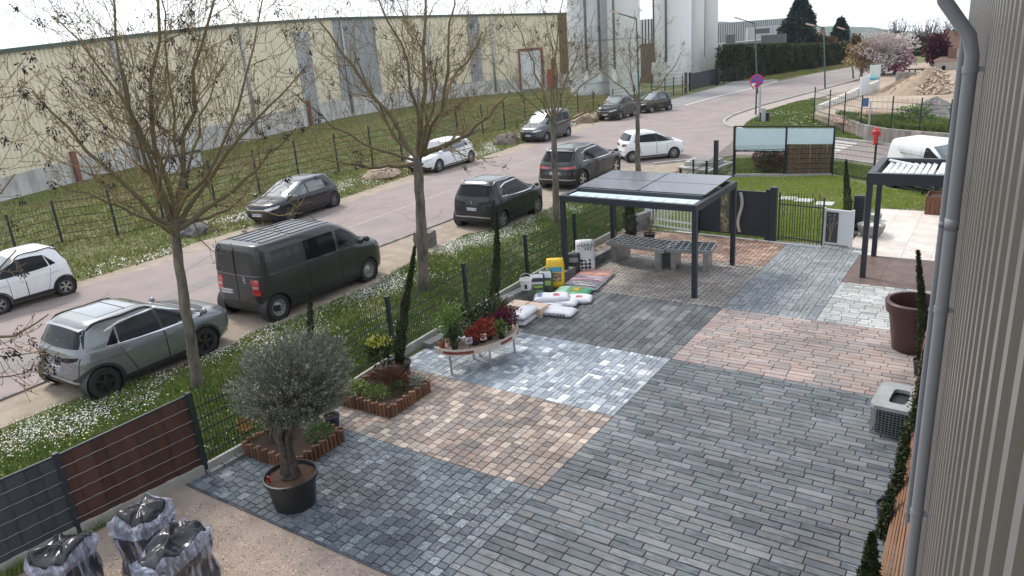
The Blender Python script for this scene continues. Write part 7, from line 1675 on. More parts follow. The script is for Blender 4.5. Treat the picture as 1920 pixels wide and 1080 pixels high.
# --- gabion outdoor box with zinc top
c = G(1682, 800); t = thing('gabion_table', 'wire gabion with a grey slab top that has an oval opening', 'gabion', (*c, 0), math.radians(-4)); W_, D_, H_ = .30, .42, .45
mb = MB(); o_ = []
for k in range(28):
    a = 2*PI*k/28; o_.append((.12*math.copysign(abs(math.cos(a))**.35, math.cos(a)), .25*math.copysign(abs(math.sin(a))**.35, math.sin(a))))
outer = []
for k in range(28):
    a = 2*PI*k/28; cx_, cy_ = math.cos(a), math.sin(a); s_ = 1/max(abs(cx_), abs(cy_)); outer.append(((W_+.03)*cx_*s_, (D_+.03)*cy_*s_))
for z in (H_, H_+.06):
    mb.v += [(x, y, z) for x, y in outer]+[(x, y, z) for x, y in o_]
for k in range(28):
    j = (k+1) % 28; mb.f += [(56+k, 56+j, 84+j, 84+k), (k, 28+k, 28+j, j), (k, j, 56+j, 56+k), (28+j, 28+k, 84+k, 84+j)]
obj('slab_top', mb, mat('zinc_slab', (.30, .315, .32), .55, var=.15, scale=5), t, local=True)
mb = MB(); mb.box(-W_+.06, -D_+.06, .0, W_-.06, D_-.06, H_-.02); obj('inner_liner', mb, M_fblack, t, local=True)
mb = MB()
for i in range(13):
    x = -W_+2*W_*i/12
    for y in (-D_, D_): mb.bar((x, y, 0), (x, y, H_), .006)
for i in range(17):
    y = -D_+2*D_*i/16
    for x in (-W_, W_): mb.bar((x, y, 0), (x, y, H_), .006)
for i in range(12):
    z = H_*i/11
    for y in (-D_, D_): mb.bar((-W_, y, z), (W_, y, z), .006)
    for x in (-W_, W_): mb.bar((x, -D_, z), (x, D_, z), .006)
obj('wire_mesh', mb, M_galv, t, local=True)
# plants, pots, timber and glass along the metal wall
c = G(1664, 985); t = thing('potted_climber', 'dark blue pot with woody climber at the wall foot', 'plant', (*c, 0)); pot(t, c, .15, .30, mat('indigo_pot', (.03, .035, .07), .5), soil=(.16, .11, .06))
cyp2 = leafmat('wall_climber', (.035, .055, .022), (.08, .085, .035), .5)
for i, (u0, v0, u1, v1, w, lb) in enumerate([(1700, 860, 1742, 640, .13, 'dark green climber behind the gabion along the wall'), (1672, 960, 1702, 800, .12, 'dark green climber between gabion and blue pot'), (1733, 690, 1765, 560, .10, 'dark green climber right of the slim cypress'), (1650, 1010, 1672, 920, .08, 'low dark climber beside the blue pot')]):
    a = Vector(G(u0, v0)); D = a.length; b = Vector(at(u1, v1, D+.3)); t = thing('climber', lb, 'plant', (*a, 0)); g_ = np.random.default_rng(200+i); n = 3200; s = g_.random(n)[:, None]; P = np.array([a.x, a.y, .05])*(1-s)+np.array(b)*s+g_.normal(size=(n, 3))*[w*.27, w*.27, w*.6]*(1.15-s*.6)
    mb = MB(); mb.tube([(a.x, a.y, 0), ((a.x+b.x)/2, (a.y+b.y)/2, b.z/2), tuple(b)], .012, 5); obj('stem', mb, M_twig, t); leafobj('foliage', P, .05, cyp2, t, aspect=.45, seed=i, up=.5)
t = thing('timber_bundle', 'long orange brown timber battens leaning along the wall foot', 'timber', (*G(1690, 1000), 0)); random.seed(9)
M_bat = mat('larch_batten', (.28, .15, .08), .7, scale=5, col2=(.19, .095, .05), rnd=.25, streak=(1, .2, 1))
for i in range(15):
    a = Vector((-.58+.040*i, 4.9, .03+.045*i)); b = Vector((-.68+.026*i, 10.4-random.uniform(0, .2), .30+.055*i)); a += Vector((random.uniform(-.01, .01), 0, random.uniform(0, .02))); mb = MB(); mb.bar(a, b, .022, .034); obj('plank', mb, M_bat, t)
for i in range(4):
    a = Vector((-.66+.03*i, 9.0, .10)); b = Vector((-.78+.03*i, 13.0, .95)); mb = MB(); mb.bar(a, b, .03, .05); obj('plank', mb, mat('red_batten', (.22, .07, .06), .7, rnd=.2), t)
c0, c1 = G(1752, 575), G(1770, 500); t = thing('glass_panel', 'framed glass panel leaning against the wall past the brown pot', 'glass panel', (*c0, 0)); a, b = Vector((*c0, 0)), Vector((*c1, 0)); za, zb_ = .95, .95
for p, q in (((a.x, a.y, 0), (a.x+.12, a.y, 1.0)), ((b.x, b.y, 0), (b.x+.12, b.y, 1.0)), ((a.x, a.y, .02), (b.x, b.y, .02)), ((a.x+.12, a.y, 1.0), (b.x+.12, b.y, 1.0))): mb = MB(); mb.bar(p, q, .04); obj('frame', mb, M_zinc, t)
mb = MB(); mb.add([(a.x, a.y, .03), (b.x, b.y, .03), (b.x+.12, b.y, .98), (a.x+.12, a.y, .98)], [(0, 1, 2, 3)]); obj('pane', mb, mat('pale_glass', (.30, .36, .38), .08, .2, spec=1), t)
# --- film wrapped pallets, bottom left
M_bag = mat('black_film', (.022, .022, .028), .22, spec=.5, bump=.5, bscale=9)
M_film = bpy.data.materials.new('stretch_film'); M_film.use_nodes = True; _t = M_film.node_tree; _b = _t.nodes['Principled BSDF']; _b.inputs['Base Color'].default_value = (.50, .53, .66, 1); _b.inputs['Roughness'].default_value = .25; _b.inputs['Specular IOR Level'].default_value = .8
_c = _t.nodes.new('ShaderNodeTexCoord'); _m = _t.nodes.new('ShaderNodeMapping'); _m.inputs['Scale'].default_value = (5, 5, .9); _m.inputs['Rotation'].default_value = (.12, .25, .2); _n = _t.nodes.new('ShaderNodeTexNoise'); _n.inputs['Scale'].default_value = 2.6; _n.inputs['Detail'].default_value = 5; _n.inputs['Distortion'].default_value = .5; _r = _t.nodes.new('ShaderNodeMapRange'); _r.inputs[1].default_value = .48; _r.inputs[2].default_value = .72; _r.inputs[3].default_value = .04; _r.inputs[4].default_value = .8
_t.links.new(_c.outputs['Object'], _m.inputs[0]); _t.links.new(_m.outputs[0], _n.inputs['Vector']); _t.links.new(_n.outputs['Fac'], _r.inputs[0]); _t.links.new(_r.outputs[0], _b.inputs['Alpha'])
M_cuff = M_film.copy(); M_cuff.name = 'film_cuff'
for _q in M_cuff.node_tree.nodes:
    if _q.type == 'MAP_RANGE': _q.inputs[3].default_value = .25; _q.inputs[4].default_value = .95
M_filmedge = mat('film_fold', (.52, .55, .64), .25, spec=.8)
def wrapped(label, c, hw, hd, h, rz, seed, topv):
    t = thing('wrapped_pallet', label, 'wrapped pallet', (*c, 0), rz); random.seed(seed); g = random.Random(seed)
    mb = MB()
    for y in (-hd*.8, 0, hd*.8): mb.box(-hw*.95, y-.045, 0, hw*.95, y+.045, .09)
    for i in range(6): x = -hw*.95+(i+.5)*hw*1.9/6; mb.box(x-.045, -hd*.98, .092, x+.045, hd*.98, .114)
    obj('pallet', mb, mat('pallet_wood', (.30, .21, .13), .8, var=.2), t, local=True)
    def shell(k, off, zt0, zt1, nm, m, seg=64, rows_=22, crinkle=.02, cap=True):
        mb = MB()
        for j in range(rows_+1):
            f = j/rows_
            for i in range(seg):
                a = 2*PI*i/seg; n_ = 4.2; cx_ = math.copysign(abs(math.cos(a))**(2/n_), math.cos(a)); cy_ = math.copysign(abs(math.sin(a))**(2/n_), math.sin(a))
                z = zt0+(zt1-zt0)*f; sh = 1-.05*math.sin(f*PI*3+seed)-.10*max(0, f-.8)/.2
                mb.v.append(((hw*cx_+off*cx_)*sh*k, (hd*cy_+off*cy_)*sh*k, z+(.05*math.sin(a*2+seed)+.03*math.sin(a*5+seed*2))*f))
        for j in range(rows_):
            for i in range(seg): a = j*seg+i; b = j*seg+(i+1) % seg; mb.f.append((a, b, b+seg, a+seg))
        if cap:
            R0 = rows_*seg; last = R0
            for q, (kk, dz) in enumerate(((.86, .03), (.62, .045), (.34, .05), (.06, .05))):
                o = len(mb.v)
                for i in range(seg):
                    x, y, z = mb.v[R0+i]; mb.v.append((x*kk, y*kk, zt1+dz+(z-zt1)*kk+.05*math.sin(x*9+seed)*math.cos(y*7)))
                for i in range(seg): a = last+i; b = last+(i+1) % seg; mb.f.append((a, b, o+(i+1) % seg, o+i))
                last = o
            mb.f.append(tuple(last+i for i in range(seg)))
        for i in range(len(mb.v)):
            p = Vector(mb.v[i]); q = p+Vector((seed*3, 0, 0)); d_ = mnoise.noise_vector(q*6)*crinkle+mnoise.noise_vector(Vector((q.x*16, q.y*16, q.z*5)))*crinkle*.5
            # sharp creases
            r_ = abs(mnoise.noise(q*4.5)); d_ += Vector((0, 0, 1))*(-.035*max(0, .12-r_)/.12); mb.v[i] = tuple(p+d_)
        return obj(nm, mb, m, t, local=True, smooth=True)
    shell(1, 0, .115, h, 'bagged_load', M_bag, 90, 26, .022)
    shell(1, .016, .05, h*.97, 'stretch_film', M_film, 90, 22, .03, cap=False)
    shell(1, .022, h*.80, h*1.0, 'film_cuff', M_cuff, 90, 5, .035, cap=False)
    # gathered folds of film standing out as pale ridges
    for q in range(0):
        pts = []; ph = g.uniform(0, 2*PI); tl = g.uniform(-.35, .5); zz = h*(g.uniform(.35, 1.0) if q > 2 else .98-q*.03); n0, n1 = (0, 40) if q < 2 else (g.randint(0, 10), g.randint(18, 36))
        for i in range(n0, n1+1):
            a = ph+2*PI*i/40; n_ = 4.2; cx_ = math.copysign(abs(math.cos(a))**(2/n_), math.cos(a)); cy_ = math.copysign(abs(math.sin(a))**(2/n_), math.sin(a))
            kk = .93 if q < 2 else 1.0; pts.append(Vector(((hw+.03)*cx_*kk, (hd+.03)*cy_*kk, min(h+.06, zz+tl*.4*math.sin(a)+.02*math.sin(a*7)))))
        mb = MB(); mb.tube(pts, [.002+.0035*abs(math.sin(i*.9)) for i in range(len(pts))], 4); mb.noise(.015, 5); obj('film_fold', mb, M_filmedge, t, local=True, smooth=True)
    return t
w1 = G(330, 1120); w2 = G(238, 1040); w3 = G(112, 1150)
wrapped('film wrapped pallet of black bags, the nearest and widest of three', G(322, 1012, .92), .24, .41, .90, math.radians(18), 3, 970)
wrapped('film wrapped pallet of black bags standing behind the widest one by the brown strips', G(262, 952, .90), .26, .30, .86, math.radians(12), 5, 910)
wrapped('film wrapped pallet of black bags at the left by the slate grey strips', G(112, 1020, .84), .25, .31, .80, math.radians(22), 7, 980)
# ============================================================ STREET FURNITURE
M_lampg = mat('lamp_green', (.018, .055, .050), .5)
def lamp(label, base, ut, vt, ul, vl, r=.07):
    b = Vector((*base, 0)); D = b.length; top = Vector(at(ut, vt, D)); tip = Vector(at(ul, vl, D)); t = thing('street_lamp', label, 'street lamp', tuple(b), 0, 'green street lamps along the road')
    mb = MB(); mb.tube([b, b+(top-b)*.02, top], [r*1.5, r, r*.7], 10); obj('pole', mb, M_lampg, t, smooth=True)
    mb = MB(); mb.tube([top-Vector((0, 0, .15)), top, tip], [r*.7, r*.65, r*.5], 8); obj('arm', mb, M_lampg, t, smooth=True)
    d = (tip-top).normalized(); mb = MB(); e = tip+d*.75; mb.bar(tip, e, .26, .13); obj('lamp_head', mb, mat('lamp_head', (.50, .38, .30), .5), t)
lamp('street lamp nearest the silos, behind the farthest bare tree', G(1199, 203), 1193, 35, 1160, 25, .085)
lamp('street lamp behind the round no stopping sign, left of the hedge', at(1421, 158, 72)[:2], 1415, 44, 1392, 37, .075)
lamp('street lamp standing in front of the conifer hedge', G(1547, 167), 1545, 52, 1527, 48, .075)
lamp('farthest street lamp, by the blossoming trees', G(1600, 147), 1594, 58, 1584, 55, .075)
# signs
b = Vector((*G(1417, 216), 0)); D = b.length; t = thing('road_sign', 'round red and blue no stopping sign above a small give way triangle', 'road sign', tuple(b)); f = -b.normalized(); sd_ = Vector((-f.y, f.x, 0))
mb = MB(); top = Vector((b.x, b.y, ZH(140, b.xy))); mb.tube([b, top], .055, 8); obj('pole', mb, M_lampg, t)
cz = Vector((b.x, b.y, ZH(151, b.xy))); R_ = 11/FPX*D
def face(c, r, n, m, nm, par, off, rot=0, th=.02):
    mb = MB(); c = c+f*off; pts = [c+sd_*r*math.cos(2*PI*k/n+rot)+Vector((0, 0, r*math.sin(2*PI*k/n+rot))) for k in range(n)]; mb.v = [tuple(p) for p in pts]+[tuple(p-f*th) for p in pts]; mb.f = [tuple(range(n))[::-1], tuple(range(n, 2*n))]+[(k, (k+1) % n, n+(k+1) % n, n+k) for k in range(n)]; o = obj(nm, mb, m, par); return o
M_sr, M_sb = mat('sign_red', (.55, .03, .05), .4), mat('sign_blue', (.03, .10, .48), .4)
di = face(cz, R_, 28, M_sr, 'sign_disc', t, .08); face(cz, R_*.80, 28, M_sb, 'blue_field', t, .09)
for s_ in (-1, 1): mb = MB(); p = cz+f*.098; q = (sd_*s_+Vector((0, 0, 1))).normalized()*R_*.78; mb.bar(p-q, p+q, .01, R_*.2, up=tuple(f.cross(q.normalized()))); obj('red_bar', mb, M_sr, t)
tz = Vector((b.x, b.y, ZH(159, b.xy)))+sd_*-(-6/FPX*D); tz = Vector((b.x, b.y, ZH(159, b.xy)))+Vector(at(1411, 159, D))-Vector(at(1417, 159, D))
face(tz, R_*.72, 3, M_sr, 'give_way_triangle', t, .13, rot=-PI/2); face(tz+Vector((0, 0, .01)), R_*.42, 3, M_wp, 'white_field', t, .14, rot=-PI/2)
for (u, v, tp, m_, nm, lb, w) in [(1424, 222, 162, M_zinc, 'sign_pole', 'thin grey pole just right of the road sign', .06), (1431, 230, 203, M_zinc, 'sign_pole', 'short wooden grey post beside the black bins', .13)]:
    c = G(u, v); mb = MB(); mb.box(c[0]-w, c[1]-w/2, 0, c[0]+w, c[1]+w/2, ZH(tp, c)); setp(obj(nm, mb, m_), lb, 'pole')
for i, (u, v) in enumerate([(1429, 229), (1438, 229)]):
    c = G(u, v); t = thing('utility_box', ['left one of two small black boxes by the grey post', 'right one of two small black boxes by the grey post'][i], 'box', (*c, 0)); mb = MB(); mb.box(c[0]-.13, c[1]-.13, 0, c[0]+.13, c[1]+.13, .55); obj('box_body', mb, M_fblack, t); mb = MB(); mb.box(c[0]-.15, c[1]-.15, .55, c[0]+.15, c[1]+.15, .6); obj('lid', mb, M_fblack, t)
# boulders
def boulder(label, u, v, r, m, seed, sub=3, sc=(1, 1, .7)):
    c = G(u, v); bm_ = bmesh.new(); bmesh.ops.create_icosphere(bm_, subdivisions=sub, radius=1)
    for vv in bm_.verts:
        p = vv.co.copy(); n = mnoise.noise(p*1.3+Vector((seed, 0, 0)))*.35+mnoise.noise(p*3.3+Vector((seed, 5, 0)))*.14+mnoise.noise(p*9)*.04; p = p*(1+n); p.z = max(p.z, -.55); vv.co = Vector((p.x*r*sc[0]+c[0], p.y*r*sc[1]+c[1], (p.z+.35)*r*sc[2]))
    me = bpy.data.meshes.new('boulder'); bm_.to_mesh(me); bm_.free(); return setp(obj('boulder', me, m, smooth=True, auto=30), label, 'boulder')
M_rk1 = mat('grey_rock', (.17, .16, .155), .95, scale=3, col2=(.09, .085, .085), bump=1, bscale=9); M_rk2 = mat('tan_rock', (.33, .25, .185), .95, scale=3, col2=(.22, .165, .125), bump=1, bscale=9)
boulder('dark grey boulder on the far verge behind the first bare tree', 364, 440, .52, M_rk1, 1)
boulder('flat tan boulder on the far verge among daisies', 714, 333, .95, M_rk2, 2, sc=(1, 1, .38))
boulder('brownish grey boulder between white hatchback and slate van', 951, 270, .75, mat('brown_rock', (.20, .16, .13), .95, scale=3, col2=(.12, .10, .085), bump=1, bscale=9), 3)
boulder('low tan boulder between the slate van and the dark pair', 1096, 229, .95, M_rk2, 4, sc=(1, 1, .5))
c = G(798, 462); t = thing('stone_block', 'weathered grey stone block behind the trunk of the second bare tree', 'stone block', (*c, 0), .3); mb = MB(); bb = bmesh.new(); bmesh.ops.create_cube(bb, size=1); bmesh.ops.subdivide_edges(bb, edges=bb.edges, cuts=5, use_grid_fill=True)
for vv in bb.verts: p = vv.co.copy(); p = p*(1-.12*max(0, p.length-.6)); p += mnoise.noise_vector(p*4)*.05; vv.co = Vector((p.x*.62, p.y*.42, (p.z+.46)*.52))
me = bpy.data.meshes.new('block'); bb.to_mesh(me); bb.free(); obj('block', me, mat('lichen_stone', (.21, .195, .18), .95, scale=12, col2=(.11, .10, .095), bump=1, bscale=30), t, local=True, smooth=True, auto=35)
# ============================================================ RIGHT BACKGROUND
rw = thing('retaining_wall', 'stained concrete retaining wall curving beside the side street', 'wall', (*G(1612, 262), 0))
rp_ = [(1527, 222), (1560, 232), (1590, 243), (1612, 259), (1660, 268), (1720, 278), (1800, 291), (1900, 305)]; rt_top = [209, 214, 222, 232, 241, 246, 252, 262]
pts = [Vector(G(*q)) for q in rp_]
for i in range(len(pts)-1):
    a, b = pts[i], pts[i+1]; n = 2
    for k in range(n):
        p, q = a.lerp(b, k/n), a.lerp(b, (k+1)/n); d = (q-p).normalized()*.004; z0 = ZH(rt_top[i]+(rt_top[i+1]-rt_top[i])*k/n, p); z1 = ZH(rt_top[i]+(rt_top[i+1]-rt_top[i])*(k+1)/n, q); nn = Vector((d.y, -d.x)).normalized()*.1; p += d; q -= d; mb = MB()
        mb.add([(p.x+nn.x, p.y+nn.y, -.1), (q.x+nn.x, q.y+nn.y, -.1), (q.x-nn.x, q.y-nn.y, -.1), (p.x-nn.x, p.y-nn.y, -.1), (p.x+nn.x, p.y+nn.y, z0), (q.x+nn.x, q.y+nn.y, z1), (q.x-nn.x, q.y-nn.y, z1), (p.x-nn.x, p.y-nn.y, z0)], [(3, 2, 1, 0), (4, 5, 6, 7), (0, 1, 5, 4), (1, 2, 6, 5), (2, 3, 7, 6), (3, 0, 4, 7)]); obj('wall_panel', mb, M_concd, rw)
wtop = [(1526, 216, 166), (1554, 224, 170), (1582, 232, 176), (1613, 240, 182), (1670, 244, 188), (1723, 250, 194), (1778, 256, 200), (1850, 264, 208)]
wirefence('mesh_fence', 'thin wire fence with tall posts on top of the retaining wall', 'fence', [G(u, v, .5) for u, v, _ in wtop], [2.1]*8, M_fgreen, .06, du=.25, dz=.35, wire=.005)
# white block wall and gate
def blk(name, label, cat, u0, v0, t0, u1, v1, t1, m, rows_=4, n=9):
    A, B = Vector((*G(u0, v0), 0)), Vector((*G(u1, v1), 0)); zA, zB = ZH(t0, A.xy), ZH(t1, B.xy); t = thing(name, label, cat, tuple(A))
    for r in range(rows_):
        for i in range(n+(r % 2)):
            s0, s1 = max(0, (i-.5*(r % 2))/n), min(1, (i+1-.5*(r % 2))/n)
            if s1-s0 < .01: continue
            a, b = A.lerp(B, s0+.003), A.lerp(B, s1-.003); mb = MB(); h = zA+(zB-zA)*s0; z = h*(r+.5)/rows_; mb.bar((a.x, a.y, z), (b.x, b.y, z), .22, h/rows_-.012); obj('block', mb, m, t)
    return t
M_wb = mat('white_block', (.66, .645, .60), .8, var=.1, rnd=.06)
blk('block_wall', 'white concrete block wall running back from the wall corner', 'wall', 1533, 219, 197, 1611, 190, 163, M_wb, 4, 12)
blk('block_wall', 'short white block wall right of the white gate', 'wall', 1626, 186, 158, 1645, 179, 150, M_wb, 4, 4)
A, B = Vector((*G(1611, 192), 0)), Vector((*G(1626, 186), 0)); t = thing('white_gate', 'closed white metal gate between the two white block walls', 'gate', tuple(A)); z = ZH(148, A.xy); mb = MB(); mb.bar((A.x, A.y, z/2+.05), (B.x, B.y, z/2+.05), .06, z); obj('gate_leaf', mb, mat('gate_white', (.62, .65, .68), .5), t)
for p in (A, B): mb = MB(); mb.bar((p.x, p.y, 0), (p.x, p.y, z+.15), .14); obj('gate_post', mb, M_wp, t)
c = at(1636, 150, 66); t = thing('billboard', 'small turquoise and white picture board above the short white wall', 'sign', (c[0], c[1], 0)); a, b = Vector(at(1629, 145, 66)), Vector(at(1645, 145, 66)); h = 9/FPX*66
mb = MB(); mb.bar(a, (b.x, b.y, a.z), .05, h); obj('board', mb, mat('board_blue', (.35, .62, .68), .5), t); mb = MB(); mb.bar(a.lerp(b, .1)-Vector((0, .06, .12)), a.lerp(b, .9)-Vector((0, .06, .12)), .03, h*.35); obj('picture_band', mb, mat('board_teal', (.03, .30, .38), .5), t)
mb = MB(); mb.bar((a.x, a.y, 0), (a.x, a.y, a.z), .08); mb.bar((b.x, b.y, 0), (b.x, b.y, a.z), .08); obj('legs', mb, M_zinc, t)
c = at(1641, 133, 74); t = thing('notice_board', 'white glazed notice cabinet behind the picture board', 'sign', (c[0], c[1], 0)); mb = MB(); mb.box(c[0]-.42, c[1]-.15, c[2]-.5, c[0]+.42, c[1]+.15, c[2]+.5); obj('cabinet', mb, mat('cabinet_pale', (.58, .64, .60), .4, var=.1), t); mb = MB(); mb.box(c[0]-.4, c[1]-.1, 0, c[0]-.3, c[1]+.1, c[2]-.5); mb.box(c[0]+.3, c[1]-.1, 0, c[0]+.4, c[1]+.1, c[2]-.5); obj('legs', mb, M_zinc, t)
c = G(1624, 205, LZ); t = thing('sign_post', 'small blue sign on a thin pole inside the lot', 'sign', (*c, LZ)); b_ = Vector((*G(1627, 262), 0)); mb = MB(); mb.tube([b_, (b_.x, b_.y, ZH(190, b_.xy))], .035, 6); obj('pole', mb, M_zinc, t); s_ = Vector(at(1623, 192, b_.length)); mb = MB(); mb.bar(s_-Vector((.14, 0, 0)), s_+Vector((.14, 0, 0)), .03, .42); obj('panel', mb, mat('sign_navy', (.05, .12, .22), .5), t)
# heaps
def heap(label, u, v, rx, ry, h, m, seed, z=LZ, name='heap', rub=0, kind=None):
    c = G(u, v, z); n = 40; mb = MB(); R_, K = 10, 36
    mb.v.append((c[0], c[1], z+h))
    for i in range(1, R_+1):
        for k in range(K):
            a = 2*PI*k/K; q = i/R_; rr = q*(1+.12*math.sin(a*3+seed)+.07*math.sin(a*7+seed*2)); hh = h*(1-q)**.95*(1+.25*mnoise.noise(Vector((math.cos(a)*q*3, math.sin(a)*q*3, seed)))); mb.v.append((c[0]+rx*rr*math.cos(a), c[1]+ry*rr*math.sin(a), z+max(0, hh)+.06*h*mnoise.noise(Vector((math.cos(a)*q*9, math.sin(a)*q*9, seed)))*(1-q)))
    for k in range(K): mb.f.append((0, 1+k, 1+(k+1) % K))
    for i in range(R_-1):
        for k in range(K): a = 1+i*K+k; b = 1+i*K+(k+1) % K; mb.f.append((a, a+K, b+K, b))
    t = setp(obj(name, mb, m, smooth=True), label, 'heap')
    if rub:
        g_ = np.random.default_rng(seed); nn_ = rub; q = np.sqrt(g_.random(nn_)); a = g_.uniform(0, 2*PI, nn_); P = np.c_[c[0]+rx*q*np.cos(a), c[1]+ry*q*np.sin(a), z+h*(1-q)**.95]; S = g_.uniform(.04, .16, (nn_, 1, 1)); th = g_.uniform(0, PI, nn_); Bs = base_s[None]*S*[1, .8, .8]
        Bs = np.stack([Bs[..., 0]*np.cos(th)[:, None]-Bs[..., 1]*np.sin(th)[:, None], Bs[..., 0]*np.sin(th)[:, None]+Bs[..., 1]*np.cos(th)[:, None], Bs[..., 2]], -1)+P[:, None]
        obj('stones', fastmesh('stones', Bs.reshape(-1, 3), (tri[None]+(np.arange(nn_)*5)[:, None, None]).reshape(-1, 3), None), mat(m.name+'_stones', tuple(m.node_tree.nodes['Principled BSDF'].inputs['Base Color'].default_value)[:3], .9, rnd=.5), t, kind='stuff')
    return t
base_s = np.array([(1, 0, 0), (-1, 0, 0), (0, 1, 0), (0, -1, 0), (0, 0, 1)], float)
M_h1, M_h2, M_h3 = mat('heap_orange', (.42, .27, .17), .95, scale=2, col2=(.33, .22, .14), bump=1, bscale=8), mat('heap_tan', (.36, .28, .20), .95, scale=2, col2=(.26, .19, .13), bump=1, bscale=8), mat('heap_grey', (.13, .125, .12), .95, scale=2, col2=(.22, .20, .19), bump=1, bscale=8)
heap('orange sand heap, middle one of the row of heaps', 1712, 172, 1.9, 1.9, 1.15, M_h1, 1)
heap('big tan rubble heap, tallest of the row of heaps', 1745, 172, 2.9, 2.6, 1.75, M_h2, 2, rub=900)
heap('brown earth heap at the left end of the row of heaps', 1688, 170, 1.6, 1.6, .9, mat('heap_brown', (.24, .17, .11), .95, scale=2, col2=(.16, .12, .08), bump=1, bscale=8), 3)
heap('pale sand heap beside the downpipe', 1785, 172, 2.0, 2.0, 1.2, mat('heap_pale', (.45, .37, .29), .95, scale=2, col2=(.36, .29, .22), bump=1, bscale=8), 4)
heap('dark grey rubble heap behind the retaining wall', 1750, 225, 2.1, 1.8, 1.15, M_h3, 5, rub=1300)
heap('low rubble of broken tiles behind the retaining wall', 1625, 222, 1.8, 2.6, .35, mat('heap_tile', (.30, .21, .16), .95, scale=3, col2=(.16, .12, .10), bump=1, bscale=8), 6, rub=500)
grass('weeds', 'green weeds growing behind the retaining wall', [G(1600, 232, LZ), G(1660, 240, LZ), G(1785, 252, LZ), G(1850, 258, LZ), G(1850, 240, LZ), G(1785, 236, LZ), G(1700, 226, LZ), G(1640, 226, LZ), G(1570, 214, LZ)], 9000, .30, .03, leafmat('weed_green', (.10, .17, .03), (.17, .19, .06), .4), 131, z=LZ)
bush('weed_bush', 'green weed bush on the shoulder of the dark rubble heap', 'bush', (*G(1712, 232, LZ), LZ+.45), (.9, .7, .5), 900, L2, .14, 132)
sheet('lot_tarmac', [G(1660, 140, LZ+.01), G(1790, 150, LZ+.01), G(1790, 138, LZ+.01), G(1680, 132, LZ+.01)], LZ+.012, M_pave, 'grey tarmac path behind the heaps', world=True)
A, B = Vector((*G(1680, 162, LZ), LZ)), Vector((*G(1768, 165, LZ), LZ)); t = thing('low_wall', 'low dark block wall behind the gravel heaps', 'wall', tuple(A)); mb = MB(); mb.bar((A.x, A.y, LZ+.55), (B.x, B.y, LZ+.55), .25, 1.1); obj('wall_body', mb, M_concd, t)
A, B = Vector((*G(1670, 142, LZ), LZ)), Vector((*G(1675, 132, LZ), LZ))
# picnic benches
for i, u in enumerate((1716, 1727)):
    c = G(u, 146, LZ); t = thing('picnic_bench', ['dark picnic bench behind the heaps, left one', 'dark picnic bench behind the heaps, right one'][i], 'bench', (*c, LZ)); mb = MB(); mb.box(c[0]-.7, c[1]-.3, LZ+.7, c[0]+.7, c[1]+.3, LZ+.78); obj('top', mb, M_fblack, t); mb = MB(); mb.box(c[0]-.7, c[1]-.9, LZ+.4, c[0]+.7, c[1]-.6, LZ+.46); obj('seat', mb, M_fblack, t)
    for sx in (-.5, .5): mb = MB(); mb.bar((c[0]+sx, c[1]-.7, LZ), (c[0]+sx, c[1]+.1, LZ+.75), .1); obj('leg', mb, M_fblack, t)
# hydrant
c = G(1641, 271); t = thing('fire_hydrant', 'red fire hydrant at the foot of the stained retaining wall', 'hydrant', (*c, 0)); mb = MB(); k = 1.0
mb.lathe([(.001, 0), (.17, 0), (.17, .06), (.11, .08), (.11, .55), (.17, .58), (.17, .66), (.12, .70), (.10, .80), (.001, .84)], (*c, 0), 16); obj('barrel', mb, mat('hydrant_red', (.50, .04, .035), .4), t, smooth=True, auto=35)
mb = MB(); mb.tube([(c[0]-.22, c[1], .5), (c[0]+.22, c[1], .5)], .065, 10); mb.tube([(c[0], c[1]-.2, .42), (c[0], c[1], .42)], .07, 10); obj('outlet', mb, MATS['hydrant_red'], t)
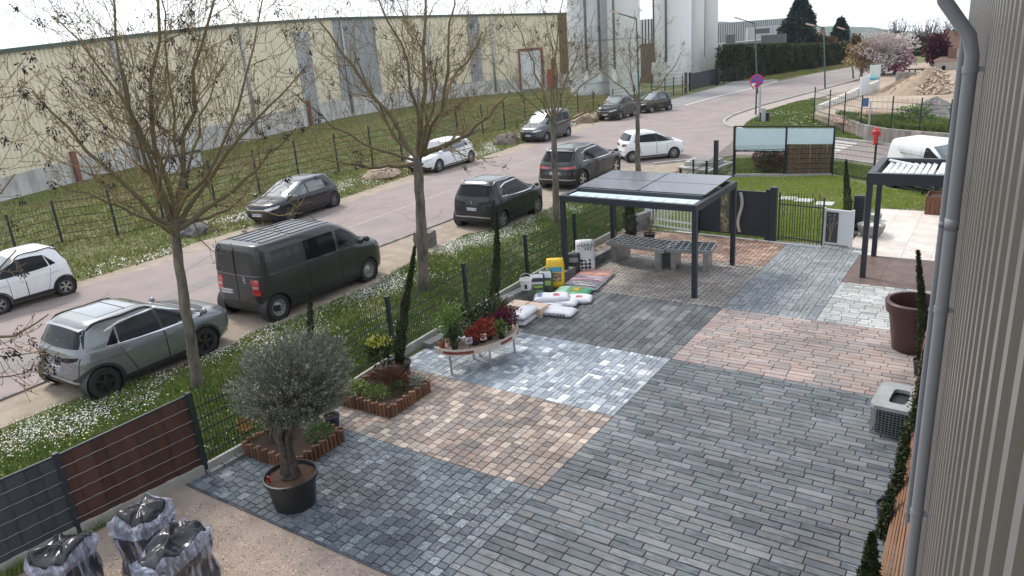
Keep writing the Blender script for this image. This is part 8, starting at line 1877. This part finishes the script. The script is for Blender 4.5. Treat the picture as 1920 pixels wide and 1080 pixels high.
# houses
def house(label, u0, u1, vb, ve, vr, D, m, mr, hip=.25, wins=(), gable=False):
    a, b = Vector(at(u0, 100, D)[:2]), Vector(at(u1, 100, D)[:2]); d = (b-a).normalized(); bk = Vector((-d.y, d.x))
    if bk.dot(a) < 0: bk = -bk
    gz = 0 if D < 125 else -(D-125)*.045; ze, zr = ZH(ve, a), ZH(vr, a); dep = (b-a).length*.75; t = thing('house', label, 'house', (a.x, a.y, gz))
    P = lambda s, k, z: (a.x+(b-a).x*s+bk.x*dep*k, a.y+(b-a).y*s+bk.y*dep*k, z)
    mb = MB(); mb.add([P(0, 0, gz-.5), P(1, 0, gz-.5), P(1, 1, gz-.5), P(0, 1, gz-.5), P(0, 0, ze), P(1, 0, ze), P(1, 1, ze), P(0, 1, ze)], [(0, 1, 5, 4), (1, 2, 6, 5), (2, 3, 7, 6), (3, 0, 4, 7)]); obj('wall', mb, m, t)
    o = .06; mb = MB(); mb.add([P(-o, -o, ze), P(1+o, -o, ze), P(1+o, 1+o, ze), P(-o, 1+o, ze), P(hip, .5, zr), P(1-hip, .5, zr)], [(0, 1, 5, 4), (1, 2, 5), (2, 3, 4, 5), (3, 0, 4), (3, 2, 1, 0)]); rf = obj('roof', mb, mr, t)
    mb = MB(); q = P(.7, .5, zr); mb.box(q[0]-.35, q[1]-.35, zr-.5, q[0]+.35, q[1]+.35, zr+.8); obj('chimney', mb, mr, rf)
    for s0, s1, z0, z1 in wins:
        mb = MB(); H_ = ze-gz; p, q = P(s0, -.012, 0), P(s1, -.012, 0); mb.bar((p[0], p[1], gz+H_*(z0+z1)/2), (q[0], q[1], gz+H_*(z0+z1)/2), .12, H_*(z1-z0)); w = obj('window', mb, mat('shutter_pale', (.42, .42, .42), .6), t)
        p, q = P(s0+.02, -.02, 0), P(s1-.02, -.02, 0); mb = MB(); mb.bar((p[0], p[1], gz+H_*(z0+z1)/2), (q[0], q[1], gz+H_*(z0+z1)/2), .14, H_*(z1-z0)*.85); obj('pane', mb, M_glass, w)
    return t
M_tile = mat('roof_tile_brown', (.20, .12, .085), .9, scale=.6, col2=(.13, .08, .06)); M_ren = mat('render_cream', (.62, .55, .45), .9, var=.08)
house('cream two storey house with brown hipped roof beside the downpipe', 1752, 1812, 139, 92, 60, 88, M_ren, M_tile, .3, [(.12, .28, .55, .8), (.5, .66, .55, .8), (.12, .28, .12, .4)])
house('low pale annex with lean roof in front of the cream house', 1754, 1800, 140, 115, 108, 84, mat('render_grey', (.40, .36, .31), .9, var=.15), M_tile, .2, [(.3, .5, .3, .7)])
house('small house with brown tiled roof left of the big pine', 1455, 1478, 82, 66, 48, 175, M_ren, mat('roof_tile_red', (.26, .13, .09), .9, var=.15), .1, [(.3, .6, .3, .7)])
house('small house with red brown roof between the two pines', 1520, 1548, 84, 76, 62, 170, M_ren, MATS['roof_tile_red'], .1, [(.3, .6, .3, .7)])
house('distant house with brown roof right of the smaller pine', 1580, 1606, 86, 78, 70, 200, M_ren, M_tile, .15, [(.3, .6, .3, .7)])
# ============================================================ AIR
hz = MB(); hz.box(-1700, -60, -66, 1700, 1700, 46)
hm = bpy.data.materials.new('haze_air'); hm.use_nodes = True; _t = hm.node_tree; _t.nodes.clear()
_o = _t.nodes.new('ShaderNodeOutputMaterial'); _v = _t.nodes.new('ShaderNodeVolumePrincipled'); _v.inputs['Color'].default_value = (.72, .84, 1, 1); _v.inputs['Density'].default_value = .0002; _v.inputs['Anisotropy'].default_value = .2
_t.links.new(_v.outputs[0], _o.inputs['Volume'])
obj('haze', hz, hm, kind='stuff', label='thin bluish air that fades the far hills')
SC.cycles.volume_bounces = 0
